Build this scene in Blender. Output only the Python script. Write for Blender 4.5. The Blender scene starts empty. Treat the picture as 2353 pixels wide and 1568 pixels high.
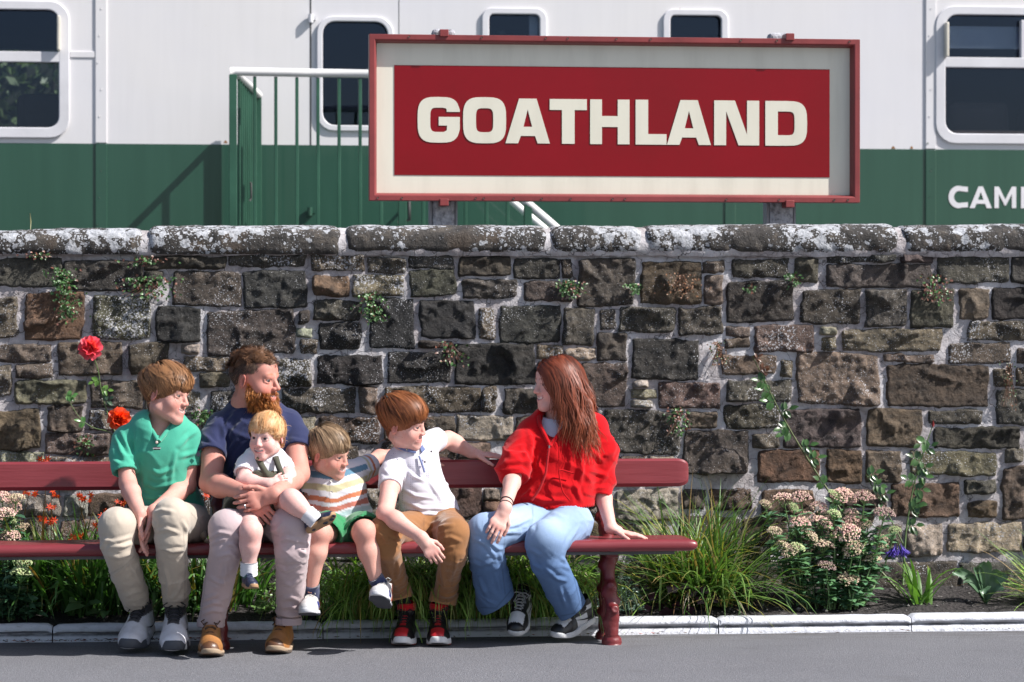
import bpy, bmesh, math, random
import numpy as np
from mathutils import Vector, Matrix, noise as mnoise

scene = bpy.context.scene
COL = scene.collection
rng = np.random.default_rng(7)
random.seed(7)

# ------------------------------------------------------------------ camera
YAW = math.radians(6.3)
FPX = 6536.0            # focal length in units of a 2353 px wide frame
CAMH = 1.427
PITCH = math.atan((784.0 - 742.0) / FPX)
CAMD = 12.57
CAM = np.array([-CAMD * math.sin(YAW), -CAMD * math.cos(YAW), CAMH])
cam_data = bpy.data.cameras.new("camera")
cam_data.lens = 100.0
cam_data.sensor_width = 36.0
cam_data.clip_start = 0.1
cam_data.clip_end = 3000.0
cam_data.dof.use_dof = True
cam_data.dof.focus_distance = 12.7
cam_data.dof.aperture_fstop = 4.2
cam = bpy.data.objects.new("camera", cam_data)
COL.objects.link(cam)
cam.location = CAM
cam.rotation_euler = (math.pi / 2 - PITCH, 0, -YAW)
scene.camera = cam

# ------------------------------------------------------------------ light
SUN = np.array([1.0, -0.48, 1.08]); SUN /= np.linalg.norm(SUN)
world = bpy.data.worlds.new("World"); scene.world = world
world.use_nodes = True
wn = world.node_tree
sky = wn.nodes.new("ShaderNodeTexSky"); sky.sky_type = 'NISHITA'
sky.sun_disc = False
sky.sun_elevation = math.asin(SUN[2])
sky.sun_rotation = math.atan2(SUN[0], SUN[1])
sky.air_density = 1.0; sky.dust_density = 1.5; sky.ozone_density = 1.0
wn.links.new(sky.outputs[0], wn.nodes["Background"].inputs[0])
wn.nodes["Background"].inputs[1].default_value = 0.092
sun_data = bpy.data.lights.new("sun", 'SUN')
sun_data.energy = 5.0; sun_data.angle = math.radians(0.53); sun_data.color = (1.0, 0.965, 0.92)
sun = bpy.data.objects.new("sun", sun_data); COL.objects.link(sun)
sun.rotation_euler = Vector(SUN.tolist()).to_track_quat('Z', 'Y').to_euler()
scene.view_settings.view_transform = 'Standard'
scene.view_settings.look = 'None'
scene.view_settings.gamma = 1.0
scene.view_settings.exposure = 0.62
scene.render.engine = 'CYCLES'
scene.cycles.max_bounces = 6

# ------------------------------------------------------------------ helpers
_cy, _sy = math.cos(YAW), math.sin(YAW)
_fw = np.array([_sy * math.cos(PITCH), _cy * math.cos(PITCH), -math.sin(PITCH)])
_rt = np.array([_cy, -_sy, 0.0])
_up = np.cross(_rt, _fw)

def ray(x, y):
    return _fw + _rt * ((x - 1176.5) / FPX) - _up * ((y - 784.0) / FPX)
def px(x, y, Y):
    """photo position (2353 wide) -> the point of the vertical plane at depth Y"""
    d = ray(x, y); return CAM + d * ((Y - CAM[1]) / d[1])
def pg(x, y, z=0.0):
    d = ray(x, y); return CAM + d * ((z - CAM[2]) / d[2])

def hsh(ix, iy, iz, seed):
    h = (ix.astype(np.int64) * 374761393 + iy.astype(np.int64) * 668265263 + iz.astype(np.int64) * 2147483647 + seed * 974634777) & 0x7fffffff
    h = ((h ^ (h >> 13)) * 1274126177) & 0x7fffffff
    h = (h ^ (h >> 16)) & 0xffff
    return h / 65535.0
def vnoise(p, seed=0):
    p = np.asarray(p, float); i = np.floor(p); f = p - i; i = i.astype(np.int64)
    f = f * f * (3 - 2 * f); r = 0
    for dx in (0, 1):
        wx = f[..., 0] if dx else 1 - f[..., 0]
        for dy in (0, 1):
            wy = f[..., 1] if dy else 1 - f[..., 1]
            for dz in (0, 1):
                wz = f[..., 2] if dz else 1 - f[..., 2]
                r = r + wx * wy * wz * hsh(i[..., 0] + dx, i[..., 1] + dy, i[..., 2] + dz, seed)
    return r * 2 - 1
def fbm(p, octv=3, seed=0):
    p = np.asarray(p, float); r = 0; a = 1.0; s = 0
    for o in range(octv):
        r = r + a * vnoise(p * (2 ** o), seed + o * 17); s += a; a *= 0.5
    return r / s
def smooth01(x, a, b):
    t = np.clip((x - a) / (b - a), 0, 1); return t * t * (3 - 2 * t)

def put(name, me, parent=None, **props):
    o = bpy.data.objects.new(name, me); COL.objects.link(o)
    if parent is not None:
        o.parent = parent
        if parent.parent is None: o.matrix_parent_inverse = Matrix.Translation(-parent.location)
    for k, v in props.items(): o[k] = v
    return o
def empty(name, loc=(0, 0, 0), **props):
    o = bpy.data.objects.new(name, None); COL.objects.link(o)
    o.location = loc; o.empty_display_size = 0.1
    for k, v in props.items(): o[k] = v
    return o
def mesh_np(name, verts, faces, mats=None, smooth=True, cols=None, mat_idx=None, uv=None):
    """faces: (n,4) or (n,3) int array, or a list of such arrays"""
    me = bpy.data.meshes.new(name)
    verts = np.asarray(verts, np.float32)
    if not isinstance(faces, list): faces = [faces]
    faces = [np.asarray(f, np.int32) for f in faces if len(f)]
    me.vertices.add(len(verts)); me.vertices.foreach_set("co", verts.ravel())
    nl = sum(f.size for f in faces); npoly = sum(len(f) for f in faces)
    me.loops.add(nl); me.polygons.add(npoly)
    me.loops.foreach_set("vertex_index", np.concatenate([f.ravel() for f in faces]))
    tot = np.concatenate([np.full(len(f), f.shape[1], np.int32) for f in faces])
    st = np.concatenate([[0], np.cumsum(tot)[:-1]]).astype(np.int32)
    me.polygons.foreach_set("loop_start", st); me.polygons.foreach_set("loop_total", tot)
    me.polygons.foreach_set("use_smooth", np.full(npoly, smooth, bool))
    for m in (mats or []): me.materials.append(m)
    if mat_idx is not None: me.polygons.foreach_set("material_index", np.asarray(mat_idx, np.int32))
    if cols is not None:
        a = me.color_attributes.new("Col", 'FLOAT_COLOR', 'POINT')
        c = np.ones((len(verts), 4), np.float32); c[:, :3] = cols
        a.data.foreach_set("color", c.ravel())
    me.update(calc_edges=True); me.validate()
    return me
class MB:
    """collects pieces of one mesh"""
    def __init__(self): self.v = []; self.f4 = []; self.f3 = []; self.c = []; self.n = 0
    def add(self, v, f, col=None):
        v = np.asarray(v, float).reshape(-1, 3); f = np.asarray(f, int)
        if len(f): (self.f4 if f.shape[1] == 4 else self.f3).append(f + self.n)
        self.v.append(v); self.n += len(v)
        self.c.append(np.broadcast_to(np.asarray(col if col is not None else (1, 1, 1), float), (len(v), 3)))
        return self
    def box(self, lo, hi, col=None):
        lo = np.asarray(lo, float); hi = np.asarray(hi, float)
        v = np.array([[x, y, z] for x in (0, 1) for y in (0, 1) for z in (0, 1)]) * (hi - lo) + lo
        f = [[0, 1, 3, 2], [4, 6, 7, 5], [0, 4, 5, 1], [2, 3, 7, 6], [0, 2, 6, 4], [1, 5, 7, 3]]
        return self.add(v, f, col)
    def grid(self, P, col=None, wrap=False, flip=False):
        """P: (a,b,3) points"""
        a, b = P.shape[:2]; idx = np.arange(a * b).reshape(a, b)
        if wrap: idx = np.concatenate([idx, idx[:, :1]], 1)
        q = np.stack([idx[:-1, :-1], idx[1:, :-1], idx[1:, 1:], idx[:-1, 1:]], -1).reshape(-1, 4)
        if flip: q = q[:, ::-1]
        return self.add(P.reshape(-1, 3), q, col if col is None or np.ndim(col) < 3 else np.asarray(col).reshape(-1, 3))
    def tube(self, pts, rad, n=8, col=None, caps=True, squash=None):
        pts = np.asarray(pts, float); m = len(pts); rad = np.broadcast_to(np.asarray(rad, float), (m,))
        t = np.gradient(pts, axis=0); t /= np.linalg.norm(t, axis=1)[:, None] + 1e-12
        ref = np.array([0, 0, 1.0]) if abs(t[0][2]) < 0.9 else np.array([1.0, 0, 0])
        u = np.cross(t[0], ref); u /= np.linalg.norm(u); ring = []
        ang = np.linspace(0, 2 * np.pi, n, endpoint=False)
        for i in range(m):
            u = u - t[i] * np.dot(u, t[i]); u /= np.linalg.norm(u) + 1e-12
            w = np.cross(t[i], u)
            ring.append(pts[i] + rad[i] * (np.cos(ang)[:, None] * u + np.sin(ang)[:, None] * w * (squash or 1)))
        P = np.stack(ring); base = self.n
        self.grid(P, col, wrap=True)
        if caps:
            for k, e in ((0, pts[0]), (m - 1, pts[-1])):
                i0 = self.n; c = self.c[-1][0] if col is None else col
                self.add([e], np.zeros((0, 3), int), c if np.ndim(c) == 1 else None)
                r = base + k * n + np.arange(n); r2 = np.roll(r, -1)
                f = np.stack([r, r2, np.full(n, i0)], 1)
                self.f3.append(f if k else f[:, ::-1])
        return self
    def mesh(self, name, mats, smooth=True, cols=False):
        v = np.concatenate(self.v); fs = []
        if self.f4: fs.append(np.concatenate(self.f4))
        if self.f3: fs.append(np.concatenate(self.f3))
        if not isinstance(mats, (list, tuple)): mats = [mats]
        return mesh_np(name, v, fs, mats, smooth, np.concatenate(self.c) if cols else None)
    def obj(self, name, mats, parent=None, smooth=True, cols=False, bevel=0, **props):
        o = put(name, self.mesh(name, mats, smooth, cols), parent, **props)
        if bevel:
            b = o.modifiers.new("bevel", 'BEVEL'); b.width = bevel; b.segments = 2; b.limit_method = 'ANGLE'
            b.harden_normals = False
        return o

# ------------------------------------------------------------------ materials
class N:
    """small node-tree writer"""
    def __init__(self, name):
        self.m = bpy.data.materials.new(name); self.m.use_nodes = True
        self.t = self.m.node_tree; self.b = self.t.nodes["Principled BSDF"]
    def n(self, typ, **kw):
        nd = self.t.nodes.new("ShaderNode" + typ)
        for k, v in kw.items(): setattr(nd, k, v)
        return nd
    def l(self, a, b): self.t.links.new(a, b); return self
    def val(self, sock, v):
        if isinstance(v, bpy.types.NodeSocket): self.l(v, sock)
        else:
            if hasattr(sock, "default_value"):
                if hasattr(sock.default_value, "__len__") and np.ndim(v) == 0: v = [v] * len(sock.default_value)
                if sock.type == 'RGBA' and len(v) == 3: v = (*v, 1)
                sock.default_value = v
        return self
    def pos(self): return self.n("NewGeometry").outputs["Position"]
    def noise(self, vec, scale, detail=3, rough=0.55, out="Fac"):
        k = self.n("TexNoise"); self.val(k.inputs["Vector"], vec); k.inputs["Scale"].default_value = scale
        k.inputs["Detail"].default_value = detail; k.inputs["Roughness"].default_value = rough; return k.outputs[out]
    def voro(self, vec, scale, out="Distance", feature='F1', rand=1.0):
        k = self.n("TexVoronoi"); k.feature = feature; self.val(k.inputs["Vector"], vec); k.inputs["Scale"].default_value = scale
        k.inputs["Randomness"].default_value = rand; return k.outputs[out]
    def ramp(self, fac, stops, interp='LINEAR'):
        k = self.n("ValToRGB"); self.val(k.inputs[0], fac); cr = k.color_ramp; cr.interpolation = interp
        while len(cr.elements) < len(stops): cr.elements.new(0.5)
        for e, (p, c) in zip(cr.elements, stops):
            e.position = p; e.color = (*c, 1) if np.ndim(c) else (c, c, c, 1)
        return k.outputs[0]
    def mix(self, fac, a, b, mode='MIX'):
        k = self.n("MixRGB"); k.blend_type = mode
        self.val(k.inputs[0], fac); self.val(k.inputs[1], a); self.val(k.inputs[2], b); return k.outputs[0]
    def math(self, op, a, b=0.0):
        k = self.n("Math"); k.operation = op; self.val(k.inputs[0], a); self.val(k.inputs[1], b); return k.outputs[0]
    def scl(self, vec, s):
        k = self.n("Mapping"); self.val(k.inputs[0], vec); k.inputs["Scale"].default_value = s; return k.outputs[0]
    def sep(self, vec, ax):
        k = self.n("SeparateXYZ"); self.val(k.inputs[0], vec); return k.outputs[ax]
    def attr(self, name="Col"):
        k = self.n("Attribute"); k.attribute_name = name; return k.outputs["Color"]
    def objcol(self): return self.n("ObjectInfo").outputs["Color"]
    def bump(self, h, dist=0.01, strength=1.0, prev=None):
        k = self.n("Bump"); self.val(k.inputs["Height"], h); k.inputs["Distance"].default_value = dist; k.inputs["Strength"].default_value = strength
        if prev is not None: self.l(prev, k.inputs["Normal"])
        return k.outputs[0]
    def out(self, base=None, rough=None, normal=None, **kw):
        if base is not None: self.val(self.b.inputs["Base Color"], base)
        if rough is not None: self.val(self.b.inputs["Roughness"], rough)
        if normal is not None: self.l(normal, self.b.inputs["Normal"])
        for k, v in kw.items(): self.val(self.b.inputs[k.replace("_", " ")], v)
        return self.m

def paint(name, col, rough=0.35, dirt=0.15, scale=3.0, bumpd=0.0006, coat=0.0, bs=60):
    k = N(name); p = k.pos()
    n1 = k.noise(p, scale, 5); n2 = k.noise(p, scale * 14, 3)
    d = tuple(c * (1 - dirt * 1.6) for c in col); b = tuple(min(1, c * (1 + dirt * 0.4)) for c in col)
    c = k.mix(k.ramp(n1, [(0.3, 0.0), (0.7, 1.0)]), d, b)
    c = k.mix(k.math('MULTIPLY', k.ramp(n2, [(0.55, 0.0), (0.8, 1.0)]), dirt), c, tuple(x * 0.5 for x in col))
    r = k.math('ADD', k.math('MULTIPLY', n1, 0.2), rough - 0.1)
    return k.out(c, r, k.bump(k.noise(p, bs, 3), bumpd), Coat_Weight=coat)
# ================================================================== ground
def m_asphalt():
    k = N("asphalt"); p = k.pos()
    g = k.noise(p, 260, 2, 0.7); v = k.voro(p, 210); big = k.noise(p, 1.3, 4); mid = k.noise(p, 9, 3)
    c = k.ramp(g, [(0.3, (0.085, 0.085, 0.093)), (0.5, (0.150, 0.150, 0.164)), (0.72, (0.235, 0.235, 0.255))])
    c = k.mix(k.ramp(big, [(0.35, 0.0), (0.7, 0.5)]), c, (0.115, 0.115, 0.128))
    c = k.mix(k.ramp(mid, [(0.58, 0.0), (0.75, 0.35)]), c, (0.19, 0.185, 0.19))
    g2 = k.noise(p, 95, 3, .75)
    c = k.mix(1.0, c, k.ramp(g2, [(.28, .62), (.5, 1.0), (.75, 1.45)]), 'MULTIPLY')
    yk = k.sep(p, 1); dirt = k.math('MULTIPLY', k.ramp(yk, [(0.0, 0.0), (.36, 1.0)]), k.ramp(k.noise(k.scl(p, (2, 9, 1)), 2.0, 4), [(.38, 0.0), (.62, .75)]))
    c = k.mix(dirt, c, (.075, .068, .064))
    st = k.ramp(k.noise(p, 2.7, 5, .65), [(.60, 0.0), (.68, .35)])
    c = k.mix(st, c, (.10, .098, .105))
    spk = k.ramp(k.voro(p, 75), [(0.02, 1.0), (0.09, 0.0)])
    c = k.mix(k.math('MULTIPLY', spk, 0.35), c, (0.38, 0.37, 0.37))
    b = k.bump(v, 0.004, 0.8); b = k.bump(mid, 0.006, 0.5, b)
    return k.out(c, 0.85, b)
def m_soil():
    k = N("soil"); p = k.pos(); n = k.noise(p, 45, 5, 0.7); v = k.voro(p, 60)
    c = k.ramp(n, [(0.3, (0.012, 0.010, 0.010)), (0.6, (0.040, 0.034, 0.033)), (0.8, (0.085, 0.075, 0.07))])
    c = k.mix(k.ramp(k.voro(p, 38, "Color"), [(0.86, 0.0), (0.95, 0.7)]), c, (0.16, 0.145, 0.135))
    return k.out(c, 0.95, k.bump(k.mix(0.5, n, v), 0.02))
M_ASPH = m_asphalt(); M_SOIL = m_soil()
YW = 1.12          # face of the stone wall
YK = 0.36          # face of the kerb

def ground_sheet():
    xs = np.concatenate([[-400, -60, -12], np.linspace(-5, 6, 90), [13, 60, 400]])
    ys = np.concatenate([[-400, -60, -14], np.linspace(-6, YK + 0.06, 70)])
    X, Y = np.meshgrid(xs, ys, indexing='ij')
    Z = 0.004 * fbm(np.stack([X * 1.3, Y * 1.3, X * 0], -1), 3, 5) * (np.abs(X) < 7)
    b = MB(); b.grid(np.stack([X, Y, Z], -1))
    return b.obj("asphalt_path", M_ASPH, kind="structure")
ground_sheet()
def soil_sheet():
    xs = np.linspace(-9, 10, 520); ys = np.linspace(YK + 0.05, YW + 0.1, 40)
    X, Y = np.meshgrid(xs, ys, indexing='ij')
    P = np.stack([X, Y, X * 0], -1)
    Z = 0.042 + 0.10 * smooth01(Y, YK, YW) + 0.022 * fbm(P * 6, 4, 9) + 0.012 * np.maximum(0, fbm(P * 22, 2, 3))
    b = MB(); b.grid(np.stack([X, Y, Z], -1))
    return b.obj("soil", M_SOIL, kind="structure", smooth=True)
soil_sheet()
b = MB(); b.box((-60, YW + 0.3, -0.3), (60, 60, 1.05)); b.obj("platform", M_ASPH, kind="structure", smooth=False)
# loose stones and crumbs on the soil and along the kerb foot
def crumbs():
    b = MB(); r = np.random.default_rng(3)
    ico = np.array([[0, 0, 1], [.9, 0, .2], [.28, .85, .2], [-.72, .52, .2], [-.72, -.52, .2], [.28, -.85, .2], [0, 0, -.6]])
    f = np.array([[0, 1, 2], [0, 2, 3], [0, 3, 4], [0, 4, 5], [0, 5, 1], [6, 2, 1], [6, 3, 2], [6, 4, 3], [6, 5, 4], [6, 1, 5]])
    for i in range(900):
        X = r.uniform(-3.4, 3.6); Y = r.uniform(YK + 0.16, YW - 0.02); s = r.uniform(0.003, 0.011) * (1 if r.random() < .93 else 1.8)
        z = 0.045 + 0.10 * float(smooth01(np.array(Y), YK, YW)) + 0.005
        g = r.uniform(0.03, 0.17); c = np.array([g * 1.06, g, g * .95])
        b.add(ico * s * r.uniform(.6, 1.2, (1, 3)) * (1 + r.uniform(-.3, .3, (7, 1))) + (X, Y, z), f, c)
    return b
k = N("crumb"); k.out(k.attr(), 0.9); M_CRUMB = k.m
crumbs().obj("soil_crumbs", M_CRUMB, kind="stuff", cols=True, smooth=False, label="small grey stones scattered over the dark bed soil", category="gravel")
def litter():
    b = MB(); r = np.random.default_rng(8)
    for i in range(420):
        u = r.random(); X = r.uniform(-2.6, 3.4) if u < .5 else r.uniform(-2.6, -1.2)
        Y = YK - abs(r.normal(0, 0.035)) - 0.012; s = r.uniform(0.004, 0.018)
        a = r.uniform(0, 6.28); d = np.array([math.cos(a), math.sin(a) * .6, 0]) * s; e = np.array([-d[1], d[0], 0]) * r.uniform(.2, .6)
        z = 0.006 + r.uniform(0, 0.008); c = [(0.10, 0.06, 0.04), (0.05, 0.035, 0.03), (0.28, 0.05, 0.02), (0.2, 0.15, 0.09)][r.choice(4, p=[.35, .35, .15 if X > -1.2 else .25, .15 if X > -1.2 else .05])]
        o = np.array([X, Y, z]); b.add([o - d, o - e * .7 + (0, 0, .003), o + d + (0, 0, r.uniform(0, .006)), o + e], [[0, 1, 2, 3]], c)
    return b
k = N("leaf_litter"); k.out(k.attr(), 0.8); M_LIT = k.m
litter().obj("leaf_litter", M_LIT, kind="stuff", cols=True, smooth=False, label="dry petals and leaf scraps along the kerb foot", category="litter")

# ================================================================== kerb
def m_kerb():
    k = N("kerb_white_paint"); p = k.pos()
    n = k.noise(p, 18, 5, 0.65); big = k.noise(p, 3, 3)
    c = k.mix(k.ramp(n, [(0.30, 0.6), (0.5, 0.0)]), (0.60, 0.61, 0.66), (0.42, 0.42, 0.45))
    scuff = k.ramp(k.noise(k.scl(p, (9, 9, 60)), 2.0, 4, .7), [(0.60, 0.0), (0.72, 0.8)])
    z = k.sep(p, 2)
    groove = k.ramp(k.math('ABSOLUTE', k.math('SUBTRACT', k.math('ADD', z, k.math('MULTIPLY', k.noise(p, 30, 4, .7), 0.010)), 0.0365)), [(0.003, 0.9), (0.0095, 0.0)])
    c = k.mix(scuff, c, (0.34, 0.34, 0.36))
    c = k.mix(k.math('MULTIPLY', groove, k.ramp(k.noise(p, 11, 3), [(.3, .3), (.6, 1.0)])), c, (0.09, 0.085, 0.09))
    return k.out(c, 0.6, k.bump(k.noise(p, 70, 4), 0.006, .7))
M_KERB = m_kerb()
kerb = empty("kerb", (0, YK, 0), kind="structure")
def kerb_profile():
    pr = [(YK - .005, -0.02), (YK - .002, 0.0), (YK, 0.012), (YK + .004, 0.030), (YK + .012, 0.040), (YK + .020, 0.044), (YK + 0.010, 0.050), (YK + .001, 0.056)]
    for a in np.linspace(-20, 95, 10):
        pr.append((YK + 0.036 - 0.037 * math.cos(math.radians(a)), 0.066 + 0.034 * math.sin(math.radians(a))))
    pr += [(YK + 0.07, 0.099), (YK + 0.11, 0.094), (YK + 0.112, 0.0)]
    q = np.array(pr); q[:, 1] *= .77; return q
kp = kerb_profile()
kj = [-760, -330, 130, 737, 1648, 2103, 2480, 2900, 3400]
kx = [pg(x, 1455)[0] for x in kj]
for i in range(len(kx) - 1):
    x0, x1 = kx[i] + .003, kx[i + 1] - .003; n = max(8, int((x1 - x0) / .02)); xs = np.linspace(x0, x1, n)
    P = np.zeros((n, len(kp), 3)); P[..., 0] = xs[:, None]; P[..., 1:] = kp[None]
    nz = fbm(np.stack([P[..., 0] * 14, P[..., 1] * 14, P[..., 2] * 14], -1), 3, 4)
    off = [0, .004, -.003, .002, -.002, .003, 0, .004, 0][i % 9]
    P[..., 1] += 0.003 * nz + off * .6; P[..., 2] += (0.003 * nz + off * .5) * (P[..., 2] > 0.04)
    endr = np.minimum(xs - x0, x1 - xs); P[..., 2] -= ((0.012 * np.exp(-endr / .008))[:, None]) * (kp[:, 1] > .046)
    b = MB(); b.grid(P, flip=True)
    for e in (0, n - 1):
        c = P[e].mean(0); i0 = b.n; b.add(np.vstack([P[e], c]), [[j, (j + 1) % len(kp), len(kp)][::(1 if e else -1)] for j in range(len(kp))])
    b.obj("kerb_stone", M_KERB, kerb)
# ================================================================== stone wall
# regions: origin (photo px, 4096 wide) and zoom the stones were measured in
REG = {'A': (0, 880, 1.568), 'B': (1000, 880, 1.742), 'C': (1900, 880, 1.537), 'E': (2900, 880, 1.3997), 'F': (3000, 1850, 1.782),
       'L': (0, 1780, 1.65), 'P': (1420, 1530, 2.24), 'G': (2400, 1850, 1.782)}
TR = """A -60 240 388 420 d|A 402 260 895 448 d|A 905 230 1420 305 d|A 1085 330 1515 540 d|A -50 490 105 740 m|A 155 450 525 758 r
A 585 475 940 750 m|A 985 545 1262 770 b|A -30 780 320 890 m|A 365 765 765 975 m|A 815 770 1055 970 d|A 1130 780 1250 840 l
A -40 915 70 1100 m|A 95 905 325 990 m|A 100 1005 540 1155 m|A 565 1010 900 1180 m|A 1150 860 1435 950 m|A 1250 960 1440 1050 m|A 1320 1070 1480 1200 d
A -20 1190 250 1440 o|A 300 1170 520 1328 m|A 555 1190 700 1320 m|A 285 1338 690 1475 m|A 0 1455 275 1570 l|A 290 1490 700 1560 l|A 905 1065 1250 1220 m
A 1085 555 1500 560 x
B -150 235 385 322 d|B 425 240 790 355 m|B 825 265 1080 375 d|B 1115 240 1415 340 d|B 1115 348 1425 530 d|B 1455 255 1815 388 d
B -45 355 395 612 b|B 440 390 685 530 r|B 715 385 1075 530 m|B 1480 415 1862 555 d|B 440 565 775 695 d|B 830 550 1140 895 b|B 1185 555 1570 825 b|B 1600 620 1710 835 m
B -298 628 310 942 d|B 335 635 405 715 d|B 325 755 435 820 l|B 482 715 775 905 b|B 355 832 470 930 m
B 190 975 425 1160 m|B 465 945 925 1145 b|B 960 920 1395 1140 b|B 1180 850 1410 892 d|B 1430 850 1990 1150 b
B 230 1170 730 1350 d|B 765 1160 885 1350 m|B 935 1165 1605 1340 m|B 1625 1170 1720 1330 m|B 330 1375 450 1560 l|B 480 1375 900 1560 q|B 1220 1370 1420 1500 m|B 1445 1362 1834 1540 l
B 940 1365 1200 1540 m
C 240 235 520 365 d|C 540 245 595 355 d|C 635 240 985 530 d|C 1025 258 1395 515 q|C 1410 335 1525 515 m|C 1405 252 1535 325 m|C 300 380 600 500 d
C 150 525 525 770 b|C 550 545 730 770 d|C 775 550 865 670 d|C 885 540 1230 700 d|C 1255 540 1525 705 d|C 760 685 935 865 d|C 965 735 1375 985 b
C 385 775 530 850 m|C 555 790 745 860 l|C 640 878 930 1150 m|C 970 990 1070 1030 l|C 965 1042 1110 1095 l|C 1130 1000 1510 1160 m|C 970 1108 1090 1150 l
C 175 1040 395 1190 d|C 790 1172 1255 1440 d|C 1300 1180 1490 1280 m|C 1280 1292 1680 1560 d|C 410 1060 620 1180 m|C 60 1210 90 1215 x
E 40 220 355 325 d|E 390 215 525 350 d|E 570 195 945 235 d|E 985 195 1160 240 d|E 570 250 1155 380 d|E 1190 200 1590 355 d|E 1605 200 1790 355 b
E 10 345 385 570 d|E 430 390 760 580 d|E 790 385 1015 595 d|E 1045 395 1280 605 d|E 1315 385 1475 560 m|E 1495 385 1790 555 b
E 5 600 135 655 m|E 0 668 140 722 m|E 165 590 495 740 m|E 540 600 625 642 l|E 540 660 620 730 m|E 655 610 1215 738 m|E 1365 565 1800 672 m|E 1255 690 1600 805 m
E -20 755 285 865 m|E 315 790 382 880 m|E 402 748 868 1035 m|E 890 755 1175 795 m|E 905 812 1475 1050 q|E 1500 840 1605 932 m|E 1630 720 1800 805 m|E 1630 825 1800 925 m
E 15 895 370 1015 d|E 1520 948 1800 1145 d|E 0 1035 300 1165 d|E 332 1062 768 1275 d|E 790 1058 1105 1270 q|E 1140 1068 1440 1140 d|E 1170 1165 1655 1280 d
E 160 1200 300 1275 m|E 185 1292 530 1470 r|E 568 1288 765 1475 r|E 790 1292 985 1470 m|E 1040 1298 1520 1430 m|E 1575 1285 1675 1358 m
F 90 205 455 370 r|F 570 195 970 320 q|F 1010 150 1500 388 r|F 1540 130 1750 215 m|F 1800 28 2080 400 q|F 1555 282 1758 388 r|F 1120 445 1370 672 l|F 1410 430 1940 640 l|F 1960 440 2080 640 m|F 470 345 880 440 m|F 900 450 1080 660 m
L -60 325 395 470 l|L 420 340 575 480 l|L 592 325 820 470 q|L 400 500 620 650 m|L 636 485 830 640 m|L 120 490 380 640 m
P 80 955 235 1260 l|P 830 945 1140 1215 q|P 1155 950 1305 1050 l|P 1165 1065 1310 1190 r|P -100 955 60 1250 m
G 110 190 560 420 l|G 780 200 1080 340 q|G 590 190 750 330 m"""
rects = []
for it in TR.replace("\n", "|").split("|"):
    a = it.split()
    if len(a) < 6 or a[5] == 'x': continue
    ox, oy, s = REG[a[0]]
    x0, y0, x1, y1 = [float(v) for v in a[1:5]]
    rects.append([(ox + x0 / s) / 1.7408, (oy + y0 / s) / 1.7408, (ox + x1 / s) / 1.7408, (oy + y1 / s) / 1.7408, a[5]])
# two measured neighbours never overlap: pull the shared edge apart
for i in range(len(rects)):
    for j in range(i):
        A, B = rects[i], rects[j]
        ox = min(A[2], B[2]) - max(A[0], B[0]); oy = min(A[3], B[3]) - max(A[1], B[1])
        if ox > -3 and oy > -3:
            if ox < oy:
                m = (ox + 3.5) / 2
                if A[0] < B[0]: A[2] -= m; B[0] += m
                else: A[0] += m; B[2] -= m
            else:
                m = (oy + 3.5) / 2
                if A[1] < B[1]: A[3] -= m; B[1] += m
                else: A[1] += m; B[3] -= m
rects = [r for r in rects if r[2] - r[0] > 10 and r[3] - r[1] > 8]
# fill what people, bench and plants hide, and the ends of the wall out of view
def fill():
    r = np.random.default_rng(21); x0, x1, y0, y1 = -420, 2780, 592, 1295
    W = int(x1 - x0); H = int(y1 - y0); occ = np.zeros((H, W), bool)
    def mark(R, m=5):
        a = [int(R[0] - x0 - m), int(R[1] - y0 - m), int(R[2] - x0 + m), int(R[3] - y0 + m)]
        occ[max(0, a[1]):max(0, a[3]), max(0, a[0]):max(0, a[2])] = True
    for R in rects: mark(R)
    for (w, h), tries in (((175, 92), 500), ((150, 78), 700), ((120, 62), 900), ((95, 50), 1200), ((70, 40), 1600), ((48, 30), 2000), ((64, 20), 1200)):
        for t in range(tries):
            ww = int(w * r.uniform(.85, 1.15)); hh = int(h * r.uniform(.9, 1.1))
            a = r.integers(0, W - ww); b = r.integers(0, H - hh)
            if occ[b:b + hh, a:a + ww].any(): continue
            while b > 0 and not occ[b - 1, a:a + ww].any(): b -= 1
            while a > 0 and not occ[b:b + hh, a - 1].any(): a -= 1
            R = [a + x0 + 1, b + y0 + 1, a + ww + x0 - 1, b + hh + y0 - 1, r.choice(list("dmmlqd"))]
            rects.append(R); mark(R, 5)
fill()

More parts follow.
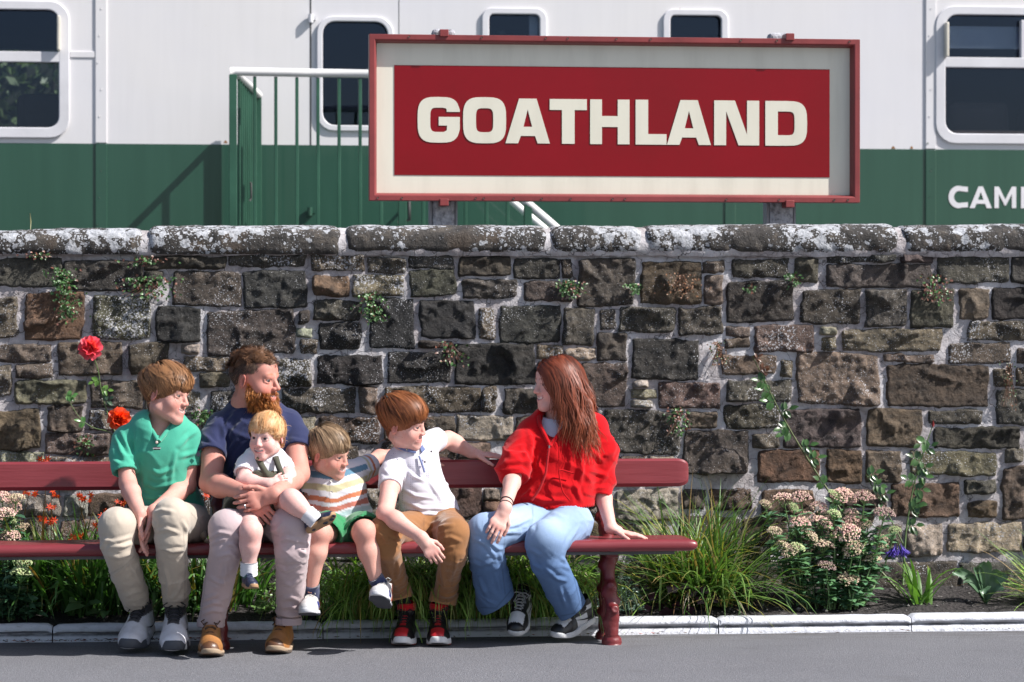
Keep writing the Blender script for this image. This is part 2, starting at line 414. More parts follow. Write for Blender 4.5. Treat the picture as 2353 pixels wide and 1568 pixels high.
def m_stone():
    k = N("sandstone"); p = k.pos(); oc = k.objcol()
    n1 = k.noise(p, 16, 6, 0.65); n2 = k.noise(p, 55, 5, 0.7); n3 = k.noise(p, 5, 3)
    lay = k.noise(k.scl(p, (5, 5, 55)), 1.0, 4, .6)
    c = k.mix(k.ramp(n1, [(0.35, 0.0), (0.68, 1.0)]), k.mix(1.0, oc, (0.55, 0.54, 0.53), 'MULTIPLY'), k.mix(1.0, oc, (2.05, 1.9, 1.7), 'MULTIPLY'))
    c = k.mix(k.ramp(lay, [(0.5, 0.0), (0.75, 0.45)]), c, k.mix(1.0, oc, (2.3, 2.0, 1.65), 'MULTIPLY'))
    c = k.mix(k.ramp(n3, [(0.46, 0.0), (0.66, 0.30)]), c, (0.022, 0.020, 0.020))
    c = k.mix(k.ramp(n2, [(0.56, 0.0), (0.78, 0.6)]), c, k.mix(1.0, oc, (2.6, 2.4, 2.1), 'MULTIPLY'))
    # lichen: specks and crusts
    al = k.n("ObjectInfo"); amt = al.outputs["Alpha"]
    zone = k.ramp(k.noise(p, 4.5, 3, .6), [(0.44, 0.0), (0.60, 1.0)])
    zone = k.math('MULTIPLY', k.math('MAXIMUM', zone, 0.55), amt)
    sp = k.math('SUBTRACT', k.math('MULTIPLY', zone, 0.44), k.voro(p, 105))
    sp2 = k.math('SUBTRACT', k.math('MULTIPLY', zone, 0.32), k.voro(p, 52))
    li = k.ramp(k.math('MAXIMUM', sp, sp2), [(0.0, 0.0), (0.05, 1.0)])
    li = k.math('MULTIPLY', li, k.ramp(k.noise(p, 120, 3), [(0.35, 0.2), (0.55, 0.95)]))
    c = k.mix(li, c, (0.56, 0.56, 0.59))
    b = k.bump(n2, 0.024, 0.9); b = k.bump(n1, 0.045, 0.8, b); b = k.bump(k.noise(p, 150, 4, .7), 0.007, .8, b)
    return k.out(c, 0.9, b)
def m_mortar():
    k = N("lime_mortar"); p = k.pos(); n = k.noise(p, 30, 5, .65); n2 = k.noise(p, 4, 4); x = k.noise(p, 120, 3)
    c = k.ramp(n, [(0.25, (0.19, 0.17, 0.17)), (0.5, (0.35, 0.315, 0.32)), (0.75, (0.50, 0.47, 0.48))])
    c = k.mix(k.ramp(n2, [(0.45, 0.0), (0.65, 0.8)]), c, (0.54, 0.53, 0.55))
    c = k.mix(k.ramp(n2, [(0.28, 0.45), (0.42, 0.0)]), c, (0.17, 0.13, 0.12))
    cr = k.ramp(k.voro(k.mix(.12, p, k.noise(p, 9, 3, .6, "Color")), 11, feature='DISTANCE_TO_EDGE'), [(0.004, 1.0), (0.02, 0.0)])
    c = k.mix(k.math('MULTIPLY', cr, .7), c, (0.05, 0.045, 0.045))
    b = k.bump(n, 0.010, 0.8); b = k.bump(x, 0.002, .6, b); b = k.bump(k.math('SUBTRACT', 1.0, cr), 0.006, .6, b)
    return k.out(c, 0.92, b)
M_STONE = m_stone(); M_MORT = m_mortar()
TONE = {'b': (0.028, 0.027, 0.028), 'd': (0.050, 0.046, 0.041), 'm': (0.086, 0.073, 0.060), 'l': (0.19, 0.172, 0.155), 'r': (0.098, 0.063, 0.045), 'q': (0.072, 0.052, 0.042), 'o': (0.110, 0.076, 0.060)}
wall = empty("stone_wall", (0, YW, 0), label="tall dark sandstone wall with pale mortar joints behind the bench", category="wall")
def wall_core():
    xs = np.linspace(-6.5, 7.5, 860); zs = np.linspace(-0.1, 1.80, 125)
    X, Z = np.meshgrid(xs, zs, indexing='ij'); p = np.stack([X, X * 0, Z], -1)
    Y = YW + 0.008 + 0.007 * fbm(p * 11, 3, 31) + 0.004 * fbm(p * 40, 2, 32)
    b = MB(); b.grid(np.stack([X, Y, Z], -1))
    b.box((-6.5, YW + .05, -.1), (7.5, YW + .42, 1.80))
    b.obj("mortar_bed", M_MORT, wall)
wall_core()
def stone(R, k, off=0.0, depth=1.0):
    r = np.random.default_rng(100 + k)
    g = 2.9
    c00 = px(R[0] - g, R[3] + g, YW); c10 = px(R[2] + g, R[3] + g, YW); c01 = px(R[0] - g, R[1] - g, YW); c11 = px(R[2] + g, R[1] - g, YW)
    w = c10[0] - c00[0]; h = c01[2] - c00[2]
    nu = int(np.clip(w / .010, 6, 48)); nv = int(np.clip(h / .010, 5, 30))
    U, V = np.meshgrid(np.linspace(-1, 1, nu + 1), np.linspace(-1, 1, nv + 1), indexing='ij')
    kk = r.uniform(.02, .10); su = U * np.sqrt(1 - kk * V ** 2 * .6); sv = V * np.sqrt(1 - kk * U ** 2 * .9)
    skew = r.normal(0, .035)
    u = (su + 1) / 2; v = (sv + 1) / 2
    P = (c00[None, None] * ((1 - u) * (1 - v))[..., None] + c10 * (u * (1 - v))[..., None] + c01 * ((1 - u) * v)[..., None] + c11 * (u * v)[..., None])
    P[..., 2] += skew * (u - .5) * h; P[..., 0] += r.normal(0, .03) * (v - .5) * h
    q = np.stack([P[..., 0] * 13, P[..., 2] * 13, np.full_like(u, k * 3.7)], -1)
    P[..., 0] += .013 * fbm(q, 3, 1) + .005 * fbm(q * 4, 2, 11); P[..., 2] += .012 * fbm(q, 3, 2) + .005 * fbm(q * 4, 2, 12)
    e = np.minimum((1 - np.abs(U)) * w / 2, (1 - np.abs(V)) * h / 2)
    rise = 1 - (1 - np.clip(e / r.uniform(.006, .012), 0, 1)) ** 3
    fac = np.full_like(u, 1.0)
    for t in range(5):
        a = r.uniform(0, 2 * np.pi); g = np.array([math.cos(a), math.sin(a)]); cc = r.uniform(.2, 1.0)
        fac = np.minimum(fac, cc + r.uniform(.5, 2.2) * (g[0] * (U - r.uniform(-.5, .5)) * w + g[1] * (V - r.uniform(-.5, .5)) * h) / .12)
    fac = np.clip(fac, -.35, 1)
    lay = np.abs(vnoise(np.stack([P[..., 0] * 3, P[..., 2] * 38, np.full_like(u, k)], -1), 5))
    D = .012 + r.uniform(.000, .008) + .036 * fac + .026 * fbm(q * 1.5, 4, 3) + .012 * fbm(q * 5, 3, 9) + .006 * lay
    P[..., 1] = YW + 0.016 - rise * (0.016 + np.maximum(D, .004 + .15 * D) * depth) - off
    b = MB(); b.grid(P)
    o = b.obj("stone", M_STONE, wall)
    t = np.array(TONE[R[4]]) * r.uniform(.85, 1.55) * (1 + r.normal(0, .05, 3))
    o.color = (*t, {'b': .55, 'd': .62, 'm': .8, 'l': .85, 'r': .35, 'q': .55, 'o': .4}[R[4]] * r.uniform(.4, 1.35) * (1.25 if R[0] < 900 else 1))
for k_, R in enumerate(rects): stone(R, k_)
# base course: a projecting mossy plinth
px0 = -420
k_ = 900
while px0 < 2780:
    w = random.uniform(190, 420); stone([px0, 1293, px0 + w - 6, 1392, 'd'], k_, off=0.045, depth=.6); px0 += w; k_ += 1
# coping: half-round tooled stones
def m_coping():
    k = N("coping_stone"); p = k.pos()
    n1 = k.noise(p, 14, 6, .65); n2 = k.noise(p, 60, 5, .7)
    c = k.ramp(n1, [(0.3, (0.020, 0.019, 0.019)), (0.55, (0.060, 0.053, 0.048)), (0.75, (0.14, 0.115, 0.09))])
    c = k.mix(k.ramp(k.noise(p, 3.2, 3), [(.62, 0.0), (.76, .35)]), c, (0.18, 0.11, 0.06))
    wp = k.mix(.05, p, k.noise(p, 22, 4, .65, "Color"))
    z = k.ramp(k.noise(p, 2.6, 3, .6), [(0.34, 0.25), (0.58, 1.0)])
    up = k.ramp(k.sep(k.n("NewGeometry").outputs["Normal"], 2), [(-.2, .75), (.6, 1.0)])
    z = k.math('MULTIPLY', z, up)
    s1 = k.math('SUBTRACT', k.math('MULTIPLY', z, 0.55), k.voro(wp, 13)); s2 = k.math('SUBTRACT', k.math('MULTIPLY', z, 0.60), k.voro(wp, 34)); s3 = k.math('SUBTRACT', k.math('MULTIPLY', z, .50), k.voro(p, 85))
    li = k.ramp(k.math('MAXIMUM', k.math('MAXIMUM', s1, s2), s3), [(0.0, 0.0), (0.04, 1.0)])
    li = k.math('MULTIPLY', li, k.ramp(n2, [(0.30, 0.25), (0.5, 0.95)]))
    c = k.mix(li, c, k.ramp(k.noise(p, 40, 4), [(.3, (0.34, 0.35, 0.37)), (.7, (0.58, 0.59, 0.63))]))
    b = k.bump(n2, 0.014, .9); b = k.bump(n1, .02, .7, b)
    return k.out(c, .92, b)
M_COPE = m_coping()
def coping(xa, xb, ya, yb, bot, k):
    r = np.random.default_rng(500 + k)
    A = px(xa, ya, YW - .04); B = px(xb, yb, YW - .04); zb = px((xa + xb) / 2, bot, YW - .04)[2]
    n = max(12, int((B[0] - A[0]) / .011)); m = 26; xs = np.linspace(A[0], B[0], n); top = np.linspace(A[2], B[2], n)
    ang = np.linspace(0, 1, m)
    # profile front bottom -> over the top -> back bottom
    th = np.linspace(-.42, np.pi + .42, m); cy = YW + .19; ry = .235
    py = cy - ry * np.sign(np.cos(th)) * np.abs(np.cos(th)) ** .8; pzn = np.clip(np.sin(th), -1, 1)
    pzn = (np.sign(pzn) * np.abs(pzn) ** .55 + .62) / 1.62
    P = np.zeros((n, m, 3)); P[..., 0] = xs[:, None]; P[..., 1] = py[None]
    P[..., 2] = zb + (top - zb)[:, None] * np.clip(pzn, -.02, 1.2)[None]
    q = P * 7 + k * 5; d = .010 * fbm(q, 4, 7)
    s = np.cumsum(np.r_[0, np.hypot(np.diff(py), np.diff(P[0, :, 2]))])
    sgn = r.choice([-1, 1]); ph = (P[..., 0] * sgn * .8 + s[None] * 1.0) * 52 + 3.2 * vnoise(P * 9, 3)
    d += -.0075 * np.maximum(0, np.sin(ph)) ** 2 * (vnoise(P * 14 + 3, 8) > -.35)
    e = np.minimum(xs - xs[0], xs[-1] - xs); d -= (.02 * np.exp(-e / .012))[:, None]
    nr = np.stack([np.zeros(m), -np.cos(th), np.maximum(np.sin(th), -.2)], -1)
    P += d[..., None] * nr[None]
    b = MB(); b.grid(P, flip=True)
    b.obj("coping_stone", M_COPE, wall)
cps = [(-420, -60, 531, 527), (-46, 326, 526, 520), (343, 783, 517, 515), (797, 1256, 515, 515), (1268, 1475, 516, 516), (1489, 2065, 515, 512), (2081, 2440, 514, 512), (2456, 2800, 512, 512)]
for i, (xa, xb, ya, yb) in enumerate(cps): coping(xa, xb, ya, yb, 585 if xa < 700 else 579, i)
# pale mortar between coping stones
b = MB()
P0 = px(-420, 530, YW)[0]; P1 = px(2800, 512, YW)[0]
xs = np.linspace(P0, P1, 400); th = np.linspace(-.42, np.pi + .42, 18)
zt = np.interp(xs, [px(x, 525, YW)[0] for x in (-400, 0, 800, 2700)], [px(0, 532, YW - .03)[2], px(0, 529, YW - .03)[2], px(800, 519, YW - .03)[2], px(2600, 516, YW - .03)[2]]); zb = px(1000, 585, YW)[2]
P = np.zeros((400, 18, 3)); P[..., 0] = xs[:, None]; P[..., 1] = (YW + .19 - .222 * np.sign(np.cos(th)) * np.abs(np.cos(th)) ** .8)[None]
pz = np.sin(th); pz = (np.sign(pz) * np.abs(pz) ** .75 + .55) / 1.55
P[..., 2] = zb - .01 + (zt - zb + .005)[:, None] * np.clip(pz, 0, 1.1)[None]; P += .006 * fbm(P * 20, 3, 2)[..., None]
b.grid(P, flip=True); b.obj("coping_mortar", M_MORT, wall)
# ================================================================== carriage behind the wall
YT = 7.0
def wx(x, y=330, Y=YT): return px(x, y, Y)[0]
def wz(y, x=1176, Y=YT): return px(x, y, Y)[2]
def m_white_body():
    k = N("carriage_cream_paint"); p = k.pos()
    st = k.noise(k.scl(p, (6, 6, .5)), 3.0, 4); big = k.noise(p, .8, 3)
    c = k.mix(k.ramp(st, [(.4, 0.0), (.75, .22)]), (0.665, 0.645, 0.645), (0.56, 0.54, 0.54))
    c = k.mix(k.ramp(big, [(.35, .35), (.6, 0.0)]), c, (0.59, 0.59, 0.655))
    sp = k.ramp(k.voro(p, 7), [(.01, .6), (.03, 0.0)])
    c = k.mix(sp, c, (0.42, 0.36, 0.30))
    return k.out(c, .38, k.bump(big, .03, .25), Coat_Weight=.15)
def m_green_body():
    k = N("carriage_green_paint"); p = k.pos()
    st = k.noise(k.scl(p, (5, 5, .25)), 2.5, 4)
    c = k.mix(k.ramp(st, [(.4, 0.0), (.75, .6)]), (0.018, 0.066, 0.043), (0.026, 0.084, 0.056))
    return k.out(c, .32, k.bump(k.noise(p, .9, 2), .03, .25), Coat_Weight=.25)
M_WB = m_white_body(); M_GB = m_green_body()
M_WTRIM = paint("window_frame_white", (0.64, 0.63, 0.655), .35, .08)
M_SEAM = paint("dark_seam", (0.03, 0.03, 0.03), .7)
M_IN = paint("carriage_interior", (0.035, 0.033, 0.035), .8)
M_CURT_REFL = paint("curtain", (0.45, 0.47, 0.52), .8, .1)  # curtain cloth, also used for the strip that imitates a window reflection
M_TABLE = paint("varnished_wood", (0.22, 0.11, 0.07), .4, .2)
def m_glass():
    k = N("window_glass")
    t = k.t; gl = k.n("BsdfGlossy"); gl.inputs["Roughness"].default_value = 0.02; gl.inputs["Color"].default_value = (.55, .66, 1.0, 1)
    tr = k.n("BsdfTransparent"); tr.inputs["Color"].default_value = (.80, .84, .86, 1)
    fr = k.n("Fresnel"); fr.inputs["IOR"].default_value = 1.5
    mx = k.n("MixShader"); k.l(k.math('MULTIPLY', fr.outputs[0], .85), mx.inputs[0]); k.l(tr.outputs[0], mx.inputs[1]); k.l(gl.outputs[0], mx.inputs[2])
    k.l(mx.outputs[0], t.nodes["Material Output"].inputs["Surface"]); return k.m
M_GLASS = m_glass()

coach = empty("railway_carriage", (1, YT, 1.05), label="white and green railway carriage standing beyond the stone wall", category="train carriage")
X0, X1 = -7.5, 9.5; ZB, ZT = 1.25, 3.95; ZG = wz(337)
# windows: x0,x1,y0(top),y1(bottom) in photo px, corner radius (m)
WIN = {'a': (-235, 139, 18, 296, .08), 'door': (738, 894, 47, 292, .09), 't1': (1120, 1243, 30, 168, .04), 't2': (1536, 1660, 33, 170, .04), 'b': (2168, 2560, 33, 312, .09), 'far_left': (-760, -390, 18, 296, .08)}
def rrect(x0, x1, z0, z1, r, n=6):
    pts = []
    for cx, cz, a0 in ((x1 - r, z1 - r, 0), (x0 + r, z1 - r, 90), (x0 + r, z0 + r, 180), (x1 - r, z0 + r, 270)):
        for a in np.linspace(a0, a0 + 90, n): pts.append((cx + r * math.cos(math.radians(a)), cz + r * math.sin(math.radians(a))))
    return pts
def poly_curve(name, loops, Y, depth, mat, parent, bevel=0, **props):
    """flat outlines (holes allowed) in the XZ plane, extruded along Y"""
    cu = bpy.data.curves.new(name, 'CURVE'); cu.dimensions = '2D'; cu.fill_mode = 'BOTH'; cu.extrude = depth / 2; cu.bevel_depth = bevel; cu.bevel_resolution = 1
    for L in loops:
        sp = cu.splines.new('POLY'); sp.points.add(len(L) - 1); sp.use_cyclic_u = True
        for i, (x, z) in enumerate(L): sp.points[i].co = (x, z, 0, 1)
    o = bpy.data.objects.new(name, cu); COL.objects.link(o)
    dg = bpy.context.evaluated_depsgraph_get(); me = bpy.data.meshes.new_from_object(o.evaluated_get(dg)); bpy.data.objects.remove(o)
    me.transform(Matrix.Translation((0, Y, 0)) @ Matrix.Rotation(math.pi / 2, 4, 'X'))
    me.materials.clear(); me.materials.append(mat); me.name = name
    return put(name, me, parent, **props)
def win_rect(w):
    x0, x1, y0, y1, r = WIN[w]; xm = (x0 + x1) / 2
    return wx(x0, 200), wx(x1, 200), wz(y1, xm), wz(y0, xm), r
holes = [rrect(*win_rect(w)) for w in WIN]
poly_curve("upper_side", [[(X0, ZG), (X1, ZG), (X1, ZT), (X0, ZT)]] + holes, YT + .02, .04, M_WB, coach)
poly_curve("lower_side", [[(X0, ZB), (X1, ZB), (X1, ZG), (X0, ZG)]], YT + .018, .04, M_GB, coach)
# inside: dark lining, floor, far side with windows, roof
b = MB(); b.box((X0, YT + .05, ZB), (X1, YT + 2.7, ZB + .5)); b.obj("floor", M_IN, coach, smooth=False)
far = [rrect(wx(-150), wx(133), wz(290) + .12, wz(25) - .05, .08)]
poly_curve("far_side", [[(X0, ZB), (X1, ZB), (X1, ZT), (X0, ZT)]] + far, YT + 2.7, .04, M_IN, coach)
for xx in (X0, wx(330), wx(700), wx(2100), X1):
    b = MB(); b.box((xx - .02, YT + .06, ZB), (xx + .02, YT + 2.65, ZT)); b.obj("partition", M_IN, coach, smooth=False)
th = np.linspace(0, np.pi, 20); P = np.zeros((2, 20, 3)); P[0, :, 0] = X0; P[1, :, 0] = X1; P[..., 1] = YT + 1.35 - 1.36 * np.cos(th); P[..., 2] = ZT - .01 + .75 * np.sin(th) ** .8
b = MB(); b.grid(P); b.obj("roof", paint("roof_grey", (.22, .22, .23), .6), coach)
# dividing bars of the far window
b = MB(); b.box((wx(-150), YT + 2.66, wz(262) - .02), (wx(133), YT + 2.69, wz(240))); b.obj("window_bar", M_IN, coach, smooth=False)
def window(w, bars=(), upright=None, frame=.056, glass_y=.045):
    x0, x1, z0, z1, r = win_rect(w)
    fr = poly_curve("window_frame", [rrect(x0 - frame, x1 + frame, z0 - frame, z1 + frame * .8, r + frame * .8), rrect(x0 + .004, x1 - .004, z0 + .004, z1 - .004, r)], YT - .004, .022, M_WTRIM, coach, bevel=.006)
    b = MB(); b.box((x0 - .01, YT + glass_y, z0 - .01), (x1 + .01, YT + glass_y + .006, z1 + .01)); b.obj("pane", M_GLASS, fr, smooth=False)
    for ya, yb in bars:
        b = MB(); b.box((x0 - .005, YT - .02, wz(yb, (WIN[w][0] + WIN[w][1]) / 2)), (x1 + .005, YT + .035, wz(ya, (WIN[w][0] + WIN[w][1]) / 2))); b.obj("glazing_bar", M_WTRIM, fr, smooth=False, bevel=.004)
    if upright:
        b = MB(); b.box((wx(upright[0]), YT - .016, wz(upright[2])), (wx(upright[1]), YT + .035, wz(upright[3]))); b.obj("glazing_bar", M_WTRIM, fr, smooth=False, bevel=.004)
    return fr
window('a', [(118, 142)]); window('far_left', [(118, 142)])
window('door', frame=.025); window('t1', frame=.034); window('t2', frame=.034)
window('b', [(134, 157)], (2345, 2362, 33, 140))
# ventilator lips, curtain, table edge
for (xa, xb, ya, yb) in ((132, 140, 38, 118), (2167, 2175, 53, 133)):
    b = MB(); b.box((wx(xa), YT - .075, wz(yb, xa)), (wx(xb), YT - .02, wz(ya, xa))); b.obj("ventilator_lip", paint("cream_metal", (.62, .58, .5), .4), coach, smooth=False, bevel=.008)
b = MB(); b.box((wx(1219), YT + .07, wz(190)), (wx(1262), YT + .09, wz(10))); b.obj("curtain", M_CURT_REFL, coach, smooth=False)
b = MB(); b.box((wx(1147), YT + .14, wz(150)), (wx(1168), YT + .2, wz(64))); b.obj("bottle", M_SEAM, coach, smooth=False, bevel=.02)
b = MB(); b.box((wx(2100), YT + .06, wz(304)), (wx(2700), YT + .5, wz(291))); b.obj("table", M_TABLE, coach, smooth=False)
b = MB(); b.box((wx(2120), YT + .075, wz(98)), (wx(2700), YT + .09, wz(46))); b.obj("reflection_strip", M_CURT_REFL, coach, smooth=False)  # pale strip added behind the pane to imitate the bright sky reflection
# seams and cover strips
def strip(xa, xb, ya, yb, out, mat, nm="cover_strip", bev=.004):
    b = MB(); b.box((wx(xa, 300), YT - out, wz(yb, xa)), (wx(xb, 300), YT + .001, wz(ya, xa))); b.obj(nm, mat, coach, smooth=False, bevel=bev)
for xa, xb in ((219, 246), (2126, 2150)):
    strip(xa, xb, -180, 329 if xa < 300 else 343, .012, M_WB); strip(xa, xb, 331 if xa < 300 else 345, 590, .012, M_GB)
strip(161, 219, 118, 133, .008, M_WB); strip(1665, 1690, 347, 590, .010, M_GB)
strip(712, 715.5, -180, 590, .0015, M_SEAM, "door_seam", 0); strip(916, 917.5, -180, 590, .0012, M_SEAM, "door_seam", 0)
strip(-400, 2700, 329, 333, .0, M_GB) if False else None
for (x, y) in ((714, 42), (712, 486)):
    b = MB(); P0 = px(x, y - 9, YT - .03); P1 = px(x, y + 10, YT - .03); b.tube([P0, P1], .018, 10); b.box(px(x - 3, y + 4, YT - .03), px(x + 12, y - 4, YT)); b.obj("door_hinge", M_WTRIM if y < 100 else M_GB, coach, smooth=False)
b = MB(); pts = [px(940, 465, YT - .02), px(940, 465, YT - .09), px(941, 505, YT - .09), px(915, 512, YT - .06)]; b.tube(pts, .012, 8); b.obj("door_handle", M_SEAM, coach)
# rust streak spots
M_RUST = paint("rust", (.30, .14, .05), .9, .4)
for x, y, w in ((514, 329, 9), (1560, 25, 5), (3565 / 1.7408, 342, 10), (3640 / 1.7408, 342, 8)):
    b = MB(); a = px(x, y, YT - .0015); b.add(np.array([a, a + (w * .003, 0, 0), a + (w * .0022, 0, .014), a + (w * .001, 0, .018)]), [[0, 1, 2, 3]]); b.obj("rust_spot", M_RUST, coach)
# lettering on the green side
M_LETW = paint("cream_lettering", (.70, .68, .70), .5, .08)
def letter_obj(loops, x0, x1, y0, y1, Y, depth, mat, parent, bevel=0):
    """loops in unit box (0..1, 0..1 upward)"""
    A = px(x0, y1, Y); B = px(x1, y0, Y)
    L = [[(A[0] + (B[0] - A[0]) * u, A[2] + (B[2] - A[2]) * v) for u, v in lp] for lp in loops]
    return poly_curve("letter", L, Y, depth, mat, parent, bevel)
def arc(cx, cy, rx, ry, a0, a1, n=14):
    return [(cx + rx * math.cos(math.radians(a)), cy + ry * math.sin(math.radians(a))) for a in np.linspace(a0, a1, n)]
gC = [arc(.52, .5, .52, .5, 52, 308, 26) + arc(.56, .5, .30, .27, 300, 60, 22)]
gC = [[(1.0, .96)] + arc(.52, .5, .52, .50, 70, 290, 26) + [(1.0, .04), (1.0, .27)] + arc(.56, .5, .28, .27, 285, 75, 22) + [(1.0, .73)]]
gA = [[(0, 0), (.23, 0), (.30, .2), (.70, .2), (.77, 0), (1, 0), (.60, 1), (.40, 1)], [(.37, .38), (.63, .38), (.5, .75)]]
gM = [[(0, 0), (.2, 0), (.2, .66), (.47, .12), (.53, .12), (.8, .66), (.8, 0), (1, 0), (1, 1), (.80, 1), (.5, .40), (.20, 1), (0, 1)]]
gP = [[(0, 0), (.3, 0), (.3, .38), (.55, .38)] + arc(.62, .69, .38, .31, -90, 90, 14) + [(0, 1)], [(.3, .56), (.3, .82)] + arc(.55, .69, .16, .13, 90, -90, 10)]
for g, xa, xb, ya, yb in ((gC, 2179.5, 2224, 427.5, 478.5), (gA, 2228, 2279, 429, 478.5), (gM, 2285, 2335, 429.5, 478.5), (gP, 2346, 2378, 430, 479)):
    letter_obj(g, xa, xb, ya, yb, YT - .0042, .003, M_LETW, coach)
# hedge beyond the carriage, seen through its windows
def m_leaf(name, c0, c1, rough=.45, trans=.25):
    k = N(name); a = k.attr(); 
    c = k.mix(1.0, k.mix(k.noise(k.pos(), 25, 2), c0, c1), a, 'MULTIPLY')
    k.out(c, rough)
    if trans:
        t = k.n("BsdfTranslucent"); k.l(k.mix(1.0, c, (1.3, 1.5, .6), 'MULTIPLY'), t.inputs["Color"]); mx = k.n("MixShader"); mx.inputs[0].default_value = trans
        k.l(k.b.outputs[0], mx.inputs[1]); k.l(t.outputs[0], mx.inputs[2]); k.l(mx.outputs[0], k.t.nodes["Material Output"].inputs["Surface"])
    return k.m
M_HEDGE = m_leaf("hedge_leaf", (.06, .095, .04), (.11, .15, .06))
def hedge():
    r = np.random.default_rng(5); n = 22000
    c = np.stack([r.uniform(-6, 9, n), r.normal(13.2, .35, n), r.uniform(1.0, 4.6, n)], -1)
    c[:, 1] += .5 * fbm(c * .9, 2, 4)
    d = r.normal(0, 1, (n, 3)); d /= np.linalg.norm(d, axis=1)[:, None]; e = np.cross(d, r.normal(0, 1, (n, 3))); e /= np.linalg.norm(e, axis=1)[:, None]
    s = r.uniform(.03, .08, n)[:, None]
    V = np.stack([c - d * s, c - e * s * .5, c + d * s, c + e * s * .5], 1).reshape(-1, 3)
    F = np.arange(4 * n).reshape(n, 4); col = np.repeat(r.uniform(.4, 1.5, (n, 1)) * [[1, 1, 1]], 4, 0)
    b = MB(); b.add(V, F, col); return b
hd = empty("hedge", (1, 13.2, 1.05), label="leafy green hedge seen through the carriage's end window", category="hedge")
b = MB(); b.box((-14, 13.9, 0.9), (16, 14.4, 6)); b.obj("dark_backing", paint("backing_dark", (.02, .025, .015), .95), hd, smooth=False)  # dark backing added behind the hedge to shut out the bright sky
hedge().obj("foliage", M_HEDGE, hd, cols=True, smooth=False, kind="stuff")
b = MB()
for i in range(24):
    r_ = random.Random(i); x = -6 + i * .63; b.tube([(x, 13.3, 1.0), (x + r_.uniform(-.2, .2), 13.35, 2.2), (x + r_.uniform(-.5, .5), 13.3, 4.2)], [.04, .03, .01], 6)
b.obj("stems", paint("bark", (.09, .065, .05), .9), hd, kind="stuff")

# ================================================================== steps with railing in front of the carriage
M_RGREEN = paint("railing_green", (0.026, 0.095, 0.058), .4, .2)
M_RWHITE = paint("railing_white", (0.72, 0.71, 0.70), .4, .1)
rail = empty("access_steps", px(690, 560, 6.0), label="green railed access steps with white handrail in front of the carriage door", category="steps")
YF, YB = 5.45, 6.85
def bar(x, ytop, ybot, Y, w, mat, nm, sq=True):
    A = px(x, ybot, Y); B = px(x, ytop, Y); b = MB(); h = w / 2
    b.box((A[0] - h, Y - h, A[2]), (A[0] + h, Y + h, B[2])); return b.obj(nm, mat, rail, smooth=False, bevel=.003)
def yrail(x): return 163 + (x - 530) * 6.0 / 315
def Yf(x): return YF + (x - 535) * .00035
bar(535.5, 172, 640, YF, .048, M_RGREEN, "post")
for i, x in enumerate(np.arange(586, 1190, 48.4)):
    bar(x - 48.4 + 48, yrail(x) + 12, 640, Yf(x), .021 if i not in (7,) else .05, M_RGREEN, "baluster")
for x in (1213, ): bar(x, 470, 640, Yf(x), .05, M_RGREEN, "post")
b = MB(); b.tube([px(529, 165, YF), px(540, 164.5, YF), px(700, 167.5, Yf(700)), px(1060, 173.5, Yf(1060))], .027, 12); b.obj("handrail", M_RWHITE, rail)
# sloping handrails beside the treads
b = MB(); b.tube([px(1060, 173.5, Yf(1060)), px(1100, 330, Yf(1100)), px(1206, 462, Yf(1200)), px(1268, 515, Yf(1250)), px(1340, 580, Yf(1280))], .027, 12)
b.obj("handrail", M_RWHITE, rail)
b = MB(); b.tube([px(1080, 380, 6.4), px(1176, 463, 6.4), px(1238, 515, 6.4), px(1330, 592, 6.4)], .025, 12); b.obj("handrail", M_RWHITE, rail)
# side panel running back to the carriage
A0 = np.array([544.0, 171.0]); A1 = np.array([595.0, 222.0])
b = MB(); b.tube([px(541, 169, YF), px(573, 196, 6.15), px(596, 219, YB)], [.022, .022, .022], 10); b.obj("handrail", M_RWHITE, rail)
for t in np.linspace(.12, .9, 9):
    xx = 544 + 47 * t; yy = 176 + 46 * t; bar(xx, yy, 640, YF + (YB - YF) * t, .020, M_RGREEN, "baluster")
bar(594, 222, 640, YB, .042, M_RGREEN, "post")
b = MB(); b.tube([px(574, 420, 6.1), px(577, 421, 6.1), px(577.5, 455, 6.1), px(574, 462, 6.1)], .008, 6); b.obj("gate_latch", M_SEAM, rail)
b = MB(); b.box((px(535, 600, YF)[0], YF + .03, 1.05), (px(1190, 600, YF)[0], YB, 1.62)); b.obj("landing", M_RGREEN, rail, smooth=False)
for i in range(3):
    b = MB(); xa = px(1195, 600, YF)[0] + i * .27; b.box((xa, YF + .05, 1.05), (xa + .27, YB, 1.48 - i * .14)); b.obj("tread", M_RGREEN, rail, smooth=False)

# ================================================================== station sign
YS = 1.80
M_SIGNRED = paint("sign_red_enamel", (0.205, 0.0015, 0.008), .16, .08, 2.0, .0001, coat=.0)
M_SIGNRED.node_tree.nodes['Principled BSDF'].inputs['Specular IOR Level'].default_value = .3
M_SIGNCREAM = (lambda k, p: k.out(k.mix(k.ramp(k.noise(k.scl(p, (5, 5, .7)), 2.2, 5), [(.45, 0.0), (.8, .55)]), (.68, .65, .55), (.50, .47, .39)), .35, Coat_Weight=.3))(*(lambda k: (k, k.pos()))(N("sign_cream_enamel")))
M_LETC = (lambda k, p: k.out(k.mix(k.ramp(k.noise(k.scl(p, (4, 4, .8)), 2.5, 5), [(.45, 0.0), (.85, .4)]), (.64, .61, .51), (.46, .42, .34)), .3, Coat_Weight=.4))(*(lambda k: (k, k.pos()))(N("sign_letter_cream")))
M_FRAME = paint("sign_frame_red", (0.225, 0.036, 0.036), .45, .18, 5)
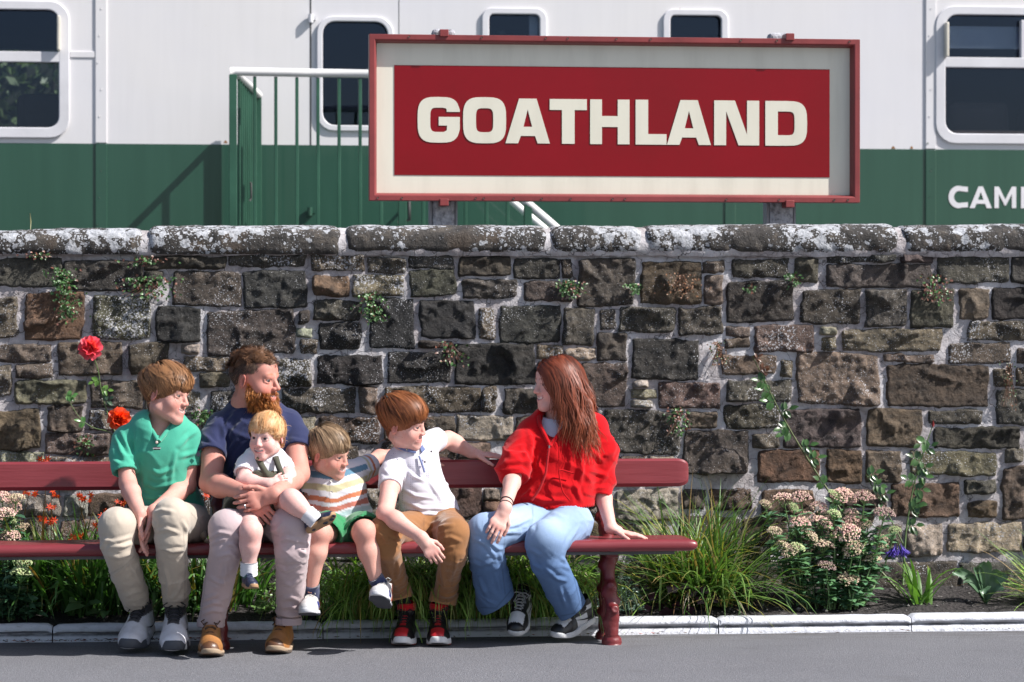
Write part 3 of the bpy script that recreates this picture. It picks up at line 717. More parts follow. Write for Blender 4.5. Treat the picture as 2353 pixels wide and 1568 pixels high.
def m_conc():
    k = N("painted_concrete"); p = k.pos(); n = k.noise(p, 40, 4)
    return k.out(k.ramp(n, [(.3, (.16, .16, .17)), (.5, (.36, .36, .39)), (.7, (.50, .50, .53))]), .85, k.bump(k.noise(p, 90, 4), .008))
M_CONC = m_conc()
sign = empty("station_sign", px(1400, 620, YS), label="large red and cream GOATHLAND station sign on two posts", category="sign")
def sx(x): return px(x, 280, YS)[0]
SL, SR = sx(847), sx(1970); ST = px(847, 81, YS)[2]; SB = px(847, 462, YS)[2]
b = MB(); b.box((SL + .01, YS, SB + .01), (SR - .01, YS + .03, ST - .01)); b.obj("cream_panel", M_SIGNCREAM, sign, smooth=False)
RL, RR = sx(906), sx(1906); RT = px(906, 150, YS)[2]; RB = px(906, 402.5, YS)[2]
b = MB(); b.box((RL, YS - .003, RB), (RR, YS + .001, RT)); b.obj("red_panel", M_SIGNRED, sign, smooth=False)
# frame: four mitred rails, chamfered inwards
fw, fd = .040, .060
def frame_rail(p0, p1, inw):
    """p0,p1 outer corners (x,z); inw = inward unit (x,z)"""
    p0 = np.array(p0); p1 = np.array(p1); t = (p1 - p0) / np.linalg.norm(p1 - p0); inw = np.array(inw)
    prof = [(0, .02), (0, -fd), (.026, -fd), (.032, -fd + .006), (fw, -.012), (fw, .0)]
    rows = []
    for e, s in ((p0, 1), (p1, -1)):
        rows.append([(*(e + inw * a + t * s * a), 0) + (d,) for a, d in prof])
    P = np.array([[(q[0], YS + q[3], q[1]) for q in row] for row in rows]); b = MB(); b.grid(P)
    return b.obj("frame_rail", M_FRAME, sign, smooth=False, bevel=.002)
c = [(SL, SB), (SR, SB), (SR, ST), (SL, ST)]
for i, w in enumerate(((0, 1), (-1, 0), (0, -1), (1, 0))): frame_rail(c[i], c[(i + 1) % 4], w)
M_RUSTD = paint("rusty_bolt", (.10, .06, .05), .8, .4)
for x in (875, 925, 1080, 1115, 1175, 1255, 1310, 1410, 1440, 1490, 1650, 1700, 1780, 1900, 1940):
    for zz in (ST - .012, SB + .013):
        if random.random() < .7:
            b = MB(); p_ = np.array([sx(x + random.uniform(-15, 15)), YS - fd, zz]); b.tube([p_ + (0, .004, 0), p_ - (0, .004, 0)], .005, 8); b.obj("bolt", M_RUSTD, sign)
for x, tz in ((1018, 0), (1809, 0)):
    for zz, up in ((ST, 1), (SB, -1)):
        b = MB(); xa = sx(x); b.box((xa - .022, YS - fd - .012, zz - .018 + up * .008), (xa + .022, YS + .03, zz + .018 + up * .008)); o = b.obj("clip", M_FRAME, sign, smooth=False, bevel=.003)
for xa, xb, yt in ((995, 1048, 64), (1772, 1828, 73)):
    b = MB(); x0, x1 = sx(xa), sx(xb); b.box((x0, YS + .04, 1.0), (x1, YS + .13, px(xa, yt, YS)[2])); po = b.obj("post", M_CONC, sign, smooth=False, bevel=.018)
    b = MB(); b.box((x0 - .012, YS + .05, 1.0), (x0 - .001, YS + .15, SB + .02)); b.box((x1 + .001, YS + .05, 1.0), (x1 + .012, YS + .15, SB + .02)); b.obj("post_channel", paint("post_grey", (.25, .25, .27), .6), po, smooth=False)
# letters: heavy squared grotesque
def sq(x0, y0, x1, y1, rx, ry, p=2.6, q=None, n=9):
    """superelliptic rounded box, anticlockwise from right-top"""
    out = []
    for (cx, cy, a0) in ((x1 - rx, y1 - ry, 0), (x0 + rx, y1 - ry, 90), (x0 + rx, y0 + ry, 180), (x1 - rx, y0 + ry, 270)):
        for a in np.linspace(a0, a0 + 90, n):
            c_, s_ = math.cos(math.radians(a)), math.sin(math.radians(a))
            out.append((cx + rx * np.sign(c_) * abs(c_) ** (2 / p), cy + ry * np.sign(s_) * abs(s_) ** (2 / p)))
    return out
o_out = sq(0, 0, 1, 1, .5, .5, 3.4); o_in = sq(.30, .24, .70, .76, .2, .26, 4.2)
G = [[(1, .675), (1, .72)] + sq(0, 0, 1, 1, .5, .5, 3.4)[2:18] + sq(0, 0, 1, 1, .5, .5, 3.4)[18:34] + [(1, .30), (1, .565), (.50, .565), (.50, .375), (.70, .375), (.69, .27), (.62, .235)] + sq(.30, .235, .70, .765, .2, .26, 4.2)[18:27][::-1] + sq(.30, .235, .70, .765, .2, .26, 4.2)[9:18][::-1] + [(.60, .765), (.67, .75), (.69, .72), (.69, .675)]]
A_ = [[(0, 0), (.285, 0), (.345, .165), (.665, .165), (.725, 0), (1, 0), (.70, 1), (.305, 1)], [(.405, .37), (.60, .37), (.50, .76)]]
T_ = [[(.33, 0), (.67, 0), (.67, .755), (1, .755), (1, 1), (0, 1), (0, .755), (.33, .755)]]
H_ = [[(0, 0), (.30, 0), (.30, .385), (.70, .385), (.70, 0), (1, 0), (1, 1), (.70, 1), (.70, .63), (.30, .63), (.30, 1), (0, 1)]]
L_ = [[(0, 0), (1, 0), (1, .235), (.405, .235), (.405, 1), (0, 1)]]
N_ = [[(0, 0), (.265, 0), (.265, .755), (.745, 0), (1, 0), (1, 1), (.73, 1), (.73, .235), (.455, 1), (0, 1)]]
N_ = [[(0, 0), (.265, 0), (.265, .76), (.54, 0), (1, 0), (1, 1), (.73, 1), (.73, .235), (.46, 1), (0, 1)]]
D_ = [[(0, 0), (.52, 0)] + [q for q in sq(0, 0, 1, 1, .5, .5, 3.4)[27:36]] + sq(0, 0, 1, 1, .5, .5, 3.4)[0:9] + [(0, 1)], [(.30, .235)] + [(.30, .765)] + sq(.30, .235, .70, .765, .2, .26, 4.2)[0:9][::-1] + sq(.30, .235, .70, .765, .2, .26, 4.2)[27:36][::-1]]
O_ = [o_out, o_in]
for g, xa, xb, ya, yb in ((G, 959.5, 1056.5, 223.5, 328), (O_, 1064, 1163, 224, 329.5), (A_, 1161.5, 1263.5, 227.5, 329.5), (T_, 1263, 1348.5, 228.5, 330.5), (H_, 1356, 1446.5, 229.5, 331.5),
                        (L_, 1460.5, 1531.5, 230, 332.5), (A_, 1532.5, 1633.5, 231, 333), (N_, 1641, 1744.5, 232, 334), (D_, 1758.5, 1854.5, 233, 335)):
    letter_obj(g, xa, xb, ya, yb, YS - .0048, .003, M_LETC, sign)
# bolt heads on the cover strips, seats inside
for xs_ in (225, 2132):
    for yy in range(20, 520, 62):
        b = MB(); c = px(xs_ + (yy % 3) * 4, yy, YT - .012); b.tube([c, c - np.array((0, .004, 0))], [.006, .005], 8); b.obj("bolt", M_WB if yy < 325 else M_GB, coach)
for x0_ in (-200, 30, 2210, 2420):
    b = MB(); b.box((wx(x0_), YT + .35, ZB + .5), (wx(x0_) + .45, YT + .95, wz(215))); b.obj("seat", paint("seat_moquette", (.07, .05, .045), .9), coach, smooth=False, bevel=.05)
# ================================================================== smooth solid modelling (signed distances -> surface nets)
def V3(*a): return np.array(a, float)
def unit(v): v = np.asarray(v, float); return v / (np.linalg.norm(v) + 1e-12)
class Solid:
    def __init__(s, lo, hi, h):
        s.lo = np.asarray(lo, float) - 3 * h; s.h = h
        s.n = np.ceil((np.asarray(hi, float) + 3 * h - s.lo) / h).astype(int) + 1
        s.d = np.full(s.n, 9.0, np.float32)
    def _blk(s, lo, hi):
        a = np.clip(np.floor((lo - s.lo) / s.h).astype(int), 0, s.n); b = np.clip(np.ceil((hi - s.lo) / s.h).astype(int) + 1, 0, s.n)
        if (b - a).min() <= 0: return None, None
        sl = tuple(slice(a[i], b[i]) for i in range(3))
        ax = [(s.lo[i] + s.h * np.arange(a[i], b[i])).astype(np.float32) for i in range(3)]
        return sl, (ax[0][:, None, None], ax[1][None, :, None], ax[2][None, None, :])
    def _comb(s, sl, v, k, op):
        a = s.d[sl]
        if op == '+':
            if k > 0:
                h = np.maximum(k - np.abs(a - v), 0) / k; s.d[sl] = np.minimum(a, v) - h * h * k * .25
            else: s.d[sl] = np.minimum(a, v)
        elif op == '-':
            v = -v
            if k > 0:
                h = np.maximum(k - np.abs(a - v), 0) / k; s.d[sl] = np.maximum(a, v) + h * h * k * .25
            else: s.d[sl] = np.maximum(a, v)
        elif op == '&':
            s.d[sl] = np.maximum(a, v)
    def rc(s, a, b, ra, rb, k=.01, op='+', flat=None):
        """rounded cone a->b; flat=(axis, f) squashes it along axis by f"""
        a = np.asarray(a, float); b = np.asarray(b, float); R = max(ra, rb) + k + 3 * s.h
        sl, X = s._blk(np.minimum(a, b) - R, np.maximum(a, b) + R)
        if sl is None: return s
        q = [X[i] - np.float32(a[i]) for i in range(3)]; ba = (b - a).astype(np.float32); f = 1.0
        if flat is not None:
            ax, f = flat; dp = q[0] * ax[0] + q[1] * ax[1] + q[2] * ax[2]; g = (1 / f - 1); q = [q[i] + np.float32(ax[i] * g) * dp for i in range(3)]
            dd = np.dot(ba, ax); ba = ba + np.asarray(ax, np.float32) * np.float32(g * dd)
        L = float(ba @ ba) + 1e-12
        t = np.clip((q[0] * ba[0] + q[1] * ba[1] + q[2] * ba[2]) / L, 0, 1)
        v = np.sqrt((q[0] - ba[0] * t) ** 2 + (q[1] - ba[1] * t) ** 2 + (q[2] - ba[2] * t) ** 2) - (ra + (rb - ra) * t)
        if f < 1: v = v * np.float32(.5 + .5 * f)
        s._comb(sl, v.astype(np.float32), k, op); return s
    def ell(s, c, r, k=.01, op='+', R=None):
        c = np.asarray(c, float); r = np.broadcast_to(np.asarray(r, float), (3,)); m = r.max() + k + 3 * s.h
        sl, X = s._blk(c - m, c + m)
        if sl is None: return s
        q = [X[i] - np.float32(c[i]) for i in range(3)]
        if R is not None: q = [q[0] * np.float32(R[0, i]) + q[1] * np.float32(R[1, i]) + q[2] * np.float32(R[2, i]) for i in range(3)]
        k0 = np.sqrt((q[0] / r[0]) ** 2 + (q[1] / r[1]) ** 2 + (q[2] / r[2]) ** 2)
        k1 = np.sqrt((q[0] / r[0] ** 2) ** 2 + (q[1] / r[1] ** 2) ** 2 + (q[2] / r[2] ** 2) ** 2) + 1e-9
        s._comb(sl, (k0 * (k0 - 1) / k1).astype(np.float32), k, op); return s
    def plane(s, p, n):
        """keep the side n points away from (cut away what lies along +n)"""
        sl = tuple(slice(0, s.n[i]) for i in range(3)); n = unit(n)
        ax = [(s.lo[i] + s.h * np.arange(s.n[i])).astype(np.float32) for i in range(3)]
        v = (ax[0][:, None, None] - p[0]) * n[0] + (ax[1][None, :, None] - p[1]) * n[1] + (ax[2][None, None, :] - p[2]) * n[2]
        s._comb(sl, v.astype(np.float32), 0, '&'); return s
    def cutcap(s, p, n, rad):
        """cut away, only near p (within rad), what lies along +n"""
        p = np.asarray(p, float); n = unit(n); sl, X = s._blk(p - rad, p + rad)
        v = (X[0] - p[0]) * n[0] + (X[1] - p[1]) * n[1] + (X[2] - p[2]) * n[2]
        rr = np.sqrt((X[0] - p[0]) ** 2 + (X[1] - p[1]) ** 2 + (X[2] - p[2]) ** 2)
        v = np.where(rr < rad * .97, v, -9).astype(np.float32); a = s.d[sl]; s.d[sl] = np.maximum(a, v); return s
    def chain(s, pts, rad, k=.012, op='+', flat=None):
        for i in range(len(pts) - 1): s.rc(pts[i], pts[i + 1], rad[i], rad[i + 1], k if i else k, op, flat)
        return s
    def sleeve(s, pts, rad, k=.02, cn=None, wall=.009):
        """cloth tube with a clean, slightly hollow open end, joined to the rest"""
        pts = [np.asarray(p, float) for p in pts]; T = Solid.__new__(Solid); T.lo = s.lo; T.h = s.h; T.n = s.n; T.d = np.full(s.n, 9.0, np.float32)
        T.rc(pts[0], pts[1], rad[0], rad[1], .0)
        for i in range(1, len(pts) - 1): T.rc(pts[i], pts[i + 1], rad[i], rad[i + 1], .035 if i == 1 and len(pts) > 3 else .008)
        d = unit(pts[-1] - pts[-2]); cn = d if cn is None else unit(d + np.asarray(cn)); T.plane(pts[-1], cn)
        T.rc(pts[-1] + d * .010, pts[-1] + d * .2, rad[-1] - wall, rad[-1] - wall, .003, '-')
        s._comb(tuple(slice(0, n) for n in s.n), T.d, k, '+'); s.hems.append((pts[-1], cn, rad[-1] * 2.2)); return s
    def mesh(s):
        d = s.d; sg = d < 0
        c = [d[i:d.shape[0] - 1 + i, j:d.shape[1] - 1 + j, k:d.shape[2] - 1 + k] for i in (0, 1) for j in (0, 1) for k in (0, 1)]
        cnt = sum((x < 0).astype(np.int8) for x in c); act = (cnt > 0) & (cnt < 8)
        I = np.argwhere(act); val = np.stack([x[act] for x in c], 1).astype(float)
        off = np.array([(i, j, k) for i in (0, 1) for j in (0, 1) for k in (0, 1)], float)
        acc = np.zeros((len(I), 3)); num = np.zeros(len(I))
        for a in range(8):
            for b in range(a + 1, 8):
                if np.abs(off[a] - off[b]).sum() != 1: continue
                m = (val[:, a] < 0) != (val[:, b] < 0); t = val[m, a] / (val[m, a] - val[m, b])
                acc[m] += off[a] + (off[b] - off[a]) * t[:, None]; num[m] += 1
        V = s.lo + s.h * (I + acc / num[:, None])
        idx = np.full(act.shape, -1, np.int64); idx[act] = np.arange(len(I)); F = []
        for ax in range(3):
            sh = [slice(None)] * 3; s0 = sh.copy(); s1 = sh.copy(); s0[ax] = slice(0, -1); s1[ax] = slice(1, None)
            A = sg[tuple(s0)]; B = sg[tuple(s1)]; E = np.argwhere(A != B); fl = A[tuple(E.T)]
            u, w = [(1, 2), (2, 0), (0, 1)][ax]
            ok = (E[:, u] > 0) & (E[:, w] > 0) & (E[:, u] < act.shape[u]) & (E[:, w] < act.shape[w]); E = E[ok]; fl = fl[ok]
            def at(du, dw):
                q = E.copy(); q[:, u] += du; q[:, w] += dw; return idx[q[:, 0], q[:, 1], q[:, 2]]
            Q = np.stack([at(-1, -1), at(0, -1), at(0, 0), at(-1, 0)], 1); Q[~fl] = Q[~fl][:, ::-1]; F.append(Q[(Q >= 0).all(1)])
        return V, np.concatenate(F)
def vnormals(Vt, F):
    n = np.cross(Vt[F[:, 2]] - Vt[F[:, 0]], Vt[F[:, 3]] - Vt[F[:, 1]]); out = np.zeros_like(Vt)
    for i in range(4): np.add.at(out, F[:, i], n)
    return out / (np.linalg.norm(out, axis=1)[:, None] + 1e-12)
def relax(Vt, F, it=2, lam=.5):
    e = np.concatenate([F[:, [0, 1]], F[:, [1, 2]], F[:, [2, 3]], F[:, [3, 0]]]); e = np.concatenate([e, e[:, ::-1]])
    deg = np.bincount(e[:, 0], minlength=len(Vt))[:, None]
    for _ in range(it):
        for l in (lam, -lam * 1.02):
            a = np.zeros_like(Vt); np.add.at(a, e[:, 0], Vt[e[:, 1]]); Vt = Vt + l * (a / np.maximum(deg, 1) - Vt)
    return Vt
def axial(Vt, segs):
    """nearest of the segments: index, distance along the whole chain, t"""
    best = np.full(len(Vt), 9.); si = np.zeros(len(Vt), int); ti = np.zeros(len(Vt))
    for i, (a, b) in enumerate(segs):
        a = np.asarray(a); ba = np.asarray(b) - a; t = np.clip((Vt - a) @ ba / (ba @ ba), 0, 1); d = np.linalg.norm(Vt - a - t[:, None] * ba, axis=1)
        m = d < best; best[m] = d[m]; si[m] = i; ti[m] = t[m]
    return si, ti, best
def project(Vt):
    d = Vt - CAM; w = d @ _fw; return np.stack([1176.5 + FPX * (d @ _rt) / w, 784 - FPX * (d @ _up) / w], -1)
def creases(Vt, n, strokes, W=4.0, A=.007):
    """folds drawn along measured lines on the front of a garment; negative amplitude = valley"""
    P = project(Vt); out = np.zeros(len(Vt)); fr = smooth01(-(n @ _fw), .05, .45)
    for st in strokes:
        pts = np.array(st[0], float); a = st[1] if len(st) > 1 else A; w = st[2] if len(st) > 2 else W; best = np.full(len(Vt), 1e3); tb = np.zeros(len(Vt)); m = len(pts) - 1
        for i in range(m):
            ba = pts[i + 1] - pts[i]; t = np.clip(((P - pts[i]) @ ba) / (ba @ ba), 0, 1); d = np.linalg.norm(P - pts[i] - t[:, None] * ba, axis=1); c = d < best; best[c] = d[c]; tb[c] = (i + t[c]) / m
        # sharp crest on one side of the line, soft hollow beside it
        out += a * np.sin(np.pi * np.clip(tb * .9 + .05, 0, 1)) ** .6 * (np.exp(-(best / w) ** 2) - .45 * np.exp(-((best - 2.0 * w) / w) ** 2)) * fr
    return out
def seam_tint(Vt, lines, w=1.3, f=.70):
    P = project(Vt); best = np.full(len(Vt), 1e3)
    for pts in lines:
        pts = np.array(pts, float)
        for i in range(len(pts) - 1):
            ba = pts[i + 1] - pts[i]; t = np.clip(((P - pts[i]) @ ba) / (ba @ ba), 0, 1); best = np.minimum(best, np.linalg.norm(P - pts[i] - t[:, None] * ba, axis=1))
    return 1 - (1 - f) * np.exp(-(best / w) ** 2)
def folds(Vt, axis, fa, fc, amp, seed=0, warp=.4):
    """cloth folds: ridges running across 'axis' (fa cycles/m along it, fc across)"""
    axis = unit(axis); q = Vt * fc + axis[None] * ((Vt @ axis)[:, None] * (fa - fc))
    q = q + warp * np.stack([vnoise(Vt * 9 + 3.1, seed + 5), vnoise(Vt * 9 + 7.7, seed + 6), vnoise(Vt * 9 + 1.3, seed + 7)], -1)
    n = vnoise(q, seed); n2 = vnoise(q * 1.9 + 4, seed + 1); mk = smooth01(vnoise(Vt * 8 + 11, seed + 3), -.35, .45)
    return amp * mk * (1.9 * (1 - np.minimum(1, np.abs(n) * 2.2)) ** 2 + .7 * (1 - np.minimum(1, np.abs(n2) * 2.2)) ** 2 - .55)
# ================================================================== bench
def m_bench():
    k = N("bench_red_gloss_paint"); p = k.pos()
    gr = k.noise(k.scl(p, (1.2, 14, 14)), 3, 4); n = k.noise(p, 30, 4)
    c = k.mix(k.ramp(gr, [(.4, 0.0), (.7, .6)]), (.185, .025, .031), (.230, .038, .045))
    chip = k.ramp(k.noise(k.scl(p, (9, 40, 40)), 1.6, 4, .7), [(.70, 0.0), (.76, .7)])
    c = k.mix(chip, c, (.26, .07, .07))
    return k.out(c, k.math('ADD', .28, k.math('MULTIPLY', n, .16)), k.bump(gr, .004, .5), Coat_Weight=.12, Coat_Roughness=.2)
M_BENCH = m_bench()
M_IRON = paint("bench_iron_red", (.165, .020, .022), .40, .25, 8, .0025, coat=.08, bs=40)
bench = empty("bench", (0, .15, 0), label="long dark red bench with iron legs that the family sits on", category="bench")
YB0, YB1 = -0.13, 0.235      # seat front / rear
YBK = 0.285                  # front of the back board
ZS = px(1550, 1240, YB0 + .02)[2]      # seat top
def plank(x0, x1, prof, nm, rx, mat=None):
    """prof: closed (y,z) outline; the ends are rounded off with radius rx in plan/elevation"""
    n = 60; prof = np.array(prof); c = prof.mean(0); xs = np.concatenate([np.linspace(x0, x1 - rx, n), x1 - rx + rx * np.sin(np.linspace(.05, np.pi / 2, 12))])
    P = np.zeros((len(xs), len(prof), 3)); P[..., 0] = xs[:, None]
    for i, x in enumerate(xs):
        s = 1.0 if x <= x1 - rx else math.sqrt(max(0, 1 - ((x - (x1 - rx)) / rx) ** 2))
        P[i, :, 1:] = rx_shape(prof, c, s, nm)
    b = MB(); b.grid(P, wrap=True, flip=True)
    i0 = b.n; b.add(P[0], [[j, (j + 1) % len(prof), 0] for j in range(1, len(prof) - 1)])
    b.add(P[-1], [[0, (j + 1) % len(prof), j] for j in range(1, len(prof) - 1)])
    o = b.obj(nm, mat or M_BENCH, bench); o.data.set_sharp_from_angle(angle=math.radians(24)); return o
def rx_shape(prof, c, s, nm):
    q = prof.copy()
    if nm == "seat_board":      # thin board: round the nose
        q[:, 1] = c[1] + (prof[:, 1] - c[1]) * (.35 + .65 * s); q[:, 0] = c[0] + (prof[:, 0] - c[0]) * (.86 + .14 * s)
    else:                       # back board: rounded corner in elevation
        h = .030; t = prof[:, 1] - c[1]; q[:, 1] = c[1] + np.sign(t) * np.maximum(0, np.abs(t) - h * (1 - s)); q[:, 0] = c[0] + (prof[:, 0] - c[0]) * (.6 + .4 * s)
    return q
th = .052
sp = [(YB0 + .026 + .026 * math.cos(a), ZS - .026 + .026 * math.sin(a)) for a in np.linspace(math.pi * 1.45, math.pi * .5, 9)]
sp += [(YB0 + .12, ZS - .004), (YB1 - .05, ZS - .006), (YB1, ZS - .006), (YB1 + .01, ZS - .02), (YB1, ZS - .045), (YB0 + .06, ZS - .050)]
XE = px(1600, 1250, YB0 + .05)[0]
plank(-4.6, XE, sp, "seat_board", .045)
b = MB(); b.box((-4.6, YB0 + .035, ZS - .066), (XE - .10, YB1 - .03, ZS - .049)); b.obj("seat_underside", paint("grey_underside", (.12, .115, .115), .7, .3), bench, smooth=False)
XB = px(1583, 1085, YBK)[0]; zt = px(1000, 1057.5, YBK)[2]; zb = px(1000, 1123, YBK)[2]
bp = [(YBK + .03, zb), (YBK + .008, zb + .002), (YBK, zb + .018), (YBK + .006, zt - .010), (YBK + .016, zt), (YBK + .046, zt), (YBK + .052, zt - .012), (YBK + .046, zb + .012)]
plank(-4.6, XB, bp[::-1], "back_board", .055)
# iron end frames modelled like knotted branches
KNOT_MESH = {}
def knotty(pts, rad, seed, nm, parent, knots=()):
    r = np.random.default_rng(seed); pts = np.array(pts, float); m = 14
    t = np.linspace(0, 1, len(pts)); tt = np.linspace(0, 1, m); P = np.stack([np.interp(tt, t, pts[:, i]) for i in range(3)], -1)
    for _ in range(2): P[1:-1] = (P[:-2] + P[1:-1] * 2 + P[2:]) / 4
    R = np.interp(tt, t, rad) * (1 + .10 * r.normal(0, 1, m).clip(-1, 1))
    S = Solid(P.min(0) - .075, P.max(0) + .075, .006); S.chain(P, R, .006)
    for kt, a, s in knots:
        i = int(round(kt * (m - 1))); d = unit((math.cos(a), math.sin(a), .2)); c = P[i] + d * R[i] * .80
        S.rc(c, c + d * s * .75, s * 1.05, s * .80, .020); S.ell(c + d * (s * 1.55), s * .55, .010, '-')
    V_, F_ = S.mesh(); V_ = relax(V_, F_, 1); b = MB(); b.add(V_, F_)
    return b.obj(nm, M_IRON, parent)
def end_frame(x, seed, detailed=True):
    zf = 0.0
    fr = knotty([(x, -.005, .035), (x + .004, .0, .12), (x - .004, .02, .24), (x - .012, .04, .34), (x - .006, .045, ZS - .066)], [.033, .030, .030, .030, .037], seed, "front_leg", bench,
                [(.12, 3.0, .018), (.28, -1.4, .024), (.40, .2, .018), (.48, 3.0, .016), (.56, -1.6, .020), (.78, 2.9, .018), (.86, .4, .016), (.92, -1.5, .022)])
    b = MB(); b.tube([(x, -.005, .0), (x, -.005, .010), (x, -.005, .028), (x, -.005, .042)], [.043, .046, .043, .032], 20); b.obj("foot", M_IRON, fr)
    fl = knotty([(x, .215, .030), (x, .21, .12), (x, .19, .25), (x, .16, .36), (x, .12, ZS - .066)], [.029, .027, .027, .027, .031], seed + 1, "rear_leg", bench, [(.2, 2.9, .014), (.45, 2.8, .016), (.7, .4, .014)])
    b = MB(); b.tube([(x, .215, .0), (x, .215, .010), (x, .215, .026), (x, .215, .036)], [.041, .044, .040, .030], 18); b.obj("foot", M_IRON, fl)
    knotty([(x + .01, .20, ZS - .02), (x + .004, .255, ZS + .05), (x, .30, ZS + .15), (x - .004, .345, zt - .02)], [.032, .028, .026, .023], seed + 2, "back_support", bench, [(.12, -1.3, .020), (.35, 3.0, .020), (.5, -.4, .014), (.64, 3.0, .018)])
    b = MB(); b.box((x - .03, -.02, ZS - .086), (x + .03, .22, ZS - .064)); b.obj("seat_bracket", M_IRON, bench, smooth=False, bevel=.008)
end_frame(pg(1403, 1479)[0], 40); end_frame(pg(505, 1487)[0], 50); end_frame(pg(-560, 1487)[0], 60)
# ================================================================== people: materials and builders
def m_skin():
    k = N("skin"); p = k.pos(); a = k.attr()
    n = k.noise(p, 90, 3); fr = k.ramp(k.noise(p, 210, 2, .5), [(.60, 0.0), (.70, .22)])
    c = k.mix(k.ramp(n, [(.35, .14), (.6, 0.0)]), a, (.55, .22, .18))
    c = k.mix(k.ramp(k.noise(p, 17, 4, .6), [(.42, 0.0), (.70, .30)]), c, k.mix(1.0, a, (1.0, .66, .60), 'MULTIPLY'))
    c = k.mix(fr, c, (.36, .15, .08))
    return k.out(c, .56, k.bump(k.noise(p, 420, 2), .0006, .5), Subsurface_Weight=.10, Subsurface_Radius=(.012, .005, .003), Subsurface_Scale=.5, Specular_IOR_Level=.28)
def m_cloth(name, weave=900, bumpd=.0008, rough=.85, sheen=.25, mott=.10, spec=.2):
    k = N(name); p = k.pos(); a = k.attr()
    n = k.noise(p, 22, 4); f = k.noise(p, weave * .35, 2)
    c = k.mix(k.math('MULTIPLY', n, mott * 2), a, k.mix(1.0, a, (.6, .6, .62), 'MULTIPLY'))
    c = k.mix(k.math('MULTIPLY', f, .22), c, k.mix(1.0, c, (1.35, 1.35, 1.35), 'MULTIPLY'))
    b = k.bump(f, bumpd, .6); b = k.bump(n, .006, .3, b)
    return k.out(c, rough, b, Sheen_Weight=sheen, Sheen_Roughness=.5, Specular_IOR_Level=spec)
def m_hair():
    k = N("hair"); a = k.attr()
    return k.out(a, .48, Specular_IOR_Level=.35)
def m_vcol(name, rough, coat=0.0, bumpd=.0004, bs=300):
    k = N(name); p = k.pos(); a = k.attr(); n = k.noise(p, 35, 4)
    c = k.mix(k.ramp(n, [(.45, 0.0), (.75, .35)]), a, k.mix(1.0, a, (.55, .52, .5), 'MULTIPLY'))
    return k.out(c, rough, k.bump(k.noise(p, bs, 3), bumpd, .6), Coat_Weight=coat)
def m_polka():
    k = N("polka_dot_cotton"); p = k.pos(); a = k.attr()
    q = k.scl(p, (1, 1, 1)); d = k.voro(k.scl(p, (125, 30, 125)), 1.0, rand=.0)
    dot = k.ramp(d, [(.14, .8), (.24, 0.0)])
    return k.out(k.mix(k.math('MULTIPLY', dot, k.ramp(k.math('ABSOLUTE', k.sep(k.n("NewGeometry").outputs["Normal"], 1)), [(.05, .3), (.3, 1.0)])), a, (.16, .16, .30)), .85, k.bump(k.noise(p, 300, 2), .0006, .5), Sheen_Weight=.2, Specular_IOR_Level=.2)
M_SKIN = m_skin(); M_CLOTH = m_cloth("cotton_cloth"); M_DENIM = m_cloth("denim", 700, .0012, .95, .0, .22, .1); M_FLEECE = m_cloth("fleece", 500, .0016, .95, .12, .06, .08)
M_HAIR = m_hair(); M_SHOE = m_vcol("shoe_leather", .42, .1); M_SOLE = m_vcol("shoe_rubber", .7); M_LEATH = m_vcol("tan_leather", .38, .15, .0012, 160); M_POLKA = m_polka()
M_LACE = m_vcol("lace", .9); M_METAL = N("ring_metal").out((.45, .45, .47), .25, Metallic=1.0)

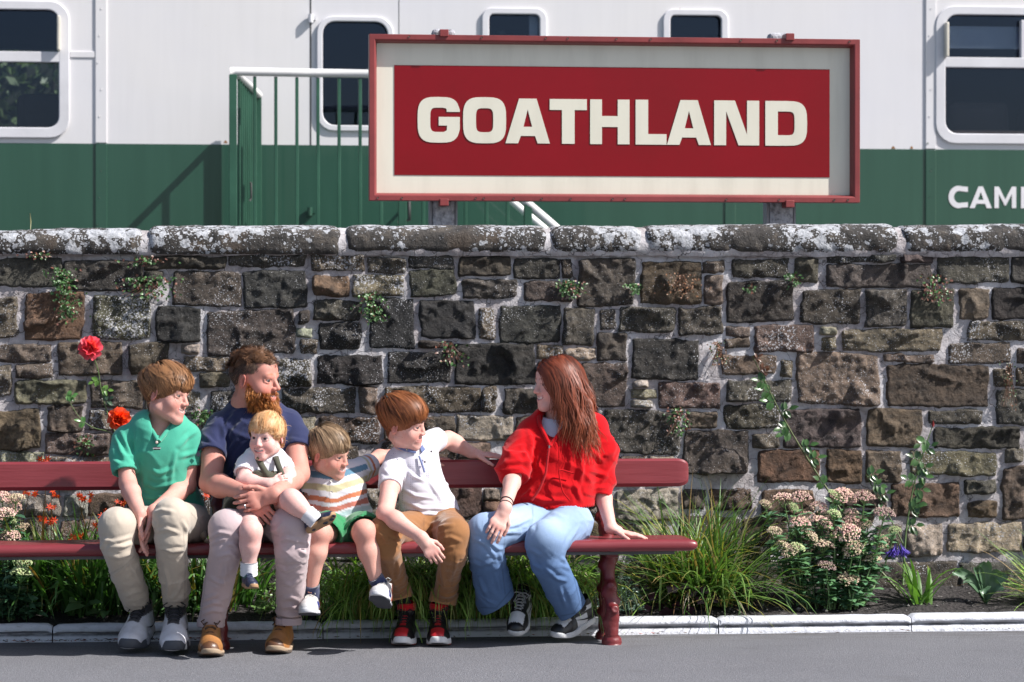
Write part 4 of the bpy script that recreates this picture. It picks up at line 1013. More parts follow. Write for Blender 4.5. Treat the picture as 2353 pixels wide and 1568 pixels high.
def rotm(phi, pitch=0, roll=0):
    """head axes as columns: forward, left, up. phi: degrees from the camera towards the right of the photo"""
    a = math.radians(phi); f = V3(math.sin(a), -math.cos(a), 0); up = V3(0, 0, 1); l = np.cross(up, f)
    M = np.stack([f, l, up], 1)
    c, s = math.cos(math.radians(pitch)), math.sin(math.radians(pitch)); Rp = np.array([[c, 0, s], [0, 1, 0], [-s, 0, c]])   # +pitch: look down
    c, s = math.cos(math.radians(roll)), math.sin(math.radians(roll)); Rr = np.array([[1, 0, 0], [0, c, -s], [0, s, c]])     # +roll: lean to own right
    return M @ Rr @ Rp
class Head:
    def __init__(H, ctr, s, phi, pitch, roll, neck, neck_r, skin, child=0.0, smile=1.0, teeth=True, beard=False, scalp=None, hairmask=None, eye=(.12, .16, .18), lids=.5, ear=1.0, h=.0027, nose=1.0, brow=None, lip=(.52, .17, .16), eyes_open=False, gaze=(1, 0, 0)):
        H.C = np.asarray(ctr, float); H.s = s; H.R = rotm(phi, pitch, roll); c = child
        inv = lambda p: (np.asarray(p) - H.C) @ H.R / s
        nb = [inv(p) for p in neck]
        lo = np.minimum(V3(-.13, -.10, -.15), np.min(nb, 0) - .07); hi = np.maximum(V3(.14, .10, .14), np.max(nb, 0) + .07)
        S = Solid(lo, hi, h / s)
        S.ell((-.014, 0, .034), (.098, .0765 + .003 * c, .087), 0)
        S.ell((.022, 0, -.030 + .006 * c), (.070, .061, .086 - .010 * c), .03)
        S.ell((.058, 0, .045), (.036, .052, .042), .03)
        for y in (-1, 1):
            S.rc((-.002, y * .052, -.062 + .004 * c), (.066 - .004 * c, y * .012, -.103 + .008 * c), .021 + .004 * c, .017, .03)
            S.ell((.054, y * .036, -.036 - .004 * c), (.026, .026 + .004 * c, .026 + .004 * c), .022)
            S.ell((.100, y * .031, .001), (.0135, .0155, .0105), .012, '-')
        S.rc((.068, -.009, -.107 + .008 * c), (.068, .009, -.107 + .008 * c), .0165, .0165, .02)
        S.rc((.079, -.036, .018), (.085, 0, .015), .010 - .004 * c, .008, .016); S.rc((.079, .036, .018), (.085, 0, .015), .010 - .004 * c, .008, .016)
        n = nose
        S.rc((.088, 0, .010), (.088 + .022 * n, 0, -.033), .0085, .0100 + .001 * c, .010)
        for y in (-1, 1): S.ell((.097, y * .0115, -.036), (.012, .0080, .0085), .006)
        mz = -.067
        def mc(y): return V3(.089 - 16 * y * y, y, mz + smile * 11 * y * y)
        ys = np.linspace(-.027, .027, 7)
        S.ell((.080, 0, -.070), (.016, .026, .020), .014)
        for a, b in zip(ys[:-1], ys[1:]):
            S.rc(mc(a) + V3(.001, 0, .0052), mc(b) + V3(.001, 0, .0052), .0038, .0038, .004)
            S.rc(mc(a) + V3(.000, 0, -.0062), mc(b) + V3(.000, 0, -.0062), .0045, .0045, .004)
        if teeth:
            for a, b in zip(ys[1:-2], ys[2:-1]): S.rc(mc(a) + V3(.004, 0, 0), mc(b) + V3(.004, 0, 0), .0042, .0042, .002, '-')
        for y in (-1, 1):
            er = .028 * ear
            Rt = np.array([[math.cos(.3), 0, math.sin(.3)], [0, 1, 0], [-math.sin(.3), 0, math.cos(.3)]]) @ np.array([[math.cos(.45 * y), -math.sin(.45 * y), 0], [math.sin(.45 * y), math.cos(.45 * y), 0], [0, 0, 1]])
            S.ell((-.012, y * .081, -.006), (er * .62, .0075, er * 1.10), .006, R=Rt)
            S.ell((-.006, y * .089, -.004), (er * .34, .006, er * .68), .004, '-', R=Rt)
            # eyelids
            for zz, r_ in ((.0070, .0054), (-.0078, .0050)) if not eyes_open else ((.0085, .0046), (-.0088, .0044)):
                q = [V3(.0885 - abs(t) * 26 * abs(t) * 1.6, y * .031 + t, zz * (1 - (t / .02) ** 2) - .001) for t in np.linspace(-.0155, .0155, 5)]
                for a, b in zip(q[:-1], q[1:]): S.rc(a - V3(.006, 0, 0), b - V3(.006, 0, 0), r_, r_, .003)
        S.chain([V3(-.030, 0, -.045)] + nb, [.052] + list(np.array(neck_r) / s), .025)
        Vl, F = S.mesh(); Vl = relax(Vl, F, 1)
        x, y, z = Vl.T
        sk = np.array(skin, float); C = np.tile(sk, (len(Vl), 1))
        def blend(m, col, a): C[:] = C * (1 - (m * a)[:, None]) + np.array(col) * (m * a)[:, None]
        red = sk * (1.05, .62, .60)
        ck = np.exp(-(((y.__abs__() - .040) / .022) ** 2 + ((z + .036) / .024) ** 2)) * (x > .02); blend(ck, red, .55)
        blend(np.exp(-(((x - .11) / .02) ** 2 + (y / .014) ** 2 + ((z + .032) / .016) ** 2)), red, .5)
        blend((np.abs(y) > .076) * 1.0 * (z < .035) * (z > -.05) * (x < .03), red, .55)
        dz = z - (mz + smile * 11 * y * y); onm = (x > .062) * (np.abs(y) < .029)
        blend(onm * np.exp(-((dz - .0050) / .0040) ** 2), lip, .75); blend(onm * np.exp(-((dz + .0062) / .0048) ** 2), lip, .85)
        if teeth: blend(onm * (np.abs(y) < .022) * np.exp(-((dz - .0008) / (.0054 if smile > 1 else .0038)) ** 4), (.84, .81, .76), .95); blend(onm * np.exp(-((dz + .0036) / .0016) ** 2), (.16, .04, .04), .6)
        else: blend(onm * np.exp(-((dz + .0002) / .0018) ** 2), (.16, .04, .04), .7)
        for yy in (-1, 1): blend((x > .085) * np.exp(-(((y - yy * .0085) / .0035) ** 2 + ((z + .0445) / .003) ** 2)), (.2, .07, .06), .7)
        br = np.array(brow if brow is not None else (.28, .13, .06))
        bz = .0225 + .004 * (1 - ((np.abs(y) - .03) / .02) ** 2)
        blend((x > .05) * np.exp(-((z - bz) / .0040) ** 2) * smooth01(np.abs(y), .010, .016) * (1 - smooth01(np.abs(y), .044, .050)), br, .75)
        lash = (x > .065) * np.exp(-((z - .0015 * 0 - .0035) / .0020) ** 2) * (np.abs(np.abs(y) - .031) < .016); blend(lash, (.07, .03, .022), .85 if not eyes_open else .5)
        for yy in (-1, 1): blend(np.exp(-(((x + .006) / .007) ** 2 + ((np.abs(y) - .083) / .006) ** 2 + ((z + .004) / .012) ** 2)), sk * (.55, .35, .33), .6)
        if hairmask is not None and scalp is not None: blend(hairmask(x, y, z), scalp, 1.0)
        H.V = Vl * s @ H.R.T + H.C; H.F = F; H.Cc = np.clip(C, 0, 1)
        # eyeballs
        H.eyes = []
        for yy in (-1, 1):
            u = np.linspace(0, np.pi, 9); v = np.linspace(0, 2 * np.pi, 14, endpoint=False)
            g = np.stack([np.cos(u)[:, None] * np.ones(14), np.sin(u)[:, None] * np.cos(v), np.sin(u)[:, None] * np.sin(v)], -1)
            gz = unit(gaze); d = g @ gz; col = np.where((d > .90)[..., None], (.008, .008, .01), np.where((d > .74)[..., None], np.array(eye) * .55, (.40, .36, .35)))
            r = .0122
            P = (V3(.0745 if not eyes_open else .0768, yy * .031, -.0005) + g * r) * s @ H.R.T + H.C
            H.eyes.append((P, col))
    def local(H, p): return (np.asarray(p) - H.C) @ H.R / H.s
    def world(H, p): return np.asarray(p) * H.s @ H.R.T + H.C
class Body:
    """collects skin pieces (and eyes) of one person into one mesh"""
    def __init__(B): B.mb = MB()
    def add(B, Vt, F, C): B.mb.add(Vt, F, C)
    def head(B, H):
        B.mb.add(H.V, H.F, H.Cc)
        for P, c in H.eyes: B.mb.grid(P, np.asarray(c), wrap=True)
    def obj(B, parent): return B.mb.obj("body", M_SKIN, parent, cols=True)
def skincol(Vt, skin, red=(), seed=0):
    C = np.tile(np.array(skin, float), (len(Vt), 1)); sk = np.array(skin)
    for c, r, a in red:
        m = np.exp(-(np.linalg.norm(Vt - np.asarray(c), axis=1) / r) ** 2) * a; C = C * (1 - m[:, None]) + sk * (1.04, .66, .63) * m[:, None]
    C *= (1 + .05 * vnoise(Vt * 25, seed))[:, None]
    return np.clip(C, 0, 1)
def hand_prims(W, Fd, Pn, T, L, curl=(15, 25, 15), thumb=(.35, .25), spread=1.0, curls=None):
    """list of (a,b,ra,rb,flat) in world space, plus knuckles and tips"""
    W = np.asarray(W, float); Fd = unit(Fd); T = unit(np.asarray(T) - Fd * np.dot(T, Fd)); Pn = unit(np.asarray(Pn) - Fd * np.dot(Pn, Fd) - T * np.dot(Pn, T))
    pr = []; tips = []; kn = []
    fl = (Pn, .62)
    lens = [.375, .42, .39, .305]; offs = [.165, .058, -.050, -.150]; base = [.49, .505, .48, .44]
    for i in range(4):
        K = W + Fd * base[i] * L + T * offs[i] * L * (.92 + .08 * spread); kn.append(K)
        pr.append((W + T * offs[i] * L * .55, K, .072 * L, .056 * L, fl))
    for i in range(3): pr.append((kn[i] - Fd * .06 * L, kn[i + 1] - Fd * .06 * L, .058 * L, .056 * L, fl))
    for i in range(4):
        cu = (curls[i] if curls else curl); d = unit(Fd + T * (offs[i] * .35 * spread)); p = kn[i]; ang = 0; r0 = [.046, .047, .045, .040][i] * L
        ax = d
        for j, fr in enumerate((.47, .30, .23)):
            ang += math.radians(cu[j]); dd = ax * math.cos(ang) + Pn * math.sin(ang); q = p + dd * lens[i] * L * fr
            pr.append((p, q, r0 * (1 - .07 * j), r0 * (.93 - .08 * j), None)); p = q
        tips.append(p)
    tb = W + Fd * .10 * L + T * .12 * L + Pn * .03 * L
    t1 = tb + unit(Fd * .75 + T * .62 + Pn * thumb[1]) * .22 * L; t2 = t1 + unit(Fd * .9 + T * thumb[0] + Pn * (thumb[1] + .1)) * .17 * L; t3 = t2 + unit(Fd * 1.0 + T * (thumb[0] - .12) + Pn * (thumb[1] + .15)) * .13 * L
    pr += [(tb, t1, .075 * L, .058 * L, None), (t1, t2, .056 * L, .050 * L, None), (t2, t3, .050 * L, .040 * L, None)]
    return pr, kn, tips + [t3]
def arm(B, sh, el, wr, hand, skin, r=(.046, .045, .038, .040, .027), h=.0036, seed=0, L=.18):
    """one continuous upper arm, forearm and hand. hand = dict for hand_prims without W"""
    sh, el, wr = [np.asarray(v, float) for v in (sh, el, wr)]
    pr, kn, tips = hand_prims(wr + unit(hand['Fd']) * .012, L=L, **hand)
    allp = np.array([sh, el, wr] + [p[0] for p in pr] + [p[1] for p in pr])
    S = Solid(allp.min(0) - .055, allp.max(0) + .055, h)
    um = sh * .55 + el * .45; fm = el * .72 + wr * .28
    S.chain([sh, um, el], [r[0], r[1], r[2]], .02); S.chain([el, fm, wr], [r[2] * .98, r[3], r[4]], .02)
    S.rc(wr, wr + unit(hand['Fd']) * .03, r[4], r[4] * .95, .02, flat=(unit(hand['Pn']), .75))
    for a, b, ra, rb, f in pr: S.rc(a, b, ra, rb, .011 * L / .18 if f else .0035, flat=f)
    Vt, F = S.mesh()
    C = skincol(Vt, skin, [(k_, .014 * L / .18, .5) for k_ in kn] + [(t, .012 * L / .18, .55) for t in tips] + [(el, .05, .35)], seed)
    for t, k_ in zip(tips[:4], kn):   # nails: a paler touch on the back of each tip
        m = np.exp(-(np.linalg.norm(Vt - (t - unit(hand['Pn']) * .006), axis=1) / (.0055 * L / .18)) ** 2) * .45; C = C * (1 - m[:, None]) + V3(.78, .55, .52) * m[:, None]
    B.add(Vt, F, C); return dict(kn=kn, tips=tips, wr=wr)
def leg(B, pts, rad, skin, h=.005, seed=0, knee=None):
    pts = [np.asarray(p, float) for p in pts]; A = np.array(pts); S = Solid(A.min(0) - .09, A.max(0) + .09, h); S.chain(pts, rad, .03)
    if knee is not None: S.ell(np.asarray(knee) + V3(0, -rad[1] * .25, .004), rad[1] * .92, .03)
    Vt, F = S.mesh(); C = skincol(Vt, skin, [(knee, .06, .45)] if knee is not None else [], seed); B.add(Vt, F, C)
def pxs(L): return [px(a, b, c) for a, b, c in L]
def tor(S, levels, k=.05, n=4):
    k = .016
    """levels: (xl, xr, y, Yl, Yr, r) silhouettes from the photo -> stacked wide capsules"""
    out = []
    for i in range(len(levels) - 1):
        for t in np.linspace(0, 1, n, endpoint=False): out.append(np.array(levels[i]) * (1 - t) + np.array(levels[i + 1]) * t)
    out.append(np.array(levels[-1], float))
    for xl, xr, y, Yl, Yr, r in out:
        a = px(xl, y, Yl); b = px(xr, y, Yr); d = unit(b - a); L = np.linalg.norm(b - a); rr = min(r, L / 2 * .98)
        S.rc(a + d * rr, b - d * rr, rr, rr, k)
    return out
def garment(name, P, build, bounds, h, mat, col, wr=None, post=None, parent=None, rel=1, cols=None, seams=None, **props):
    lo, hi = bounds; S = Solid(lo, hi, h); S.hems = []; build(S); Vt, F = S.mesh(); Vt = relax(Vt, F, rel)
    if wr is not None:
        n = vnormals(Vt, F); w_ = wr(Vt, n)
        for p_, d_, r_ in S.hems:
            w_ = w_ * np.where(np.linalg.norm(Vt - p_, axis=1) < r_, smooth01(np.abs((Vt - p_) @ d_), .004, .030), 1.0)
        Vt = Vt + n * w_[:, None]
    C = np.tile(np.array(col, float), (len(Vt), 1)) if cols is None else cols(Vt)
    if seams: C = C * seam_tint(Vt, seams[0], 1.4, seams[1])[:, None]
    b = MB(); b.add(Vt, F, C); return b.obj(name, mat, parent, cols=True, **props)
def bnd(L, m=.16):
    A = np.array(L); return A.min(0) - m, A.max(0) + m
def cuff_cut(S, p0, p1, r, inner, depth=.05, ext=.12):
    """end of a sleeve or leg at p1 (coming from p0): clean cut and a hollow rim"""
    d = unit(np.asarray(p1) - p0); S.cutcap(np.asarray(p1), d, r * 1.9 + .015); S.rc(np.asarray(p1) + d * .012, np.asarray(p1) + d * ext, r - .010, r - .010, .003, '-')
    S.hems.append((np.asarray(p1, float), d, r * 2.2))
def band(name, pts, r, w, mat, col, parent, n=28, squash=1.0, nrm=None):
    """ring of cloth/metal: centre, axis, radius, width"""
    c, ax = pts; ax = unit(ax); ref = V3(1, 0, 0) if abs(ax[0]) < .8 else V3(0, 1, 0); u = unit(np.cross(ax, ref)); v = np.cross(ax, u)
    th_ = np.linspace(0, 2 * np.pi, n, endpoint=False); b = MB(); prof = [(-w / 2, 0), (-w / 2, .0025), (w / 2, .0025), (w / 2, 0)]
    Pp = np.stack([c + ax * o + (np.cos(th_)[:, None] * u + np.sin(th_)[:, None] * v * squash) * (r + e) for o, e in prof]); b.grid(Pp, col, wrap=True)
    return b.obj(name, mat, parent, cols=True)
def hairdo(H, roots, comb, length, nseg, lift, width, colA, colB, seed, name="hair", parent=None, push=(), wave=0.0, waveN=3.0, grav=.0, tipcurl=0.0, jit=.25, clump=0, extra=None, ends=None, stop=None, hug=0.0):
    """roots (n,3) local on the scalp; comb(p, root, j) -> local direction; ribbons"""
    r = np.random.default_rng(seed); n = len(roots); c0 = V3(-.014, 0, .034); rd = V3(.098, .0775, .087)
    p = roots.copy(); nr = unit_rows((p - c0) / rd ** 2); L = length(roots, r) if callable(length) else np.full(n, length)
    layer = r.uniform(0, 1, n); pts = [p.copy()]; jitter = r.normal(0, jit, (n, 3)); dirp = None; ph = r.uniform(0, 6.28, n); alive = np.ones(n)
    gdir = H.R.T @ V3(0, 0, -1)
    if clump:
        ci = r.integers(0, n, clump); own = np.argmin(((roots[:, None] - roots[ci][None]) ** 2).sum(-1), 1); jitter = jitter * .45 + r.normal(0, jit, (clump, 3))[own]; layer = layer * .4 + r.uniform(0, 1.1, clump)[own] * .6; ph = r.uniform(0, 6.28, clump)[own] + r.normal(0, .3, n)
    for j in range(1, nseg + 1):
        t = j / nseg
        d = comb(p, roots, t) + jitter * (.4 + .6 * t) + gdir * grav * t
        q = (p - c0) / rd; k0 = np.linalg.norm(q, axis=1); nn = unit_rows((p - c0) / rd ** 2)
        near = np.exp(-np.maximum(0, k0 - 1.15) * 4)[:, None]
        d = d - nn * (np.sum(d * nn, 1)[:, None]) * near * (1 if j > 1 else .5)
        d = unit_rows(d)
        if dirp is not None: d = unit_rows(d * .6 + dirp * .4)
        if wave: d = unit_rows(d + wave * t * np.stack([np.sin(ph + waveN * 6.28 * t), np.cos(ph * 1.3 + waveN * 6.28 * t), np.sin(ph * .7 + waveN * 5 * t)], -1))
        dirp = d; st = (L / nseg)
        if stop is not None: alive = alive * np.where(stop(p, roots, layer), .12, 1.0); st = st * alive
        p = p + d * st[:, None]
        lf = lift(p, t, layer) if callable(lift) else lift * layer
        q = (p - c0) / rd; k0 = np.linalg.norm(q, axis=1); tgt = 1 + lf / .087; m = k0 < tgt; p[m] = c0 + (p[m] - c0) * (tgt[m] / k0[m])[:, None]
        if hug:
            m = (k0 > tgt * 1.03) & (p[:, 2] > hug); p[m] = c0 + (p[m] - c0) * (.35 + .65 * tgt[m] * 1.03 / k0[m])[:, None]
        pw = None
        for (cc, rr) in push:          # world-space ellipsoids to stay outside of
            pw = H.world(p); e = (pw - cc) / rr; ke = np.linalg.norm(e, axis=1); tg = 1.0 + .10 * layer; m = ke < tg
            if m.any(): pw[m] = cc + (pw[m] - cc) * (tg[m] / ke[m])[:, None]; p = H.local(pw)
        pts.append(p.copy())
    P = np.stack(pts, 1)                                     # n, nseg+1, 3
    tan = np.gradient(P, axis=1); rad = (P - c0) / rd ** 2; side = np.cross(tan, rad); side /= np.linalg.norm(side, axis=2)[..., None] + 1e-9
    tt = np.linspace(0, 1, nseg + 1); w = width * (1 - .75 * tt ** 2)[None, :, None] * r.uniform(.6, 1.3, n)[:, None, None]
    A = P - side * w / 2; Bq = P + side * w / 2
    Vt = np.stack([A, Bq], 2).reshape(-1, 3); Vt = H.world(Vt); m1 = nseg + 1
    base = (np.arange(n) * m1 * 2)[:, None] + (np.arange(nseg) * 2)[None]
    F = np.stack([base, base + 1, base + 3, base + 2], -1).reshape(-1, 4)
    mixv = np.clip(r.normal(.45, .30, n), 0, 1)
    if clump: mixv = np.clip(mixv * .4 + .65 * r.uniform(-.1, 1, clump)[own], 0, 1)
    col = np.array(colA)[None] * (1 - mixv[:, None]) + np.array(colB)[None] * mixv[:, None]
    if ends is not None: col = col[:, None] * (1 - tt[None, :, None] * .6) + np.array(ends)[None, None] * (tt[None, :, None] * .6)
    else: col = np.repeat(col[:, None], m1, 1)
    col = np.repeat(col[:, :, None], 2, 2).reshape(-1, 3)
    b = MB(); b.add(Vt, F, col); return b.obj(name, M_HAIR, parent, cols=True)
def unit_rows(v): return v / (np.linalg.norm(v, axis=1)[:, None] + 1e-9)
def scalp_roots(n, mask, seed):
    r = np.random.default_rng(seed); d = unit_rows(r.normal(0, 1, (n * 4, 3))); p = V3(-.014, 0, .034) + d * V3(.098, .0775, .087) * 1.0
    p = p[mask(p[:, 0], p[:, 1], p[:, 2]) > .5][:n]; return p
def std_mask(front=.055, side=-.01, back=-.075, sb=.02):
    """hair-bearing scalp in head coordinates (soft 0..1)"""
    def f(x, y, z):
        # hairline height as a function of x (front high, over the ear, low at the nape)
        line = np.where(x > .02, side + .02 + (front - side - .02) * smooth01(x, .02, .075), np.where(x > -.02, side + .02, side + .02 + (back - side - .02) * smooth01(-x, .02, .065)))
        return smooth01(z - line, -.004, .006) * (x < .100)
    return f
def whorl_comb(w, fwd=0.0, down=.3, side=0.0):
    w = np.asarray(w)
    def f(p, root, t):
        d = unit_rows(p - w); d = d + V3(fwd, side, 0) * np.clip((p[:, 2:3] - .02) / .06, 0, 1) + V3(0, 0, -down)
        return d
    return f
# ------------------------------------------------------------------ shoes
def shoe(P, heel, toe, up, L, style, seed=0, ankle=None, lacecol=(.02, .02, .022), nm="shoe"):
    """heel/toe: world points under the sole ends; up: rough up vector of the foot"""
    heel = np.asarray(heel, float); toe = np.asarray(toe, float); f = unit(toe - heel); up = unit(np.asarray(up) - f * np.dot(up, f)); l = np.cross(up, f); R = np.stack([f, l, up], 1); k = L / .28
    heel = toe - f * .276 * k
    W = lambda p: np.asarray(p) * k @ R.T + heel
    hi = style.get('high', 0)
    S = Solid((-.03, -.07, -.01), (.31, .07, .17), .0040)
    S.chain([V3(.038, 0, .045), V3(.10, 0, .050), V3(.175, .002, .040), V3(.235, .004, .034)], [.040, .041, .043, .037], .02)
    S.rc((.205, -.012, .033), (.232, -.008, .030), .034, .030, .02); S.rc((.195, .020, .033), (.225, .018, .030), .032, .028, .02)
    S.chain([V3(.045, 0, .07), V3(.055, 0, .118 + hi)], [.040, .038], .02); S.rc((.082, 0, .094), (.165, 0, .058), .033, .031, .02)
    S.plane((0, 0, .014), (0, 0, -1)); S.plane((.05, 0, .128 + hi), (.15, 0, 1))
    S.rc((.056, 0, .100 + hi), (.056, 0, .24), .031, .032, .004, '-')
    Vt, F = S.mesh(); Vt = relax(Vt, F, 1); C = style['color'](Vt)
    b = MB(); b.add(W(Vt), F, C); so = b.obj(nm, style.get('mat', M_SHOE), P, cols=True)
    S = Solid((-.03, -.08, -.01), (.31, .08, .05), .0040); fl = (V3(0, 0, 1), .6)
    S.chain([V3(.040, 0, .012), V3(.10, .002, .012), V3(.185, .004, .012), V3(.236, .004, .012)], [.044, .043, .051, .042], .02)
    S.rc((.16, .018, .012), (.215, .012, .012), .036, .034, .02); S.plane((0, 0, style.get('sole', .026)), (0, 0, 1)); S.plane((0, 0, .0), (0, 0, -1))
    Vt, F = S.mesh(); Vt = relax(Vt, F, 1); sp_ = style.get('spring', .010); Vt[:, 2] += sp_ * smooth01(Vt[:, 0], .17, .28) ** 2 * 2
    C = style['solecolor'](Vt); b = MB(); b.add(W(Vt), F, C); b.obj("sole", M_SOLE, so, cols=True)
    # laces
    if lacecol is not None:
        b = MB(); n = style.get('nlace', 5)
        for i in range(n):
            t = i / (n - 1); x = .165 - t * .075; z = .094 + t * .036; w = .021 + .003 * t
            for sgn in (-1, 1):
                b.tube(W([(x, -sgn * w, z - .009), (x - .004, -sgn * w * .4, z + .0015), (x - .008, sgn * w * .4, z + .003), (x - .014, sgn * w, z - .005)]), .0032, 6, lacecol)
        if style.get('bow', True):
            x, z = .088, .134
            for sgn in (-1, 1):
                b.tube(W([(x, 0, z), (x + .01, sgn * .022, z + .012), (x + .014, sgn * .040, z + .002), (x + .020, sgn * .030, z - .010), (x + .006, sgn * .004, z + .001)]), .0032, 6, lacecol)
                b.tube(W([(x, 0, z), (x + .020, sgn * .016, z - .002), (x + .045, sgn * .030, z - .022)]), .0028, 6, lacecol)
        b.obj("lace", M_LACE, so, cols=True)
    return so, W
def swoosh_poly(n=14):
    """flat tick outline, x 0..1"""
    t = np.linspace(0, 1, n); lower = np.stack([t, .42 - 1.35 * t * (1 - t) * (1.25 - .9 * t) + .38 * t ** 1.5 * .9], 1)
    upper = np.stack([t[::-1], (.42 - .62 * t * (1 - t) * (1.5 - 1.0 * t) + .40 * t ** 1.3 * .9)[::-1]], 1)
    return lower, upper[::-1]
def swoosh(W, x0, x1, z0, hgt, side, col, parent, off=.047):
    lo, up_ = swoosh_poly(); b = MB(); rows = []
    for q in (lo, up_):
        X = x0 + (x1 - x0) * q[:, 0]; Z = z0 + hgt * q[:, 1]; Y = side * (off - .10 * np.abs(Z - .045) ** 1.0 - .9 * np.maximum(0, X - .20) ** 1.3 + .0)
        rows.append(W(np.stack([X, Y, Z], 1)))
    b.grid(np.stack(rows), col); return b.obj("swoosh", M_LACE, parent, cols=True)
# ================================================================== the family on the bench
GRP = "family members on the bench"
def person(x, y, Y, label, **kw): return empty("person", px(x, y, Y), label=label, category="person", group=GRP, **kw)
def sneaker_col(base, toe=None, acc=None, collar=None, toex=.195):
    def f(v):
        C = np.tile(np.array(base, float), (len(v), 1))
        if toe is not None: C[v[:, 0] > toex] = toe
        if acc is not None:
            for fn, c in acc: C[fn(v)] = c
        if collar is not None: C[(v[:, 2] > .098) & (v[:, 0] < .12)] = collar
        return C
    return f
def flatc(c): return lambda v: np.tile(np.array(c, float), (len(v), 1))

# ---------------------------------------------------------------- teenager in the green shirt
SK1 = (.60, .33, .275)
p1 = person(390, 1250, .1, "teenage boy in green short-sleeved shirt and beige cargo trousers, hands clasped between knees")
B = Body()
m1 = std_mask(.040, -.004, -.088)
H1 = Head(px(382, 908, -.03), .99, 60, 4, -6, pxs([(374, 962, .02), (366, 1004, .012), (364, 1036, .0)]), (.056, .072, .086), SK1, child=.3, smile=1.6, teeth=True, scalp=(.07, .032, .015), hairmask=m1, brow=(.30, .15, .08), eyes_open=True, gaze=(1, -.25, 0), nose=.85)
B.head(H1)
arm(B, px(282, 1010, .02), px(294, 1112, -.08), px(322, 1182, -.27), dict(Fd=V3(.10, -.18, -1), Pn=V3(1, .25, .1), T=V3(-.25, -1, .1), curl=(6, 8, 6), thumb=(.25, .05)), SK1, (.036, .037, .036, .038, .027), L=.182, seed=1)
arm(B, px(437, 1000, .03), px(430, 1116, .03), px(352, 1176, -.25), dict(Fd=V3(-.24, -.10, -1), Pn=V3(-1, .1, .1), T=V3(.1, -1, .05), curl=(6, 10, 6), thumb=(.25, .05)), SK1, (.038, .040, .037, .039, .027), L=.182, seed=2)
B.obj(p1)
TEAL = (.055, .345, .24)
def b_(S):
    tor(S, [(296, 434, 985, -.01, .02, .085), (300, 436, 1030, .0, .03, .105), (312, 434, 1075, .03, .06, .11), (318, 440, 1115, .06, .09, .112), (318, 458, 1150, .09, .13, .11), (322, 466, 1172, .10, .14, .10)], .04)
    S.rc(px(300, 1003, .0), px(425, 998, .03), .055, .055, .02); S.rc(px(338, 985, .02), px(402, 981, .03), .050, .048, .04)
    a = pxs([(288, 1012, .01), (282, 1045, -.015), (287, 1086, -.055)]); S.sleeve(a, [.060, .059, .056])
    a = pxs([(432, 1004, .03), (435, 1035, .03), (434, 1070, .03)]); S.sleeve(a, [.058, .055, .052])
    S.chain(pxs([(374, 935, .0), (366, 985, .03)]), [.062, .064], .01, '-')
    S.chain(pxs([(371, 962, -.05), (363.5, 1006, -.105)]), [.058, .018], .006, '-')
def w_(v, n):
    sl = folds(v, V3(.8, 0, .6), 14, 4, .0070, 3) * .8 + folds(v, V3(.3, 0, 1), 20, 5, .007, 8) * smooth01(-v[:, 2], -px(0, 1100, 0)[2], -px(0, 1165, 0)[2])
    return sl * .7 + creases(v, n, [([(277, 990), (290, 1020), (302, 1046)],), ([(262, 1000), (282, 1040), (300, 1062)],), ([(313, 992), (312, 1030), (310, 1072)],), ([(272, 1030), (288, 1062)],), ([(412, 1026), (430, 1005), (452, 990)],), ([(405, 1040), (396, 1075), (392, 1110)],), ([(340, 1075), (365, 1088), (395, 1078)],), ([(330, 1110), (360, 1120), (400, 1112)],), ([(325, 1140), (365, 1146), (420, 1138)],), ([(318, 1050), (330, 1090), (332, 1125)],), ([(258, 1060), (285, 1068)],), ([(416, 1050), (450, 1040)],), ([(440, 1090), (448, 1140)],)], 4.5, .007)
sh = garment("shirt", p1, b_, bnd(pxs([(250, 960, -.15), (470, 1190, .25)]), .05), .0062, M_CLOTH, TEAL, w_, parent=p1)
# collar band, placket, buttons, labels
def trim(P, pts, r, col, nm="collar", mat=None, squash=.6, closed=False):
    q = np.array(pxs(pts)); t = np.linspace(0, len(q) - 1, len(q) * 6); Q = np.stack([np.interp(t, np.arange(len(q)), q[:, i]) for i in range(3)], -1)
    for _ in range(4): Q[1:-1] = (Q[:-2] + 2 * Q[1:-1] + Q[2:]) / 4
    b = MB(); b.tube(Q, r, 8, col); return b.obj(nm, mat or M_CLOTH, P, cols=True)
trim(sh, [(363, 1014, -.110), (352, 994, -.085), (338, 974, -.052), (329, 957, .0), (336, 946, .06), (365, 940, .10), (396, 946, .08), (407, 960, .02), (396, 976, -.045), (381, 994, -.082), (366, 1014, -.108)], .010, (.05, .315, .215))
for x, y, Y in ((342, 991, -.075), (360, 1017, -.105)):
    b = MB(); c = px(x, y, Y - .012); b.tube([c, c + V3(0, -.004, 0), c + V3(0, -.005, 0)], [.0062, .0058, .003], 12, (.62, .52, .48)); b.obj("button", M_LACE, sh, cols=True)
b = MB(); b.box(px(353.5, 1034.5, -.127), px(368, 1027, -.121), (.01, .01, .014)); b.obj("label_patch", M_LACE, sh, cols=True, smooth=False)
